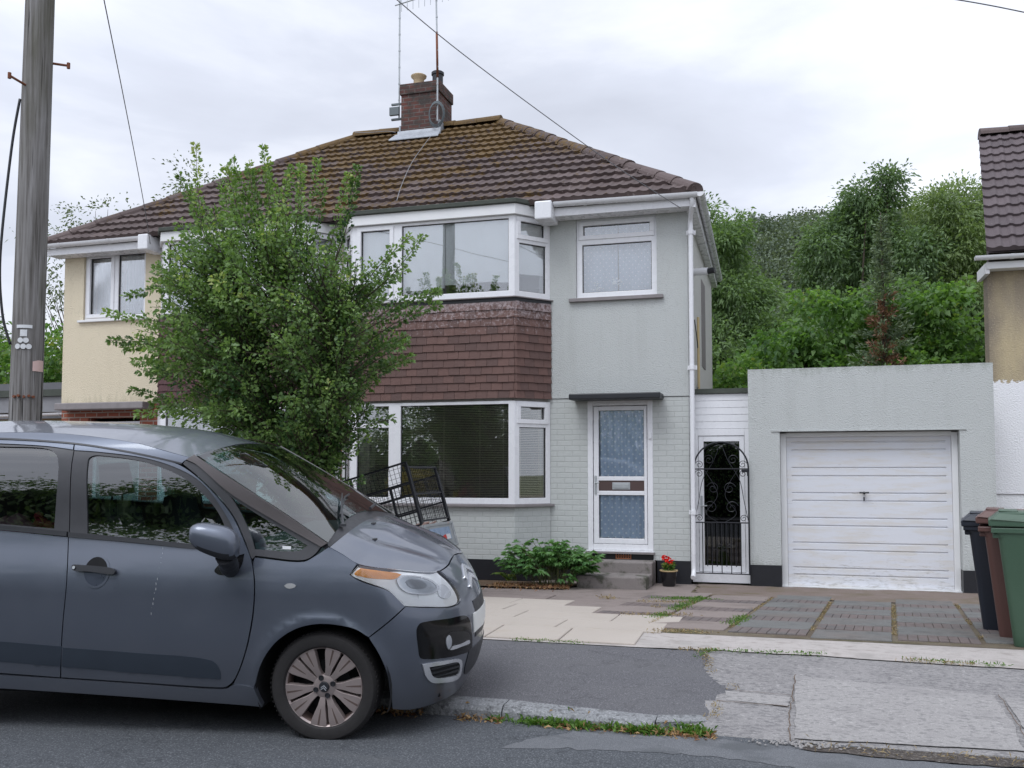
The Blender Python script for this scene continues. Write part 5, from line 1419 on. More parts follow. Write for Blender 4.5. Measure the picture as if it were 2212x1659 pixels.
blades("grass", scatter(jl, 220, .014, 3), l_straw, 3, .026, .006, "dry straw coloured grass in the joints of the driveway", .9)
blades("grass", scatter([((-.58, 8.9), (-.3, 11.5)), ((-1.3, 9.2), (-1.1, 11.6)), ((-1.6, 11.3), (-.2, 11.6)), ((-2.0, 10.4), (-1.2, 11.4))], 520, .05, 4, 1.0), l_grass, 4, .045, .008, "green grass patch on the drive below the doorstep", .8)
blades("grass", scatter([((-2.4, 10.6), (-1.1, 10.9)), ((-2.0, 9.2), (-1.0, 9.6)), ((-1.2, 8.2), (-.7, 8.3)), ((.15, 8.85), (.75, 8.85)), ((-2.2, 11.2), (-1.4, 10.2))], 420, .05, 6, 1.2), l_straw, 6, .05, .007, "dried grass between the cream slabs and the drive", 1.0)
blades("grass", scatter([((-.75, 7.42), (.2, 7.52)), ((.3, 7.50), (2.4, 7.40)), ((-.72, 7.2), (-.64, 7.45)), ((-2.2, 7.45), (-.8, 7.48))], 260, .018, 7, 1.5), l_grass, 7, .035, .007, "small weeds along the edge of the pale concrete strip", .9)
blades("grass", scatter([((-.9, 7.42), (-.5, 7.50)), ((.7, 7.46), (2.8, 7.40))], 300, .025, 8, 1.5), l_straw, 8, .03, .008, "dry moss along the edge of the pale concrete strip", 1.2)
kw_ = [((-1.52, 5.55), (-1.15, 5.55)), ((-1.02, 5.56), (-.78, 5.56)), ((-.66, 5.60), (-.50, 5.62)), ((-1.52, 5.55), (-1.30, 5.54)), ((-.64, 5.60), (-.52, 5.62))]
pk = np.concatenate([np.array(p) + (np.array(q) - np.array(p)) * np.random.default_rng(i).random((300, 1)) + np.random.default_rng(i + 9).normal(size=(300, 2)) * np.array([.02, .022]) for i, (p, q) in enumerate(kw_)])
g = np.random.default_rng(19); pk = []
for (cx, w, n) in ((-1.50, .06, 190), (-1.36, .04, 120), (-1.24, .07, 230), (-1.06, .03, 60), (-.97, .04, 90), (-.86, .05, 190), (-.79, .03, 90), (-.60, .05, 230), (-.55, .03, 130), (-1.72, .03, 40)):
    pk.append(np.column_stack([cx + g.normal(size=n) * w, 5.55 + (.05 if cx > -.7 else 0) + g.normal(size=n) * .022]))
blades("grass", np.concatenate(pk), l_grass, 9, .07, .013, "clump of green weeds growing in the gutter against the kerb", 1.0, .0)
g = np.random.default_rng(12); pl = np.column_stack([g.uniform(-2.6, -.45, 1100), 5.545 + g.normal(size=1100) * .035])
pl = pl[np.array([pnoise(Vector((a * 2.2, 0, 4))) > -.15 for a, b in pl])]
blades("dead_leaves", pl, M_leaf("litter_leaf", (.12, .035, .018, 1), (.40, .26, .13, 1), .2, .2), 13, .05, .012, "brown dead leaves and stalks lying along the kerb", 2.2, .004)
pl = np.column_stack([g.uniform(.0, 2.0, 260), 5.5 + g.normal(size=260) * .05])
blades("dead_leaves", pl, l_straw, 15, .05, .006, "dry stalks lying in the gutter below the concrete crossover", 3.5, .012)
pl = np.column_stack([g.uniform(-3.9, -2.85, 900), 12.2 + g.normal(size=900) * .16])
blades("dead_leaves", pl, M_leaf("litter_leaf_red", (.14, .05, .025, 1), (.36, .22, .12, 1), .2, .2), 16, .05, .016, "brown dead leaves on the bed under the peony clump", 1.5, .03)
bpts = [(a, b) for a, b in pb[1:]]
blades("grass", scatter(list(zip(bpts[:-1], bpts[1:])), 260, .02, 23, 3.0), l_straw, 23, .022, .007, "dry moss in the ragged seam between tarmac and concrete", 1.3)
gv = MB(); rr = random.Random(2)
for i in range(170):
    s = rr.uniform(.004, .011); x, yy = rr.gauss(.0, .13), 5.53 + rr.gauss(0, .03)
    gv.lathe([(0, -s * .5), (s, 0), (s * .6, s * .6), (0, s * .7)], (x, yy, .078 + s * .3), 'z', 5)
lab(gv.build("gravel", m_conc2), "loose stone chips spilled where the crossover meets the road", "gravel", None, "stuff")

# --- hedge across the road, seen only as a reflection in glass and paint
g = np.random.default_rng(61); bl = [(x + g.uniform(-.3, .3), -3.8 + g.uniform(-.2, .2), z, 1.0, .9) for x in np.arange(-14, 9, 1.2) for z in (.7, 1.6, 2.5 + g.uniform(-.4, .6))]
ho = crown("hedge", l_dark, None, bl, 4200, 16, .10, .085, 62, rc=.45, shell=.3)
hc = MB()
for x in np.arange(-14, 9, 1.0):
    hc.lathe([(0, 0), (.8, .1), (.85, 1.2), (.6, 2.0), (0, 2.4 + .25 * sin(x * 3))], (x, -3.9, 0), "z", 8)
hc.build("hedge_core", M_simple("dark_hedge_inside", (.012, .018, .010), .9), ho)  # unseen dark core added so the mirrored hedge has no sky gaps
 
for nm, lb, x, y, z, r, mt, sd in (("golden_shrub", "golden yellow shrub across the road, mirrored in the ground floor bay window", -11.4, -2.4, .9, .95, M_leaf("golden_leaf", (.20, .15, .02, 1), (.50, .40, .06, 1), .3, .3), 71), ("flowering_shrub", "dark pink flowering shrub across the road, mirrored in the ground floor bay window", -9.2, -2.4, .6, .75, M_leaf("pink_bloom", (.10, .07, .04, 1), (.30, .06, .12, 1), .3, .3), 72)):
    lab(recentre(crown(nm, mt, None, [(x, y, z, r, r * .95), (x + .6, y, z - .2, r * .6, r * .6)], 420, 14, .12, .08, sd, rc=.2, lobes=5)), lb, "shrub")
lab(ho, "leafy garden hedge on the far side of the road, opposite the houses", "hedge", None, "stuff")
# ================================================================== STREET AND GARDEN OBJECTS
# --- utility pole
def M_pole():
    k = NT("weathered_pole_wood"); p = k.pos()
    f = k.noise(k.pos((14, 14, .55)), 2.2, 6, .65)
    c = k.ramp(f, [(.30, (.075, .068, .060)), (.5, (.19, .18, .172)), (.72, (.30, .29, .288))])
    c = k.mix(k.ramp(k.noise(k.pos((3, 3, .5)), 1.4, 4), [(.5, (0, 0, 0)), (.7, (.6, .6, .6))]), c, (.085, .082, .05, 1))
    cr1 = k.ramp(k.noise(k.pos((30, 30, .5)), 1.5, 2), [(.33, (1, 1, 1)), (.37, (0, 0, 0))])
    c = k.mix(cr1, c, (.022, .02, .018, 1))
    k.pbsdf(c, .85, 0, k.bump(f, .6, .015, k.bump(cr1, .5, .01)), .2)
    return k.m
pole = thing("utility_pole", "weathered grey wooden utility pole with step irons behind the parked car", "utility pole", (-6.94, 7.3, .18))
pm = MB(); zs = [0.1, 2, 4, 6, 8, 9.6]
pax = lambda z: (-6.945 + .0085 * (z - 2), 7.3)
pr_ = lambda z: .150 - .0036 * (z - .1)
pm.tube([(*pax(z), z) for z in zs], [pr_(z) for z in zs], 28)
pm.build("shaft", M_pole(), pole, smooth=True, auto=60)
to_cam = Vector((6.94, -7.3, 0)).normalized(); sd_ = Vector((-to_cam.y, to_cam.x, 0))
if sd_.x < 0: sd_ = -sd_
def on_pole(u, z, out=.004):
    r = pr_(z); a = math.asin(max(-1, min(1, u / r))); ax = pax(z)
    d = to_cam * cos(a) + sd_ * sin(a)
    return Vector((ax[0], ax[1], z)) + d * (r + out), d
def plate(name, u, z, w, h, mat, disc=False, poly=None):
    m = MB(); n = 10 if disc else 7; c, d = on_pole(u, z)
    if disc:
        s = d.cross(Vector((0, 0, 1))); fr_ = [c + (s * cos(2 * pi * i / 16) + Vector((0, 0, 1)) * sin(2 * pi * i / 16)) * w / 2 for i in range(16)]
        m.add([tuple(v) for v in fr_] + [tuple(v + d * .004) for v in fr_], [tuple(range(16)), tuple(range(31, 15, -1))] + [(i, (i + 1) % 16, 16 + (i + 1) % 16, 16 + i) for i in range(16)])
    else:
        us = np.linspace(u - w / 2, u + w / 2, n)
        lo = [on_pole(a, z - h / 2)[0] for a in us]; hi = [on_pole(a, z + h / 2 - (0 if not poly else h * .28 * max(0, (us[-1] - a) / w - .45)))[0] for a in us]
        lo2 = [on_pole(a, z - h / 2, .007)[0] for a in us]; hi2 = [on_pole(a, z + h / 2 - (0 if not poly else h * .28 * max(0, (us[-1] - a) / w - .45)), .007)[0] for a in us]
        V = [tuple(v) for v in lo + hi + lo2 + hi2]
        m.add(V, [(2 * n + i, 2 * n + i + 1, 3 * n + i + 1, 3 * n + i) for i in range(n - 1)] + [(i, i + 1, 2 * n + i + 1, 2 * n + i) for i in range(n - 1)] + [(n + i, n + i + 1, 3 * n + i + 1, 3 * n + i) for i in range(n - 1)])
    return m.build(name, mat, pole)
m_plate = M_simple("white_metal_plate", (.62, .63, .64), .5, 0, .12, 40)
plate("plate", -.032, 2.915, .125, .030, m_plate); plate("plate", -.038, 2.853, .056, .062, m_plate)
for u, z in ((-.062, 2.785), (-.018, 2.785), (-.083, 2.727), (-.038, 2.727), (.007, 2.727)): plate("number_disc", u, z, .050, 0, m_plate, True)
plate("plate", .085, 2.553, .085, .105, M_simple("pale_pink_plate", (.62, .44, .40), .5, 0, .12, 30), False, True)
for u in (-.092, -.060, -.018, .020, .055):
    c, d = on_pole(u, 2.262 + .004 * sin(u * 80)); m = MB(); m.tube([c - d * .02, c + d * .018], .013, 8); m.build("bolt", m_rust, pole)
for u, z, sgn in ((.13, 5.50, 1), (-.10, 5.22, -1), (.12, 7.0, 1)):
    c, d = on_pole(u, z); e = c + (sd_ * sgn * .13 + to_cam * .05 + Vector((0, 0, -.015 if sgn > 0 else .045)))
    m = MB(); m.tube([c - d * .05, c, e], .012, 8); m.tube([e - Vector((0, 0, .028)), e + Vector((0, 0, .028))], .016, 8); m.build("step_iron", m_rust, pole, smooth=True, auto=50)
c0 = Vector((*pax(4.8), 0))
MB().tube(smoothpath([tuple(c0 + (-sd_) * .14 + to_cam * .02 + Vector((0, 0, 5.1))), tuple(c0 - sd_ * .20 + Vector((0, 0, 4.6))), tuple(c0 - sd_ * .265 + Vector((0, 0, 3.6))), tuple(c0 - sd_ * .235 + Vector((0, 0, 3.05))), tuple(c0 - sd_ * .16 + to_cam * .02 + Vector((0, 0, 2.75)))], 8), .012, 6).build("cable", m_black, pole, smooth=True)

def wire(label, pts, r=.006, mat=None):
    P = [Vector(p) for p in pts]
    o = MB().tube(smoothpath(P, 10), r, 5, cap=False).build("overhead_wire", mat or m_wire, None, smooth=True)
    return lab(recentre(o), label, "wire", "overhead wires")
m_wire = M_simple("grey_wire", (.16, .16, .17), .6)
wire("overhead wire running down to the right corner of the green house's eaves", [(-4.1, 8.3, 6.58), (-3.544, 10.0, 6.30), (-2.278, 12.0, 5.595), (-1.457, 13.1, 5.19)])
wire("overhead wire dropping to the cream house's eaves beside the gutter box", [(-5.4, 6.2, 5.95), (-7.728, 9.5, 6.14), (-9.343, 12.0, 5.622), (-10.131, 13.25, 5.15)])
wire("overhead wire crossing the sky at the top right corner", [(1.1, 8.85, 5.765), (1.748, 9.2, 5.732), (2.6, 9.7, 5.67)])

# --- wheelie bins
def make_bin(label, col, name="wheelie_bin"):
    t = thing(name, label, "bin", (0, 0, 0), "wheelie bins beside the garage")
    mat = M_simple(col[0], col[1], .42, 0, .10, 4, .12, 70)
    m = MB(); w = .24                                       # front faces -x
    secs = [(0.02, -.035, .50, .20), (.10, -.045, .51, .21), (.86, -.125, .54, .232), (.90, -.14, .56, .24), (.93, -.14, .56, .24)]
    vs = []; K = 20
    for (z, xa, xb, hw) in secs:
        rr_c = .05
        for (cx, cy, a0) in ((xb - rr_c, hw - rr_c, 0), (xa + rr_c, hw - rr_c, 90), (xa + rr_c, -hw + rr_c, 180), (xb - rr_c, -hw + rr_c, 270)):
            for k in range(5):
                a = R(a0 + 22.5 * k); vs.append((cx + rr_c * cos(a), cy + rr_c * sin(a), z))
    fs = [(i * K + k, i * K + (k + 1) % K, (i + 1) * K + (k + 1) % K, (i + 1) * K + k) for i in range(len(secs) - 1) for k in range(K)] + [tuple(range(K))[::-1]]
    m.add(vs, fs); m.build("body", mat, None, smooth=True, auto=30).parent = t
    rm = MB(); rm.box(-.175, .57, -.252, .252, .90, .945); 
    for yy in (-.2, .2): rm.box(-.165, -.11, yy - .02, yy + .02, .86, .90)
    rm.build("rim", mat, None, bevel=.008).parent = t
    l = MB(); pr = [(-.19, .935), (-.195, .985), (-.175, .995), (-.12, 1.045), (.20, 1.062), (.55, 1.03), (.60, 1.0), (.60, .95)]
    hw = .262
    vs = [(x, -hw + (.035 if z > 1.01 else 0), z) for x, z in pr] + [(x, hw - (.035 if z > 1.01 else 0), z) for x, z in pr]; n = len(pr)
    l.add(vs, [(i, i + 1, n + i + 1, n + i) for i in range(n - 1)] + [tuple(range(n)), tuple(range(2 * n - 1, n - 1, -1)), (0, n, 2 * n - 1, n - 1)])
    l.box(-.12, .02, -.18, .18, 1.045, 1.052 + .012)
    l.build("lid", mat, None, bevel=.010).parent = t
    h = MB(); h.tube([(.60, -.2, .985), (.66, -.2, .99), (.66, .2, .99), (.60, .2, .985)], .016, 8); h.build("handle", mat, None, smooth=True, auto=50).parent = t
    for s in (-1, 1):
        wl = MB(); wl.lathe([(0, -.025), (.075, -.025), (.095, -.018), (.10, 0), (.095, .018), (.075, .025), (0, .025)], (.47, s * .235, .10), 'y', 20)
        wl.build("wheel", m_black, None, smooth=True, auto=40).parent = t
    ROOT_INV.discard(t.name)
    return t
BX = 1.77
b1 = make_bin("green wheelie bin nearest the camera, its lid not fully shut", ("green_plastic", (.047, .092, .058)))
b1.location = (1.690, 8.53, gz(2, 8.6)); b1.rotation_euler = (0, 0, R(-10))
b2 = make_bin("brown wheelie bin standing between the green and the black one", ("brown_plastic", (.105, .050, .042)))
b2.location = (1.690, 9.07, gz(2, 9.1)); b2.rotation_euler = (0, 0, R(-11))
b3 = make_bin("black wheelie bin furthest back, in front of the garage's right pier", ("black_plastic", (.012, .016, .026)))
b3.location = (1.650, 9.60, gz(2, 9.6)); b3.rotation_euler = (0, 0, R(-9))
def hinge(o, deg):                                  # a lid not quite shut, turned about its hinge at the back
    a = R(deg); p = Vector((.60, 0, .96)); o.rotation_euler = (0, a, 0); o.location = p - Matrix.Rotation(a, 3, 'Y') @ p
for o in b2.children:
    if o.name.startswith("lid"): hinge(o, 2.6)
for o in b1.children:
    if o.name.startswith("lid"): hinge(o, 1.4)

# --- caged trailer tipped on its drawbar
tr = bpy.data.objects.new("caged_trailer", None); COL.objects.link(tr)
lab(tr, "small grey trailer with black mesh cage sides, tilted in front of the bay window", "trailer")
tr.location = (-4.22, 10.5, .94); tr.rotation_euler = (0, R(-16), 0)
def tpart(m, name, mat, **k): o = m.build(name, mat, None, **k); o.parent = tr; return o
TL, TW, TH = 1.36, .95, .77
def panel_cage(name, origin, u, L, H, rails, mesh_rows, posts=(0, 1)):
    m = MB(); o = Vector(origin); u = Vector(u); zv = Vector((0, 0, 1)); s = .021
    for t in posts: m.tube([o + u * L * t, o + u * L * t + zv * H], s, 4)
    for h in rails: m.tube([o + zv * h, o + u * L + zv * h], .0155, 4)
    f = tpart(m, name, m_black_iron)
    w = MB(); k = int(L / .055)
    for i in range(1, k): w.tube([o + u * L * i / k + zv * .02, o + u * L * i / k + zv * (H - .02)], .0032, 4, False)
    for i in range(1, int(H / .055)): w.tube([o + u * .01 + zv * i * .055, o + u * (L - .01) + zv * i * .055], .0028, 4, False)
    g_ = w.build("mesh", m_black_iron, None); g_.parent = f
panel_cage("cage_panel", (-TL, 0, 0), (1, 0, 0), TL, TH, (.0, .16, .37, .52, .76), 0, (0, .45, 1))
panel_cage("cage_panel", (0, .03, .01), (0, 1, 0), TW - .06, .70, (.03, .36, .69), 0)
panel_cage("cage_panel", (-TL, TW, 0), (1, 0, 0), TL, TH * .8, (.0, .25, .60), 0, (0, .5, 1))
panel_cage("cage_panel", (-TL, .03, 0), (0, 1, 0), TW - .06, .90, (.0, .45, .70, .90), 0)
m = MB(); m.box(-TL, -.02, -.012, .012, -.30, -.02); m.box(-TL, -.02, TW - .012, TW + .012, -.30, -.02); m.box(-TL, -TL + .02, .013, TW - .013, -.30, -.02); m.box(-TL + .02, -.03, .013, TW - .013, -.30, -.27)
tpart(m, "tub", m_steel)
m = MB(); m.box(-.02, .02, -.02, TW + .02, -.33, -.012); m.box(.02, .034, -.015, .03, -.33, -.012); m.box(.02, .034, TW - .03, TW + .015, -.33, -.012); m.box(.02, .034, .03, TW - .03, -.045, -.012); m.box(.02, .034, .03, TW - .03, -.33, -.297)
tpart(m, "tailboard", m_steel, bevel=.004)
MB().box(.034, .040, .18, .82, -.205, -.075)
npb = tpart(MB().box(.021, .030, .14, .80, -.235, -.075), "number_plate", M_simple("blue_grey_plate", (.22, .30, .42), .3, 0, .25, 8))
e = MB().add([(.0325, .16, -.228), (.0325, .62, -.228), (.0325, .62, -.165)], [(0, 1, 2)]).add([(.0315, .16, -.228), (.0315, .62, -.165), (.0315, .62, -.228)], [(0, 1, 2)]).build("red_marking", M_simple("red_marking_paint", (.55, .03, .02), .5), None); e.parent = npb
e = MB().box(.0305, .0312, .63, .77, -.228, -.165).box(.0305, .0312, .16, .24, -.205, -.16).build("white_marking", m_plate, None); e.parent = npb
for yy in (.08, TW - .08):
    tpart(MB().box(.0, .05, yy - .06, yy + .06, -.50, -.38), "rear_lamp", M_simple("red_lens", (.5, .02, .015), .2), bevel=.006)
tpart(MB().box(-.02, .02, 0, TW, -.44, -.40).box(-.02, .02, .06, .1, -.40, -.33).box(-.02, .02, TW - .1, TW - .06, -.40, -.33), "light_bar", m_steel)
for yy in (-.12, TW + .12):
    tpart(MB().lathe([(.10, -.05), (.20, -.06), (.225, -.04), (.23, 0), (.225, .04), (.20, .06), (.10, .05), (0, .05)], (-.62, yy, -.40), 'y', 24), "wheel", m_black, smooth=True, auto=40)
    tpart(MB().tube([(-.62 - .27 * cos(a), yy, -.40 + .27 * sin(a)) for a in np.linspace(.2, pi - .2, 10)], .05, 6), "mudguard", m_steel)
tpart(MB().tube([(-TL, .3, -.28), (-2.0, TW / 2, -.30), (-TL, TW - .3, -.28)], .025, 6).tube([(-.62, -.1, -.40), (-.62, TW + .1, -.40)], .02, 6), "drawbar", m_steel)
jk = MB(); rr = random.Random(9)
for i in range(9):
    Mx = Matrix.Translation((rr.uniform(-.35, -.05), rr.uniform(.1, .8), rr.uniform(-.03, .02))) @ Matrix.Rotation(rr.uniform(0, 3), 4, 'Z') @ Matrix.Rotation(rr.uniform(-.5, .5), 4, 'X')
    jk.box(-.12, .12, -.08, .08, -.01, .01, Mx)
jo = jk.build("scrap_load", M_simple("pinkish_card", (.45, .30, .25), .8, 0, .3), None); jo.parent = tr
# ================================================================== THE PARKED CAR
# side/nose surface of the body: q runs along the flank and round the nose, z is height (metres, car axes)
YC=.865
_ys=np.array([(.05,.10),(.15,.055),(.22,.035),(.33,.018),(.45,.004),(.6,-.003),(.72,.0),(.80,.004),(.88,.015),(.95,.031),(1.0,.045),(1.08,.067),(1.16,.084),(1.25,.097),(1.4,.115),(1.55,.148),(1.62,.178),(1.68,.222),(1.74,.30)])
_xf=np.array([(.05,.60),(.10,.66),(.18,.705),(.27,.745),(.4,.772),(.55,.775),(.65,.76),(.74,.725),(.80,.69),(.86,.645),(.92,.59),(1.0,.47),(1.1,.25)])
def pch(t,x):
    # monotone cubic (Fritsch-Carlson) interpolation
    X=t[:,0];Y=t[:,1];h=np.diff(X);d=np.diff(Y)/h
    m=np.zeros(len(X));m[0]=d[0];m[-1]=d[-1]
    for i in range(1,len(X)-1):
        m[i]=0 if d[i-1]*d[i]<=0 else 2*d[i-1]*d[i]/(d[i-1]+d[i])
    x=np.clip(np.asarray(x,float),X[0],X[-1]);i=np.clip(np.searchsorted(X,x)-1,0,len(X)-2)
    s=(x-X[i])/h[i];s2=s*s;s3=s2*s
    return (2*s3-3*s2+1)*Y[i]+(s3-2*s2+s)*h[i]*m[i]+(-2*s3+3*s2)*Y[i+1]+(s3-s2)*h[i]*m[i+1]
XS=.22
def surf(q,z):
    q=np.asarray(q,float);z=np.asarray(z,float)
    Y=pch(_ys,z);xf=pch(_xf,z)
    th=np.clip(q,0,2)*math.pi/2
    x=XS+(xf-XS)*np.where(q<0,0,np.sin(th))+np.minimum(q,0)*.8
    y=YC-(YC-Y)*np.where(q<0,1,np.cos(th))
    r=np.sqrt((x+.01)**2+(z-.29)**2)
    w=np.clip((.62-z)/.0,0,1) if False else 1
    fl=np.exp(-((r-.375)/.045)**2)*.016*np.clip((.5-q)/.3,0,1)*np.clip((z-.12)/.15,0,1)
    r2=np.sqrt((x+2.5)**2+(z-.29)**2)
    fl2=np.exp(-((r2-.375)/.045)**2)*.016
    y=y-fl-fl2
    # tail rounding
    t=np.clip((-2.75-x)/.42,0,.98)
    y=y+(YC-y)*(1-np.sqrt(1-t*t))*.8
    return np.stack([x,y,z],-1)
def side(x,z):
    """greenhouse / body side by (x,z)"""
    x=np.asarray(x,float);z=np.asarray(z,float)
    xf=pch(_xf,z); q=np.where(x<XS,(x-XS)/.8,np.arcsin(np.clip((x-XS)/(xf-XS),-1,1))/(math.pi/2))
    return surf(q,z)
FDOOR=[(-1.561, 1.65,1),(-1.4, 1.633),(-1.263, 1.611),(-1.069, 1.574),(-0.892, 1.532),(-0.773, 1.461),(-0.654, 1.358),(-0.55, 1.24),(-0.472, 1.101),(-0.418, 0.994),(-0.393, 0.887),(-0.391, 0.76),(-0.41, 0.618),(-0.439, 0.499),(-0.485, 0.378),(-0.524, 0.313),(-0.566, 0.282),(-0.614, 0.278),(-1.081, 0.295),(-1.551, 0.313,1),(-1.517, 0.677),(-1.505, 0.86),(-1.53, 1.114,1),(-1.092, 1.081),(-0.741, 1.052),(-0.487, 1.029,1),(-0.531, 1.151),(-0.606, 1.273),(-0.698, 1.388),(-0.787, 1.46),(-0.935, 1.526),(-1.111, 1.572),(-1.392, 1.606),(-1.553, 1.617,1)]
FTRIM=[(-1.555, 1.617,1),(-1.392, 1.604),(-1.111, 1.57),(-0.935, 1.526),(-0.787, 1.458),(-0.698, 1.386),(-0.606, 1.273),(-0.529, 1.149),(-0.489, 1.033,1),(-0.743, 1.053),(-1.092, 1.083),(-1.53, 1.116,1)]
FGLASS=[(-1.423, 1.137,1),(-1.457, 1.537),(-1.453, 1.572),(-1.423, 1.587),(-1.357, 1.585),(-1.136, 1.556),(-0.988, 1.513),(-0.842, 1.449),(-0.739, 1.371),(-0.648, 1.275),(-0.595, 1.185),(-0.552, 1.064,1),(-0.744, 1.081),(-1.094, 1.107)]
RTRIM=[(-1.561, 1.62,1),(-1.738, 1.639),(-2.041, 1.655),(-2.499, 1.666),(-2.66, 1.611),(-2.61, 1.192,1),(-1.957, 1.155),(-1.536, 1.118,1)]
RGLASS=[(-1.63, 1.162,1),(-1.64, 1.552),(-1.669, 1.598),(-1.726, 1.626),(-2.036, 1.642),(-2.474, 1.652),(-2.591, 1.587),(-2.547, 1.22,1),(-1.961, 1.186)]
RDOOR=[(-1.569, 1.652,1),(-1.751, 1.668),(-2.057, 1.681),(-2.516, 1.69),(-2.66, 1.633),(-2.622, 1.057),(-2.537, 0.662),(-2.466, 0.498),(-2.406, 0.348),(-1.928, 0.33),(-1.559, 0.313,1),(-1.523, 0.677),(-1.511, 0.86),(-1.536, 1.113,1),(-1.957, 1.149),(-2.606, 1.186,1),(-2.66, 1.611),(-2.501, 1.668),(-2.041, 1.657),(-1.738, 1.641),(-1.563, 1.62,1)]
SILL=[(-2.406, 0.339,1),(-1.928, 0.319),(-1.555, 0.304),(-1.083, 0.285),(-0.614, 0.267),(-0.56, 0.272),(-0.518, 0.296),(-0.393, 0.291,1),(-0.356, 0.174,1),(-1.09, 0.208),(-1.938, 0.241),(-2.445, 0.259,1)]
RUBF=[(-1.526, 0.49,1),(-1.069, 0.468),(-0.685, 0.444),(-0.618, 0.422),(-0.591, 0.368),(-0.591, 0.326,1),(-1.077, 0.35),(-1.542, 0.378,1)]
RUBR=[(-1.913, 0.518),(-1.532, 0.496,1),(-1.549, 0.378,1),(-1.92, 0.398),(-2.426, 0.426,1),(-2.42, 0.546,1)]
BELTF=[(-1.532, 1.142,1),(-1.094, 1.109),(-0.744, 1.077),(-0.55, 1.064,1),(-0.547, 1.048,1),(-0.743, 1.053),(-1.092, 1.083),(-1.53, 1.114,1)]
BELTR=[(-1.542, 1.146,1),(-1.959, 1.179),(-2.61, 1.218,1),(-2.606, 1.188,1),(-1.957, 1.151),(-1.54, 1.118,1)]
QTRIM=[(-0.854, 1.558,1),(-0.779, 1.528),(-0.558, 1.364),(-0.274, 1.203),(-0.02, 1.074,1),(-0.059, 1.028),(-0.112, 1.002),(-0.397, 1.022,1),(-0.412, 1.004),(-0.464, 1.101),(-0.541, 1.24),(-0.646, 1.36),(-0.766, 1.465),(-0.866, 1.537,1)]
QGLASS=[(-0.681, 1.445,1),(-0.556, 1.345),(-0.272, 1.177),(-0.097, 1.079,1),(-0.143, 1.052),(-0.406, 1.057,1),(-0.433, 1.127),(-0.502, 1.257),(-0.577, 1.36)]
CANT=[(-2.089, 1.72),(-1.788, 1.718),(-1.473, 1.694),(-1.161, 1.652),(-0.977, 1.607),(-0.819, 1.569,1),(-0.86, 1.554),(-0.871, 1.541,1),(-1.071, 1.583),(-1.296, 1.622),(-1.567, 1.657),(-2.061, 1.687),(-2.66, 1.69,1),(-2.66, 1.709,1)]
APIL=[(-0.8, 1.587,1),(-0.564, 1.449),(-0.278, 1.277),(0.018, 1.092,1),(-0.016, 1.072,1),(-0.274, 1.205),(-0.558, 1.365),(-0.781, 1.532),(-0.846, 1.559,1)]
FENDER=[(-0.397, 1.011,1),(-0.11, 0.991),(-0.057, 1.016),(0.026, 1.07,1),(0.112, 1.029),(0.195, 0.983,1),(0.157, 0.926,1),(0.199, 0.9),(0.372, 0.83),(0.41, 0.789),(0.453, 0.738,1),(0.376, 0.669),(0.272, 0.588,1),(0.205, 0.629),(0.128, 0.649),(-0.003, 0.658),(-0.135, 0.629),(-0.243, 0.562),(-0.312, 0.483),(-0.356, 0.4),(-0.385, 0.311),(-0.393, 0.293,1),(-0.52, 0.298,1),(-0.477, 0.378),(-0.431, 0.499),(-0.401, 0.618),(-0.383, 0.76),(-0.385, 0.887),(-0.404, 0.981)]
HANDLE=[(-1.469, 0.957,1),(-1.4, 0.959),(-1.244, 0.941),(-1.211, 0.933),(-1.209, 0.908,1),(-1.354, 0.913),(-1.465, 0.926,1)]
REPEAT=[(-0.214, 0.86),(-0.199, 0.872),(-0.168, 0.874),(-0.145, 0.86),(-0.168, 0.847),(-0.197, 0.847)]
MIRFOOT=[(-0.627, 0.935),(-0.585, 0.992,1),(-0.462, 1.031,1),(-0.468, 0.981),(-0.485, 0.943),(-0.524, 0.919),(-0.593, 0.915)]
BUMPER=[(0.31, 0.736,1),(0.458, 0.708),(0.655, 0.677),(0.728, 0.69),(0.744, 0.721),(0.732, 0.81),(0.694, 0.882,1),(0.816, 0.891),(0.951, 0.917),(0.996, 0.826),(0.968, 0.745),(0.875, 0.625),(0.851, 0.431),(1.025, 0.158),(0.896, 0.097),(0.607, 0.117),(0.326, 0.139),(0.216, 0.162,1),(0.182, 0.354),(0.127, 0.488),(0.062, 0.583,1)]
HEAD=[(-0.074, 0.926,1),(-0.014, 0.976,1),(0.313, 0.939),(0.58, 0.889),(0.679, 0.878,1),(0.721, 0.804),(0.732, 0.719),(0.719, 0.695),(0.654, 0.684),(0.461, 0.716),(0.312, 0.74,1),(0.265, 0.795),(0.225, 0.836),(-0.026, 0.906)]
AMBER=[(-.050,.930),(-.006,.962,1),(.18,.947),(.33,.925),(.37,.912,1),(.30,.893),(.22,.898),(.08,.908)]
BOWL=[(0.32, 0.88),(0.369, 0.896),(0.468, 0.884),(0.56, 0.847),(0.588, 0.808),(0.552, 0.788),(0.444, 0.793),(0.352, 0.819),(0.323, 0.848)]
BOWL2=[(0.593, 0.8),(0.639, 0.815),(0.678, 0.795),(0.684, 0.749),(0.638, 0.73),(0.58, 0.756)]
FOGP=[(0.357, 0.603),(0.379, 0.631),(0.439, 0.636),(0.593, 0.621),(0.73, 0.605),(0.772, 0.579),(0.803, 0.503),(0.818, 0.413),(0.809, 0.376),(0.699, 0.381),(0.412, 0.424),(0.375, 0.439),(0.362, 0.499)]
FOGR=[(0.545, 0.516),(0.573, 0.538),(0.631, 0.536),(0.764, 0.488),(0.776, 0.418),(0.708, 0.429),(0.573, 0.44),(0.549, 0.468)]
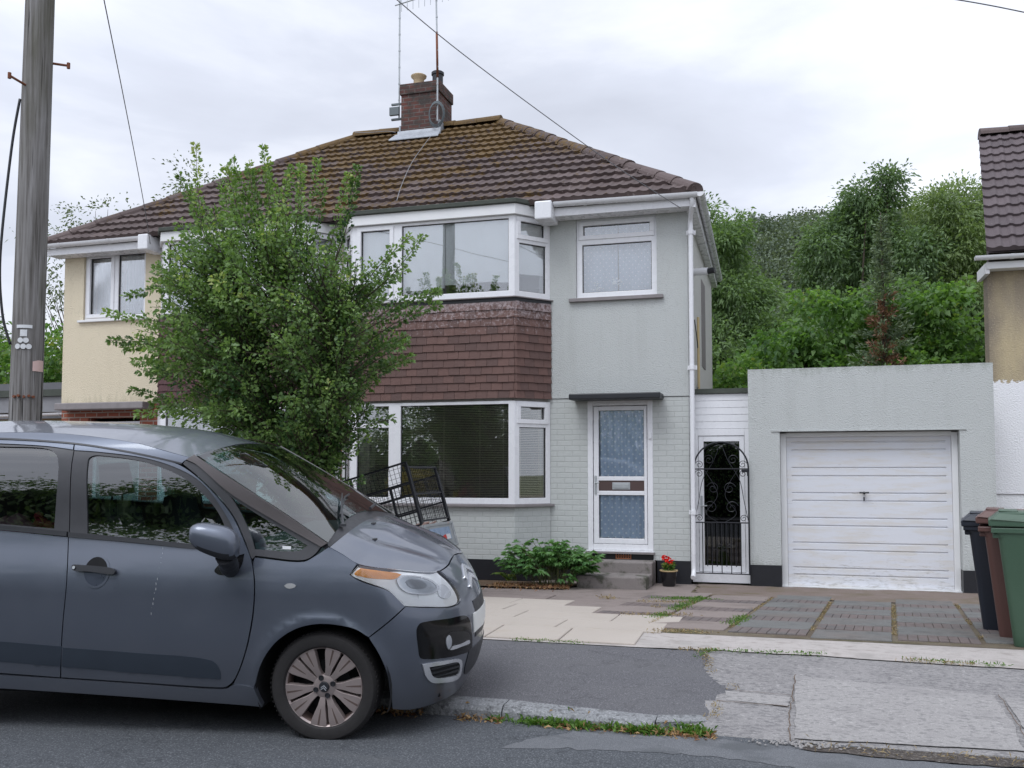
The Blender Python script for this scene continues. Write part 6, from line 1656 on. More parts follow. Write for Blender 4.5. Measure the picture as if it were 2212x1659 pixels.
BEZ=[(0.385, 0.4,1),(0.51, 0.389),(0.656, 0.365),(0.694, 0.346),(0.715, 0.289),(0.717, 0.237),(0.671, 0.232),(0.535, 0.258),(0.463, 0.278),(0.412, 0.326)]
BEZH=[(0.429, 0.376,1),(0.512, 0.368),(0.661, 0.344),(0.689, 0.304),(0.689, 0.265),(0.609, 0.272),(0.508, 0.293),(0.462, 0.315)]
EMB=[(0.984, 0.85),(1.025, 0.836),(1.01, 0.751),(0.931, 0.74),(0.94, 0.795)]
GRILLE=[(0.776, 0.383),(0.838, 0.378),(0.915, 0.28),(1.057, 0.141),(0.783, 0.222)]
PLATE=[(0.928, 0.64),(0.909, 0.442)]
car = bpy.data.objects.new("parked_car", None); COL.objects.link(car)
lab(car, "dusty blue grey five door car parked with two wheels up on the pavement", "car")
_y, _r = R(10), R(3.5)
car.matrix_world = Matrix.Translation((-2.5448, 4.8715, .0682)) @ Matrix.Rotation(_y, 4, 'Z') @ Matrix.Rotation(_r, 4, 'X')

def cpart(o, parent=None):
    o.parent = parent or car
    return o

def curve2(pts, n=6):
    """closed outline through the points, rounded except where a point is flagged as a corner"""
    N = len(pts); cn = [len(p) > 2 for p in pts]; P = [Vector(p[:2]) for p in pts]; out = []
    for i in range(N):
        p1, p2 = P[i], P[(i + 1) % N]; L = (p2 - p1).length
        p0 = P[i - 1] if not cn[i] else p1 - (p2 - p1) * .6
        p3 = P[(i + 2) % N] if not cn[(i + 1) % N] else p2 + (p2 - p1) * .6
        k = max(1, min(n, int(L / .012)))
        a = max(1e-6, (p1 - p0).length ** .5); b = max(1e-6, L ** .5); c = max(1e-6, (p3 - p2).length ** .5)
        t0, t1 = 0, a; t2 = t1 + b; t3 = t2 + c
        for j in range(k):
            t = t1 + (t2 - t1) * j / k
            A1 = p0 * ((t1 - t) / (t1 - t0)) + p1 * ((t - t0) / (t1 - t0)); A2 = p1 * ((t2 - t) / (t2 - t1)) + p2 * ((t - t1) / (t2 - t1)); A3 = p2 * ((t3 - t) / (t3 - t2)) + p3 * ((t - t2) / (t3 - t2))
            B1 = A1 * ((t2 - t) / (t2 - t0)) + A2 * ((t - t0) / (t2 - t0)); B2 = A2 * ((t3 - t) / (t3 - t1)) + A3 * ((t - t1) / (t3 - t1))
            out.append(B1 * ((t2 - t) / (t2 - t1)) + B2 * ((t - t1) / (t2 - t1)))
    clean = []
    for p in out:
        if not clean or (p - clean[-1]).length > .0015: clean.append(p)
    if (clean[0] - clean[-1]).length < .0015: clean.pop()
    return clean

def inpoly(x, y, poly):
    c = False; n = len(poly); j = n - 1
    for i in range(n):
        xi, yi = poly[i]; xj, yj = poly[j]
        if (yi > y) != (yj > y) and x < (xj - xi) * (y - yi) / (yj - yi) + xi: c = not c
        j = i
    return c

def inset(poly, d):
    n = len(poly); A = sum(poly[i].x * poly[(i + 1) % n].y - poly[(i + 1) % n].x * poly[i].y for i in range(n))
    s = 1 if A > 0 else -1; out = []
    for i in range(n):
        a, b, c = poly[i - 1], poly[i], poly[(i + 1) % n]
        e1 = (b - a).normalized(); e2 = (c - b).normalized()
        nn = Vector((-e1.y - e2.y, e1.x + e2.x))
        if nn.length < 1e-6: nn = Vector((-e1.y, e1.x))
        nn.normalize(); out.append(b + nn * d * s)
    return out

def surf_n(fn, u, v, e=2e-3):
    p = fn(u, v); a = fn(u + e, v) - fn(u - e, v); b = fn(u, v + e) - fn(u, v - e)
    n = np.cross(a, b); n = n / (np.linalg.norm(n, axis=-1, keepdims=True) + 1e-12)
    return p, n

def panel(name, outline, mat, fn=side, holes=(), off=0.0, thick=.022, d=.035, parent=None, mirror=False, both=False, rounded=True, dome=0.0, scale=(1, 1)):
    """sheet-metal panel cut to an outline on a curved surface, with its own thickness and true surface normals"""
    oc = curve2(outline) if rounded else [Vector(p[:2]) for p in outline]
    hs = [curve2(h) for h in holes]
    xs = [p.x for p in oc]; ys = [p.y for p in oc]
    V = []; E = []
    for loop in [oc] + hs:
        b = len(V); V += [Vector(p) for p in loop]; E += [(b + i, b + (i + 1) % len(loop)) for i in range(len(loop))]
    nb_ = len(V)
    gx = np.arange(min(xs) + d * .5, max(xs), d); gy = np.arange(min(ys) + d * .5, max(ys), d)
    bp = np.array([tuple(p) for p in V])
    for i, x in enumerate(gx):
        for y in gy:
            x_ = x
            if not inpoly(x_, y, oc) or any(inpoly(x_, y, h) for h in hs): continue
            if np.min((bp[:, 0] - x_) ** 2 + (bp[:, 1] - y) ** 2) < (d * .42) ** 2: continue
            V.append(Vector((x_, y)))
    vo, eo, fo, ov, oe, of = geometry.delaunay_2d_cdt(V, E, [], 1 if not hs else 0, 1e-6)
    P2 = np.array([tuple(p) for p in vo]); F = []
    for f in fo:
        c = P2[list(f)].mean(0)
        if inpoly(c[0], c[1], oc) and not any(inpoly(c[0], c[1], h) for h in hs): F.append(tuple(f))
    P, N = surf_n(fn, P2[:, 0], P2[:, 1])
    if np.mean(N[:, 1] * 1.0 - .0) > 0 and fn is not roofpatch: N = -N
    if fn in (roofpatch, bonpatch, wspatch):
        if np.mean(N[:, 2]) < 0: N = -N
    o3 = off
    if dome:
        dist = np.sqrt(((P2[:, None, :] - bp[None, :nb_, :]) ** 2).sum(2)).min(1)
        o3 = off + dome * (1 - np.exp(-dist / .03))
    P = P + N * (np.asarray(o3).reshape(-1, 1) if dome else o3)
    # winding
    vs = P.tolist(); fs = []
    for f in F:
        a, b, c = P[f[0]], P[f[1]], P[f[2]]
        fs.append(f if np.dot(np.cross(b - a, c - a), N[f[0]]) > 0 else f[::-1])
    # rim
    from collections import Counter
    ec = Counter(tuple(sorted((f[i], f[(i + 1) % 3]))) for f in fs for i in range(3))
    nv = len(vs); nrm = N.tolist(); rf = []
    for f in fs[:]:
        for i in range(3):
            a, b = f[i], f[(i + 1) % 3]
            if ec[tuple(sorted((a, b)))] == 1:
                k = len(vs); pa, pb = P[a], P[b]; qa, qb = pa - N[a] * thick, pb - N[b] * thick
                vs += [pa.tolist(), pb.tolist(), qb.tolist(), qa.tolist()]; fs.append((k + 1, k, k + 3, k + 2))
                e = np.cross(pb - pa, N[a]); e = e / (np.linalg.norm(e) + 1e-12); nrm += [e.tolist()] * 4
    if mirror or both:
        def mir(vl): return [(x, 2 * YC - y, z) for x, y, z in vl]
        if mirror:
            vs = mir(vs); nrm = [(a, -b, c) for a, b, c in nrm]; fs = [f[::-1] for f in fs]
        else:
            k = len(vs); vs = vs + mir(vs); nrm = nrm + [(a, -b, c) for a, b, c in nrm]; fs = fs + [tuple(i + k for i in f[::-1]) for f in fs]
    me = bpy.data.meshes.new(name); me.from_pydata(vs, [], fs); me.materials.append(mat)
    me.polygons.foreach_set("use_smooth", [True] * len(me.polygons))
    me.normals_split_custom_set_from_vertices(nrm)
    o = bpy.data.objects.new(name, me); COL.objects.link(o)
    return cpart(o, parent)

# --- upper patches: bonnet, windscreen, roof as (u, v) patches; v = 0 near edge .. 1 centre line .. 2 far edge
def poly3(P, t):
    P = np.asarray(P, float); d = np.r_[0, np.cumsum(np.linalg.norm(np.diff(P, axis=0), axis=1))]; d /= d[-1]
    t = np.clip(np.asarray(t, float), -.02, 1.02)
    return np.stack([np.interp(t, d, P[:, k]) + (0 if True else 0) for k in range(3)], -1)
def smooth3(P, n=60):
    Q = smoothpath([tuple(p) for p in P], 10); return np.array([tuple(q) for q in Q])
def coons(near, cen, rear, front):
    near, cen, rear, front = map(smooth3, (near, cen, rear, front))
    def fn(u, v):
        u = np.asarray(u, float); v0 = np.asarray(v, float); w = np.where(v0 > 1, 2 - v0, v0)
        U = u[..., None]; W = w[..., None]
        Lc = (1 - W) * poly3(near, u) + W * poly3(cen, u)
        Ld = (1 - U) * poly3(rear, w) + U * poly3(front, w)
        B = (1 - U) * (1 - W) * near[0] + (1 - U) * W * cen[0] + U * (1 - W) * near[-1] + U * W * cen[-1]
        p = Lc + Ld - B
        y = np.where(v0 > 1, 2 * YC - p[..., 1], p[..., 1])
        return np.stack([p[..., 0], y, p[..., 2]], -1)
    return fn
def crv(a, b, bulge, n=7):
    """edge from the near side to the centre line, square to it at the centre"""
    a, b = np.array(a), np.array(b); t = np.linspace(0, 1, n); s = np.sin(t * pi / 2)
    P = np.zeros((n, 3)); P[:, 1] = a[1] + (b[1] - a[1]) * t
    for k in (0, 2): P[:, k] = a[k] + (b[k] - a[k]) * (t * (1 - bulge) + s * bulge)
    return P
S1 = lambda x, z: side(np.array([x]), np.array([z]))[0]
Q1 = lambda q, z: surf(np.array([q]), np.array([z]))[0]
nearB = [S1(.030, 1.072), S1(.114, 1.031), S1(.196, .985), Q1(.15, .962), Q1(.315, .941), Q1(.582, .891), Q1(.690, .880)]
cenB = [(.045, YC, 1.142), (.206, YC, 1.111), (.357, YC, 1.047), (.507, YC, .974), (.60, YC, .915)]
frontB = [Q1(q, z) for q, z in ((.690, .880), (.76, .884), (.83, .892), (.90, .905))] + [np.array((.60, YC, .915))]
bon0 = coons(nearB, cenB, crv(nearB[0], cenB[0], .9), frontB)
def bonpatch(u, v):
    p = bon0(u, v); w = np.abs(np.asarray(v) - 1)
    rid = .010 * np.exp(-((w - .62) / .10) ** 2) - .006 * np.exp(-((w - .46) / .10) ** 2)
    p = p.copy(); p[..., 2] += rid * np.clip(np.asarray(u) * 6, 0, 1) * np.clip((1 - np.asarray(u)) * 3, 0, 1)
    return p
nearW = [S1(*p[:2]) for p in APIL[:4]]
cenW = [(-.78, YC, 1.626), (-.562, YC, 1.512), (-.252, YC, 1.330), (-.035, YC, 1.180)]
wspatch = coons(nearW, cenW, crv(nearW[0], cenW[0], .9), crv(nearW[-1], cenW[-1], .95))
cow0 = coons([nearW[-1], nearB[0]], [cenW[-1], cenB[0]], crv(nearW[-1], cenW[-1], .95), crv(nearB[0], cenB[0], .9))
nearR = [S1(*p[:2]) for p in (CANT[5], CANT[4], CANT[3], CANT[2], CANT[1], CANT[0], (-2.7, 1.712), (-3.10, 1.66))]
cenR = [(-.785, YC, 1.633), (-1.036, YC, 1.71), (-1.43, YC, 1.757), (-1.9, YC, 1.783), (-2.4, YC, 1.79), (-2.8, YC, 1.775), (-3.12, YC, 1.70)]
roofpatch = coons(nearR, cenR, crv(nearR[0], cenR[0], .9), crv(nearR[-1], cenR[-1], .9))

# --- paint and trim
def M_paint():
    k = NT("blue_grey_metallic_paint"); p = k.pos(obj=True)
    fl = k.n("ShaderNodeTexVoronoi", Scale=900.0); k.l(p, fl.inputs["Vector"])
    dust = k.ramp(k.noise(p, 2.4, 6, .65), [(.42, (0, 0, 0)), (.72, (1, 1, 1))])
    sp = k.n("ShaderNodeSeparateXYZ"); k.l(p, sp.inputs[0])
    lowd = k.n("ShaderNodeMapRange"); k.l(sp.outputs[2], lowd.inputs["Value"]); lowd.inputs["From Min"].default_value = .55; lowd.inputs["From Max"].default_value = .12; lowd.inputs["To Min"].default_value = 0; lowd.inputs["To Max"].default_value = .5
    c = k.mix(k.math('MULTIPLY', fl.outputs["Distance"], .5), (0.110, 0.127, 0.164, 1), (0.155, 0.172, 0.212, 1))
    da = k.math('MULTIPLY', k.math('ADD', k.math('MULTIPLY', dust, .12), lowd.outputs[0]), .5)
    c = k.mix(da, c, (.17, .16, .15, 1))
    rgh = k.math('ADD', k.math('MULTIPLY', dust, .12), .34)
    b = k.pbsdf(c, rgh, .65, None, .5, .85)
    b.inputs["Coat Roughness"].default_value = .07
    return k.m
m_paint = M_paint()
m_trim = M_simple("black_trim_plastic", (.022, .023, .027), .42, 0, .15, 12, obj=True)
m_trimg = M_simple("grey_black_trim", (.05, .05, .055), .38, 0, .2, 12, obj=True)
m_gloss = M_simple("gloss_black_plastic", (.006, .006, .007), .10, 0, .1, 3, obj=True, spec=.35)
m_strip = M_simple("dark_rub_strip", (.034, .044, .060), .42, .2, .12, 6, obj=True)
m_chrome = M_simple("satin_chrome", (.66, .67, .70), .24, .6, .04, 2, obj=True)
m_rubber = M_simple("tyre_rubber", (.020, .018, .018), .78, 0, .35, 9, .15, 60, obj=True)
m_alloy = M_simple("bronze_dusty_alloy", (.36, .30, .285), .42, .55, .15, 9, obj=True)
m_alloyd = M_simple("brake_dust_alloy", (.12, .085, .075), .6, .3, .25, 9, obj=True)
m_dark = M_simple("dark_underbody", (.006, .006, .007), .9, 0, .2, obj=True)
m_int = M_simple("dark_seat_cloth", (.055, .055, .062), .85, 0, .2, obj=True)
m_intl = M_simple("grey_cabin_plastic", (.16, .17, .18), .7, 0, .15, obj=True)
m_cglass = M_glass("car_side_glass", (.34, .47, .47), 1.5, .08)
m_wglass = M_glass("windscreen_glass", (.40, .53, .50), .95, .03)
m_clear = M_glass("clear_lens", (.97, .98, .98), 1.0, .03)

# --- body panels (near side then the hidden far side)
def pair(name, outline, mat, **k):
    a = panel(name, outline, mat, **k); panel(name, outline, mat, mirror=True, **k)
    return a
fd = pair("front_door", FDOOR, m_paint); rd = pair("rear_door", RDOOR, m_paint)
ft_ = pair("pillar_trim", FTRIM, m_trimg, holes=[FGLASS], off=-.006, thick=.03); rt_ = pair("pillar_trim", RTRIM, m_trimg, holes=[RGLASS], off=-.006, thick=.03)
pair("door_window", FGLASS, m_cglass, off=-.014, thick=.004, d=.08); pair("door_window", RGLASS, m_cglass, off=-.014, thick=.004, d=.08)
pair("belt_strip", BELTF, m_trim, off=.010, thick=.02); pair("belt_strip", BELTR, m_trim, off=.010, thick=.02)
pair("rub_strip", RUBF, m_strip, off=.002, thick=.012, dome=.011, d=.02); pair("rub_strip", RUBR, m_strip, off=.002, thick=.012, dome=.011, d=.02)
pair("sill", SILL, m_paint, off=.008, thick=.04)
pair("front_wing", FENDER, m_paint)
pair("quarter_trim", QTRIM, m_trimg, holes=[QGLASS], off=-.004, thick=.03)
pair("quarter_window", QGLASS, m_cglass, off=-.010, thick=.004, d=.08)
pair("roof_rail", CANT[:-2] + [(-3.08, 1.63, 1), (-3.05, 1.72, 1)], m_paint, off=.0, thick=.03)
pair("windscreen_pillar", APIL, M_simple("brown_grey_pillar", (.10, .088, .088), .35, .2, .1, obj=True), off=.008, thick=.03)
QP = [(-2.475, .66), (-2.52, .50), (-2.60, .62), (-2.75, .645)]
RQ = [(-2.668, 1.60, 1), (-2.632, 1.06), (-2.552, .655), (-2.60, .655, 1), (-2.50, .665), (-2.36, .64), (-2.22, .56), (-2.14, .45), (-2.118, .345, 1), (-2.40, .345, 1), (-2.47, .5), (-2.54, .65), (-2.624, 1.06), (-2.665, 1.6, 1)]
pair("rear_wing", [(-2.672, 1.63, 1), (-2.634, 1.06), (-2.556, .69, 1), (-2.66, .645), (-2.78, .57), (-2.86, .45), (-2.88, .33, 1), (-3.12, .33, 1), (-3.15, 1.0), (-3.10, 1.63, 1)], m_paint)
bm_ = panel("front_bumper", [(.311, .736, 1), (.458, .708), (.655, .677), (.728, .69), (.744, .721), (.735, .81), (.698, .875, 1), (.76, .879), (.83, .887), (.90, .900), (1.0, .912, 1), (1.0, .10, 1), (.896, .10), (.607, .117), (.326, .139), (.218, .162, 1), (.182, .354), (.127, .488), (.064, .583, 1)], m_paint, fn=surf, both=True)
panel("bonnet", [(.004, .006, 1), (.25, .004), (.5, .004), (.75, .004), (.995, .006, 1), (.995, .5), (.995, 1), (.995, 1.5), (.995, 1.994, 1), (.75, 1.996), (.5, 1.996), (.25, 1.996), (.004, 1.994, 1), (.004, 1.5), (.004, 1), (.004, .5)], m_paint, fn=bonpatch, thick=.02, d=.05)
panel("windscreen", [(.0, .03, 1), (.5, .02), (1.0, .02, 1), (1.0, .5), (1.0, 1), (1.0, 1.5), (1.0, 1.98, 1), (.5, 1.98), (0, 1.97, 1), (0, 1.5), (0, 1), (0, .5)], m_wglass, fn=wspatch, off=.0, thick=.005, d=.06)
panel("scuttle", [(-.01, .01, 1), (1.0, .01, 1), (1.0, .5), (1.0, 1), (1.0, 1.5), (1.0, 1.99, 1), (-.01, 1.99, 1), (-.01, 1.5), (-.01, 1), (-.01, .5)], m_trim, fn=cow0, off=-.004, thick=.03, d=.08)
panel("roof", [(.0, .012, 1), (.3, .012), (.7, .012), (1.0, .012, 1), (1.0, .5), (1.0, 1), (1.0, 1.5), (1.0, 1.988, 1), (.7, 1.988), (.3, 1.988), (0, 1.988, 1), (0, 1.5), (0, 1), (0, .5)], m_paint, fn=roofpatch, thick=.03, d=.045)
# tail, out of frame
m = MB(); m.box(-3.24, -3.14, .16, 2 * YC - .16, .30, 1.10); m.box(-3.18, -3.10, .3, 2 * YC - .3, 1.10, 1.68)
cpart(m.build("tailgate", m_paint, None, bevel=.04))
# structure behind the panel gaps
ins = MB()
prof_ = [(-3.1, .30), (-2.9, .30), (-2.15, .30), (-.5, .22), (-.42, .30), (-.40, .80), (.40, .80), (.46, .62), (.44, .30), (.50, .20), (.55, .55), (.50, .82), (.05, .98), (-.5, .98), (-2.7, 1.05), (-3.1, 1.0)]
vs = []
for yy in (.075, 2 * YC - .075): vs += [(x, yy + (.06 if x > .3 else 0) * (1 if yy < YC else -1) * (1 + (x > .44)), z) for x, z in prof_]
n = len(prof_); ins.add(vs, [(i, (i + 1) % n, n + (i + 1) % n, n + i) for i in range(n)])
for s in (0, 1):
    Y = (lambda y: y) if s == 0 else (lambda y: 2 * YC - y)
    # inner skins: doors, cowl side, pillars
    for (x0, x1, z0, z1, y) in ((-3.1, -.42, .28, 1.02, .10), (-.42, .16, .67, .93, .13), (.42, .54, .28, .60, .34)):
        ya, yb = sorted((Y(y), Y(y + .05))); ins.box(x0, x1, ya, yb, z0, z1)
cpart(ins.build("inner_shell", m_dark, None))
fl = MB(); fl.box(-3.1, -.48, .11, 2 * YC - .11, .20, .27); fl.box(.42, .60, .35, 2 * YC - .35, .16, .70)
for s in (.022, 2 * YC - .30): fl.grid(lambda a, y: (.388 * cos(a), s + y, .295 + .388 * sin(a)), np.linspace(-.35, pi + .35, 30), [0, .28])
fl.grid(lambda a, y: (.386 * cos(a), y, .295 + .386 * sin(a)), np.linspace(-.35, pi + .35, 30), [.30, 2 * YC - .30]); fl.box(-.36, .36, .32, .40, .32, .62)
cpart(fl.build("underbody", m_dark, None))
# --- lamps, grille, badges
hl_ = panel("headlight", HEAD, M_simple("silver_lamp_housing", (.90, .91, .93), .35, .0, .1, 8, obj=True), fn=surf, off=-.016, thick=.03)
panel("headlight", HEAD, M_simple("silver_lamp_housing_far", (.60, .61, .63), .25, .5, .1, 8, obj=True), fn=surf, off=-.016, thick=.03, mirror=True)
panel("indicator_lens", AMBER, M_simple("amber_lens", (.78, .31, .07), .2, 0, .15, 30, obj=True), fn=surf, off=-.012, thick=.004, parent=hl_)
panel("reflector", BOWL, M_simple("lamp_reflector", (.50, .53, .57), .15, .5, .2, 10, obj=True), fn=surf, off=-.006, thick=.01, dome=.006, d=.02, parent=hl_)
sc_ = lambda L, k, dx=0, dz=0: [((x - sum(p[0] for p in L) / len(L)) * k + sum(p[0] for p in L) / len(L) + dx, (z - sum(p[1] for p in L) / len(L)) * k + sum(p[1] for p in L) / len(L) + dz) for x, z in [p[:2] for p in L]]
panel("reflector_ring", sc_(BOWL, 1.12), m_chrome, fn=surf, holes=[sc_(BOWL, .96)], off=-.002, thick=.01, d=.02, parent=hl_)
panel("reflector", sc_(BOWL, .55, -.01, .005), M_simple("lamp_lens_dark", (.24, .26, .29), .10, .4, .2, 10, obj=True), fn=surf, off=.001, thick=.008, d=.02, parent=hl_)
panel("reflector", BOWL2, M_simple("lamp_reflector_small", (.80, .81, .84), .25, .2, .1, 10, obj=True), fn=surf, off=-.010, thick=.004, d=.05, parent=hl_)
panel("lens", HEAD, m_clear, fn=surf, off=.006, thick=.004, dome=.006, d=.03, parent=hl_)
fp = panel("fog_lamp_panel", FOGP, m_gloss, fn=surf, off=.002, thick=.01, dome=.004, d=.025)
panel("fog_lamp_recess", FOGR, M_simple("recess_black", (.012, .012, .013), .35, 0, .1, obj=True), fn=surf, off=.007, thick=.004, d=.02, parent=fp)
panel("fog_lamp", [(.552, .515), (.575, .53), (.592, .50), (.588, .462), (.568, .447), (.553, .475)], M_simple("fog_lens", (.45, .47, .50), .1, .4, .1, obj=True), fn=surf, off=.011, thick=.004, d=.02, parent=fp)
panel("fog_lamp_lip", [(.60, .455), (.68, .450), (.765, .447), (.77, .43), (.70, .432), (.58, .442)], m_chrome, fn=surf, off=.011, thick=.004, d=.02, parent=fp)
bz = panel("grille_bezel", BEZ, m_chrome, fn=surf, holes=[BEZH], off=.010, thick=.03, d=.02)
panel("grille_void", BEZH, m_dark, fn=surf, off=.001, thick=.004, d=.03, parent=bz)
for z0, z1 in ((.345, .352), (.318, .324), (.292, .298)):
    panel("grille_slat", [(.445, z0 + .012), (.55, z0 + .007), (.685, z0 - .005), (.685, z1 - .005), (.55, z1 + .007), (.445, z1 + .012)], m_trim, fn=surf, off=.008, thick=.008, d=.04, parent=bz)
panel("lower_grille", [(.775, .385, 1), (1.0, .385, 1), (1.0, .225, 1), (.80, .225), (.765, .28)], m_trim, fn=surf, off=.004, thick=.01, both=True)
gm = panel("number_plate_recess", [(.86, .66, 1), (1.0, .66, 1), (1.0, .44, 1), (.86, .44, 1)], m_trim, fn=surf, off=.004, thick=.01, both=True, rounded=False)
panel("number_plate", [(.83, .59, 1), (1.0, .59, 1), (1.0, .475, 1), (.83, .475, 1)], M_simple("white_plate", (.75, .75, .72), .35, 0, .05, obj=True), fn=surf, off=.010, thick=.008, both=True, rounded=False)
for (zc, wd) in ((.838, .0), (.785, .0)):
    pts = [(.895, zc - .045), (.955, zc - .002), (1.0, zc + .018, 1), (1.0, zc - .012, 1), (.955, zc - .03), (.905, zc - .060)]
    panel("chevron_badge", pts, m_chrome, fn=surf, off=.008, thick=.01, both=True, d=.02)
# --- flank details
panel("side_repeater", REPEAT, M_simple("clear_repeater", (.62, .62, .63), .12, .5, .2, 40, obj=True), off=.003, thick=.004, dome=.008, d=.01)
hx, hz_ = -1.335, .925
rcs = panel("handle_recess", [(hx + .072 * cos(a), hz_ + .082 * sin(a)) for a in np.linspace(0, 2 * pi, 20, endpoint=False)], M_simple("recess_shade_paint", (.075, .088, .118), .3, .5, .1, obj=True), off=.0015, thick=.002, d=.02, parent=fd)  # flush disc in darker body paint, standing in for the hollow's shade
panel("recess_rim", [(hx + .084 * cos(a), hz_ + .094 * sin(a)) for a in np.linspace(0, 2 * pi, 24, endpoint=False)], m_paint, holes=[[(hx + .071 * cos(a), hz_ + .081 * sin(a)) for a in np.linspace(0, 2 * pi, 20, endpoint=False)]], off=.003, thick=.004, d=.02, parent=fd)
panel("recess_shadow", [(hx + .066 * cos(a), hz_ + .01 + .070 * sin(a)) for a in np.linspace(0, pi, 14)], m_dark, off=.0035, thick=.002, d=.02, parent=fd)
panel("handle", [(-1.470, .955), (-1.40, .957), (-1.215, .938), (-1.205, .925), (-1.21, .912), (-1.36, .922), (-1.462, .930)], m_trim, off=.030, thick=.02, dome=.008, d=.015, parent=fd)
panel("lock_barrel", [(-1.452 + .009 * cos(a), .943 + .009 * sin(a)) for a in np.linspace(0, 2 * pi, 10, endpoint=False)], m_steel, off=.040, thick=.003, d=.02, parent=fd)
dr_ = MB(); rr = random.Random(12)
for k in range(14):
    t = k / 13; x = -.945 - .045 * t + rr.gauss(0, .003); z = 1.06 - .36 * t
    q = S1(x, z); r = rr.uniform(.0008, .0024); dr_.lathe([(0, -.0015), (r, -.0012), (0, .001)], (q[0], q[1] - .0012, q[2]), 'y', 6)
    if rr.random() < .6: dr_.box(q[0] - .0009, q[0] + .0009, q[1] - .0022, q[1] - .0012, q[2] - .012, q[2])
cpart(dr_.build("dried_splash", m_plate, None), fd)
pair("sticker", [(-.245, 1.078, 1), (-.195, 1.075, 1), (-.195, 1.058, 1), (-.243, 1.060, 1)], m_plate, off=-.0085, thick=.001, rounded=False, d=.1)
# gutters between door and rail as a dark seal
panel("roof_seal", [(p[0], p[1] + .001, *((1,) if k in (0, 5) else ())) for k, p in enumerate(CANT[7:12] + [(-2.62, 1.688)])] + [(p[0], p[1] - .008, *((1,) if k in (0, 5) else ())) for k, p in enumerate(([(-2.62, 1.688)] + CANT[7:12][::-1]))], m_trim, off=.004, thick=.02, d=.05)
# --- door mirror
mi = bpy.data.meshes.new("door_mirror")
def ell(n, m_):
    vs = []; fs = []
    for i in range(n + 1):
        t = i / n; a = 2 * t - 1
        for k in range(m_):
            b = 2 * pi * k / m_; cb, sb = cos(b), sin(b)
            sx = .125 * (1 - .18 * (t > .5) * (t - .5) * 2); prf = max(0.0, 1 - abs(a) ** 3.2) ** .42
            x = -.548 + .132 * a
            zc = 1.133 - .038 * (a) ; hz2 = (.088 + .012 * a) * prf; yc = -.145 + .02 * a
            zz = (abs(sb) ** .8) * (1 if sb > 0 else -1) * hz2; yy = (abs(cb) ** .8) * (1 if cb > 0 else -1) * .072 * prf
            vs.append((x, yc + yy, zc + zz))
    for i in range(n):
        for k in range(m_):
            k2 = (k + 1) % m_; fs.append((i * m_ + k, i * m_ + k2, (i + 1) * m_ + k2, (i + 1) * m_ + k))
    return vs, fs
vs, fs = ell(22, 28)
up = [f for f in fs if np.mean([vs[i][2] - (1.133 - .038 * ((vs[i][0] + .548) / .132)) for i in f]) > -.046]
lo = [f for f in fs if f not in up]
mo = cpart(MB().add(vs, up).build("door_mirror", m_paint, None, smooth=True))
cpart(MB().add(vs, lo).build("mirror_base", m_trim, None, smooth=True), mo)
ft2 = MB(); ft2.tube(smoothpath([(-.50, -.12, 1.045), (-.505, -.06, 1.0), (-.53, .005, .965), (-.535, .035, .955)], 5), [.055] * 4 + [.05] * 4 + [.055] * 8, 12)
cpart(ft2.build("mirror_arm", m_trim, None, smooth=True, auto=60), mo)
panel("mirror_foot", MIRFOOT, m_gloss, off=.004, thick=.01, dome=.01, d=.02, parent=mo)
vs2 = [(x, 2 * YC - y, z) for x, y, z in vs]
cpart(MB().add(vs2, fs).build("door_mirror", m_paint, None, smooth=True))
# --- wipers
wp = MB(); wp.tube([tuple(cow0(np.array([.35]), np.array([.45]))[0] + np.array((0, 0, .02))), tuple(wspatch(np.array([.93]), np.array([.72]))[0] + np.array((.01, 0, .02))), tuple(wspatch(np.array([.80]), np.array([1.15]))[0] + np.array((.01, 0, .02)))], [.010, .007, .004], 6)
wp.tube([tuple(wspatch(np.array([t]), np.array([v]))[0] + np.array((.008, 0, .012))) for t, v in ((.95, .62), (.90, .85), (.83, 1.15), (.80, 1.35))], .007, 5)
wp.tube([tuple(cow0(np.array([.4]), np.array([1.25]))[0] + np.array((0, 0, .03))), tuple(wspatch(np.array([.97]), np.array([1.5]))[0] + np.array((.02, 0, .03)))], .011, 6)
wp.lathe([(.0, .02), (.02, .015), (.022, 0)], tuple(cow0(np.array([.35]), np.array([.45]))[0] + np.array((0, 0, .01))), 'z', 10)
cpart(wp.build("wiper", m_trim, None, smooth=True, auto=50))
for (u, v) in ((.22, .52), (.10, .85)):
    c = bonpatch(np.array([u]), np.array([v]))[0]; cpart(MB().box(c[0] - .012, c[0] + .012, c[1] - .022, c[1] + .022, c[2] - .004, c[2] + .007).build("washer_jet", m_trim, None, bevel=.003))
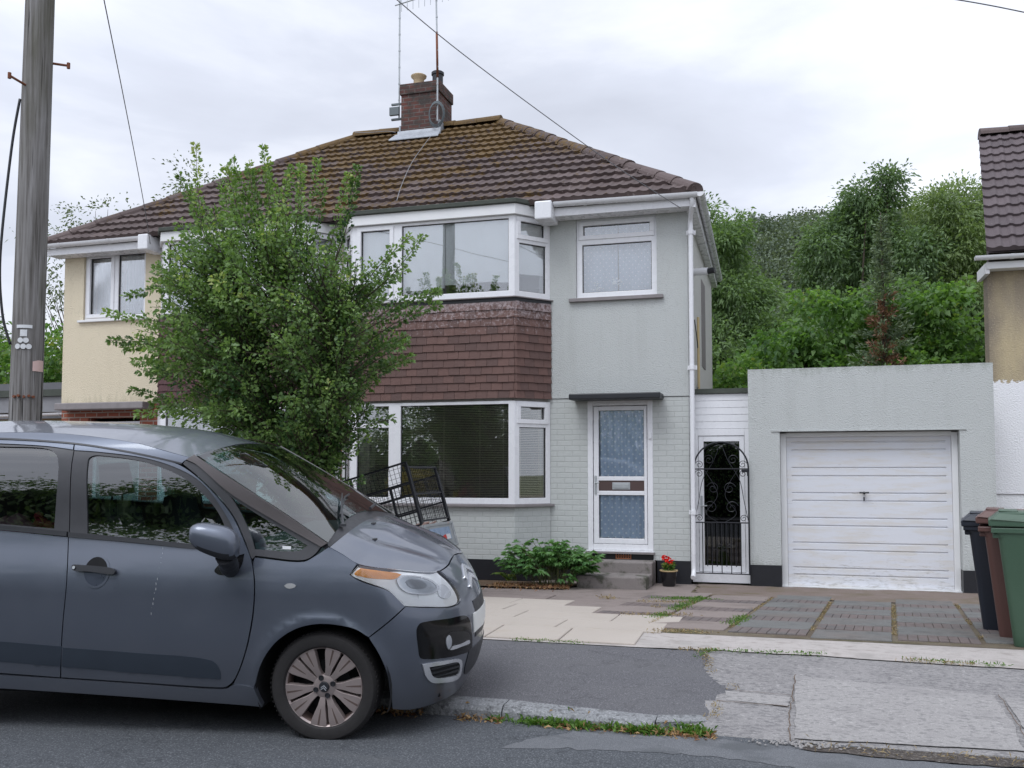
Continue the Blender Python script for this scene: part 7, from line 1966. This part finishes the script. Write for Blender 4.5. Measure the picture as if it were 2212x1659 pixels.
# --- wheels
def make_wheel(name="wheel"):
    wv = bpy.data.objects.new(name, None); COL.objects.link(wv); wv.parent = car
    t = MB(); t.lathe([(.222, .012), (.232, .000), (.262, -.008), (.288, -.004), (.302, .012), (.309, .04), (.310, .10), (.309, .165), (.300, .195), (.27, .20), (.23, .19)], (0, 0, 0), 'y', 72)
    for k in range(72):
        a = 2 * pi * k / 72; t.box(-.004, .004, .012, .04, .3065, .3105, Matrix.Rotation(a, 4, 'Y'))
    t.build("tyre", m_rubber, None, smooth=True, auto=35).parent = wv
    rm = MB(); rm.lathe([(.226, .006), (.230, .012), (.222, .020), (.212, .03), (.206, .06), (.20, .16)], (0, 0, 0), 'y', 60)
    rmo = rm.build("rim", m_alloyd, None, smooth=True, auto=40); rmo.parent = wv
    lp = MB(); lp.lathe([(.214, .022), (.222, .012), (.229, .008), (.231, .012)], (0, 0, 0), 'y', 60); lp.build("rim_lip", m_alloy, None, smooth=True).parent = rmo
    bk = MB(); bk.lathe([(0, .10), (.205, .10)], (0, 0, 0), 'y', 40); bk.lathe([(.0, .075), (.14, .075), (.14, .095)], (0, 0, 0), 'y', 40); bk.build("brake_disc", m_dark, None).parent = rmo
    for k in range(10):
        sp = MB(); a0 = 2 * pi * k / 10 + R(14) + (R(3.2) if k % 2 else R(-3.2))
        pts = [(.045, 0, .017), (.075, 0, .0165), (.11, 0, .021), (.155, 0, .034), (.19, 0, .043), (.219, 0, .046)]
        top = [.030, .024, .018, .014, .012, .012]
        L_, Rr, Lb, Rb = [], [], [], []
        for (r, an, hwd), yy in zip(pts, top):
            ca, sa = cos(a0 + an), sin(a0 + an); tx, tz = -sa, ca
            L_.append((r * ca + tx * hwd, yy, r * sa + tz * hwd)); Rr.append((r * ca - tx * hwd, yy, r * sa - tz * hwd))
            Lb.append((r * ca + tx * hwd * 1.05, yy + .035, r * sa + tz * hwd * 1.05)); Rb.append((r * ca - tx * hwd * 1.05, yy + .035, r * sa - tz * hwd * 1.05))
        n = len(pts); V = L_ + Rr + Lb + Rb
        F = []
        for i in range(n - 1): F += [(i, i + 1, n + i + 1, n + i), (i, 2 * n + i, 2 * n + i + 1, i + 1), (n + i, n + i + 1, 3 * n + i + 1, 3 * n + i)]
        F += [(n - 1, 2 * n + n - 1, 3 * n + n - 1, n + n - 1)]
        sp.add(V, F)
        so = sp.build("spoke", m_alloy, None, bevel=.002); so.parent = rmo
        gr_ = MB(); P = []
        for (r, w2, yy) in ((.125, .0015, .0160), (.165, .0045, .0125), (.215, .0060, .0112)):
            ca, sa = cos(a0), sin(a0); P.append(((r * ca - sa * w2, yy, r * sa + ca * w2), (r * ca + sa * w2, yy, r * sa - ca * w2)))
        for i in range(2): gr_.add([P[i][0], P[i + 1][0], P[i + 1][1], P[i][1]], [(0, 1, 2, 3)])
        gr_.build("spoke_groove", m_alloyd, None).parent = so
    hb_ = MB(); hb_.lathe([(0, .020), (.05, .022), (.066, .028), (.07, .05)], (0, 0, 0), 'y', 32); hb_.build("hub", m_alloy, None, smooth=True, auto=40).parent = rmo
    for k in range(4):
        a = pi / 2 * k + R(28); b = MB(); b.lathe([(0, .0205), (.012, .0205), (.0135, .016), (.016, .022)], (.052 * cos(a), 0, .052 * sin(a)), 'y', 14); b.build("wheel_bolt", m_trim, None).parent = rmo
    cp = MB(); cp.lathe([(0, .012), (.026, .013), (.03, .018), (.031, .026)], (0, 0, 0), 'y', 24); cpo = cp.build("centre_cap", m_trim, None, smooth=True, auto=40); cpo.parent = rmo
    cv = MB()
    for dz in (-.008, .004):
        for s in (-1, 1): cv.hexa([(0, .0095, dz + .008), (s * .016, .0095, dz - .006), (s * .016, .0095, dz - .011), (0, .0095, dz + .002), (0, .0125, dz + .008), (s * .016, .0125, dz - .006), (s * .016, .0125, dz - .011), (0, .0125, dz + .002)])
    cv.build("cap_badge", m_chrome, None).parent = rmo
    return wv
def ctree(o, parent=None):
    c = o.copy(); COL.objects.link(c)
    if parent: c.parent = parent
    for ch in o.children: ctree(ch, c)
    return c
wh = make_wheel(); wh.location = (0, .028, .290); wh.rotation_euler = (0, R(8), 0)
w2 = ctree(wh); w2.location = (-2.44, .03, .255); w2.rotation_euler = (0, R(50), 0)
for x, z in ((0, .290), (-2.44, .255)):
    w3 = ctree(wh); w3.location = (x, 2 * YC - .03, z); w3.rotation_euler = (0, R(20), pi)
# --- cabin
dash = MB(); dash.box(-.62, .0, .14, 2 * YC - .14, .90, 1.02); dash.box(-.52, -.10, .40, 2 * YC - .3, 1.02, 1.07)
cpart(dash.build("dashboard", m_intl, None, bevel=.03))
stw = MB(); stw.tube([(-.72 + .05 * cos(a) * .5, .47 + .185 * cos(a), 1.06 + .17 * sin(a)) for a in np.linspace(0, 2 * pi, 25)], .015, 8); stw.tube([(-.72, .30, 1.06), (-.66, .47, 1.03), (-.72, .64, 1.06)], .018, 6)
cpart(stw.build("steering_wheel", m_dark, None, smooth=True))
def seat(x, y, wd=.44):
    s = MB()
    s.hexa([(x - .25, y - wd / 2, .55), (x + .28, y - wd / 2, .58), (x + .28, y + wd / 2, .58), (x - .25, y + wd / 2, .55), (x - .25, y - wd / 2, .70), (x + .28, y - wd / 2, .74), (x + .28, y + wd / 2, .74), (x - .25, y + wd / 2, .70)])
    s.hexa([(x - .36, y - wd / 2, .68), (x - .20, y - wd / 2, .68), (x - .20, y + wd / 2, .68), (x - .36, y + wd / 2, .68), (x - .47, y - wd * .40, 1.27), (x - .36, y - wd * .40, 1.27), (x - .36, y + wd * .40, 1.27), (x - .47, y + wd * .40, 1.27)])
    h = cpart(s.build("seat", m_int, None, bevel=.05))
    hr = MB(); hr.hexa([(x - .47, y - .13, 1.33), (x - .38, y - .13, 1.33), (x - .38, y + .13, 1.33), (x - .47, y + .13, 1.33), (x - .49, y - .11, 1.52), (x - .41, y - .11, 1.52), (x - .41, y + .11, 1.52), (x - .49, y + .11, 1.52)])
    hr.tube([(x - .43, y - .06, 1.25), (x - .43, y - .06, 1.36)], .007, 6); hr.tube([(x - .43, y + .06, 1.25), (x - .43, y + .06, 1.36)], .007, 6)
    cpart(hr.build("headrest", m_int, None, bevel=.035), h)
for yy in (.47, 2 * YC - .47): seat(-1.02, yy)
seat(-1.95, .44, .5); seat(-1.95, 2 * YC - .44, .5)
toys = MB(); rr = random.Random(4)
def blob(c, r, m_):
    m_.lathe([(0, -r), (r * .7, -r * .6), (r, 0), (r * .75, r * .55), (0, r * .9)], c, 'z', 9)
for nm, colr, cs in (("pink_cloth", (.62, .22, .26, 1), [(-1.93, .20, 1.15, .08), (-2.02, .22, 1.14, .07), (-1.86, .19, 1.13, .05)]), ("red_toy", (.55, .03, .05, 1), [(-1.78, .20, 1.16, .045), (-1.73, .20, 1.14, .04), (-1.81, .22, 1.20, .03)]), ("green_toy", (.10, .45, .05, 1), [(-1.74, .17, 1.10, .05)])):
    q = MB()
    for x, y, z, r in cs: blob((x, y, z + .02), r, q)
    o = q.build(nm, M_simple(nm + "_stuff", colr[:3], .7, 0, .2, 20, obj=True), None, smooth=True); lab(o, {"pink_cloth": "crumpled pink cloth lying inside the car's rear window", "red_toy": "small red toy inside the car's rear window", "green_toy": "small green toy inside the car's rear window"}[nm], "cloth" if "cloth" in nm else "toy")
    o.matrix_world = car.matrix_world.copy()
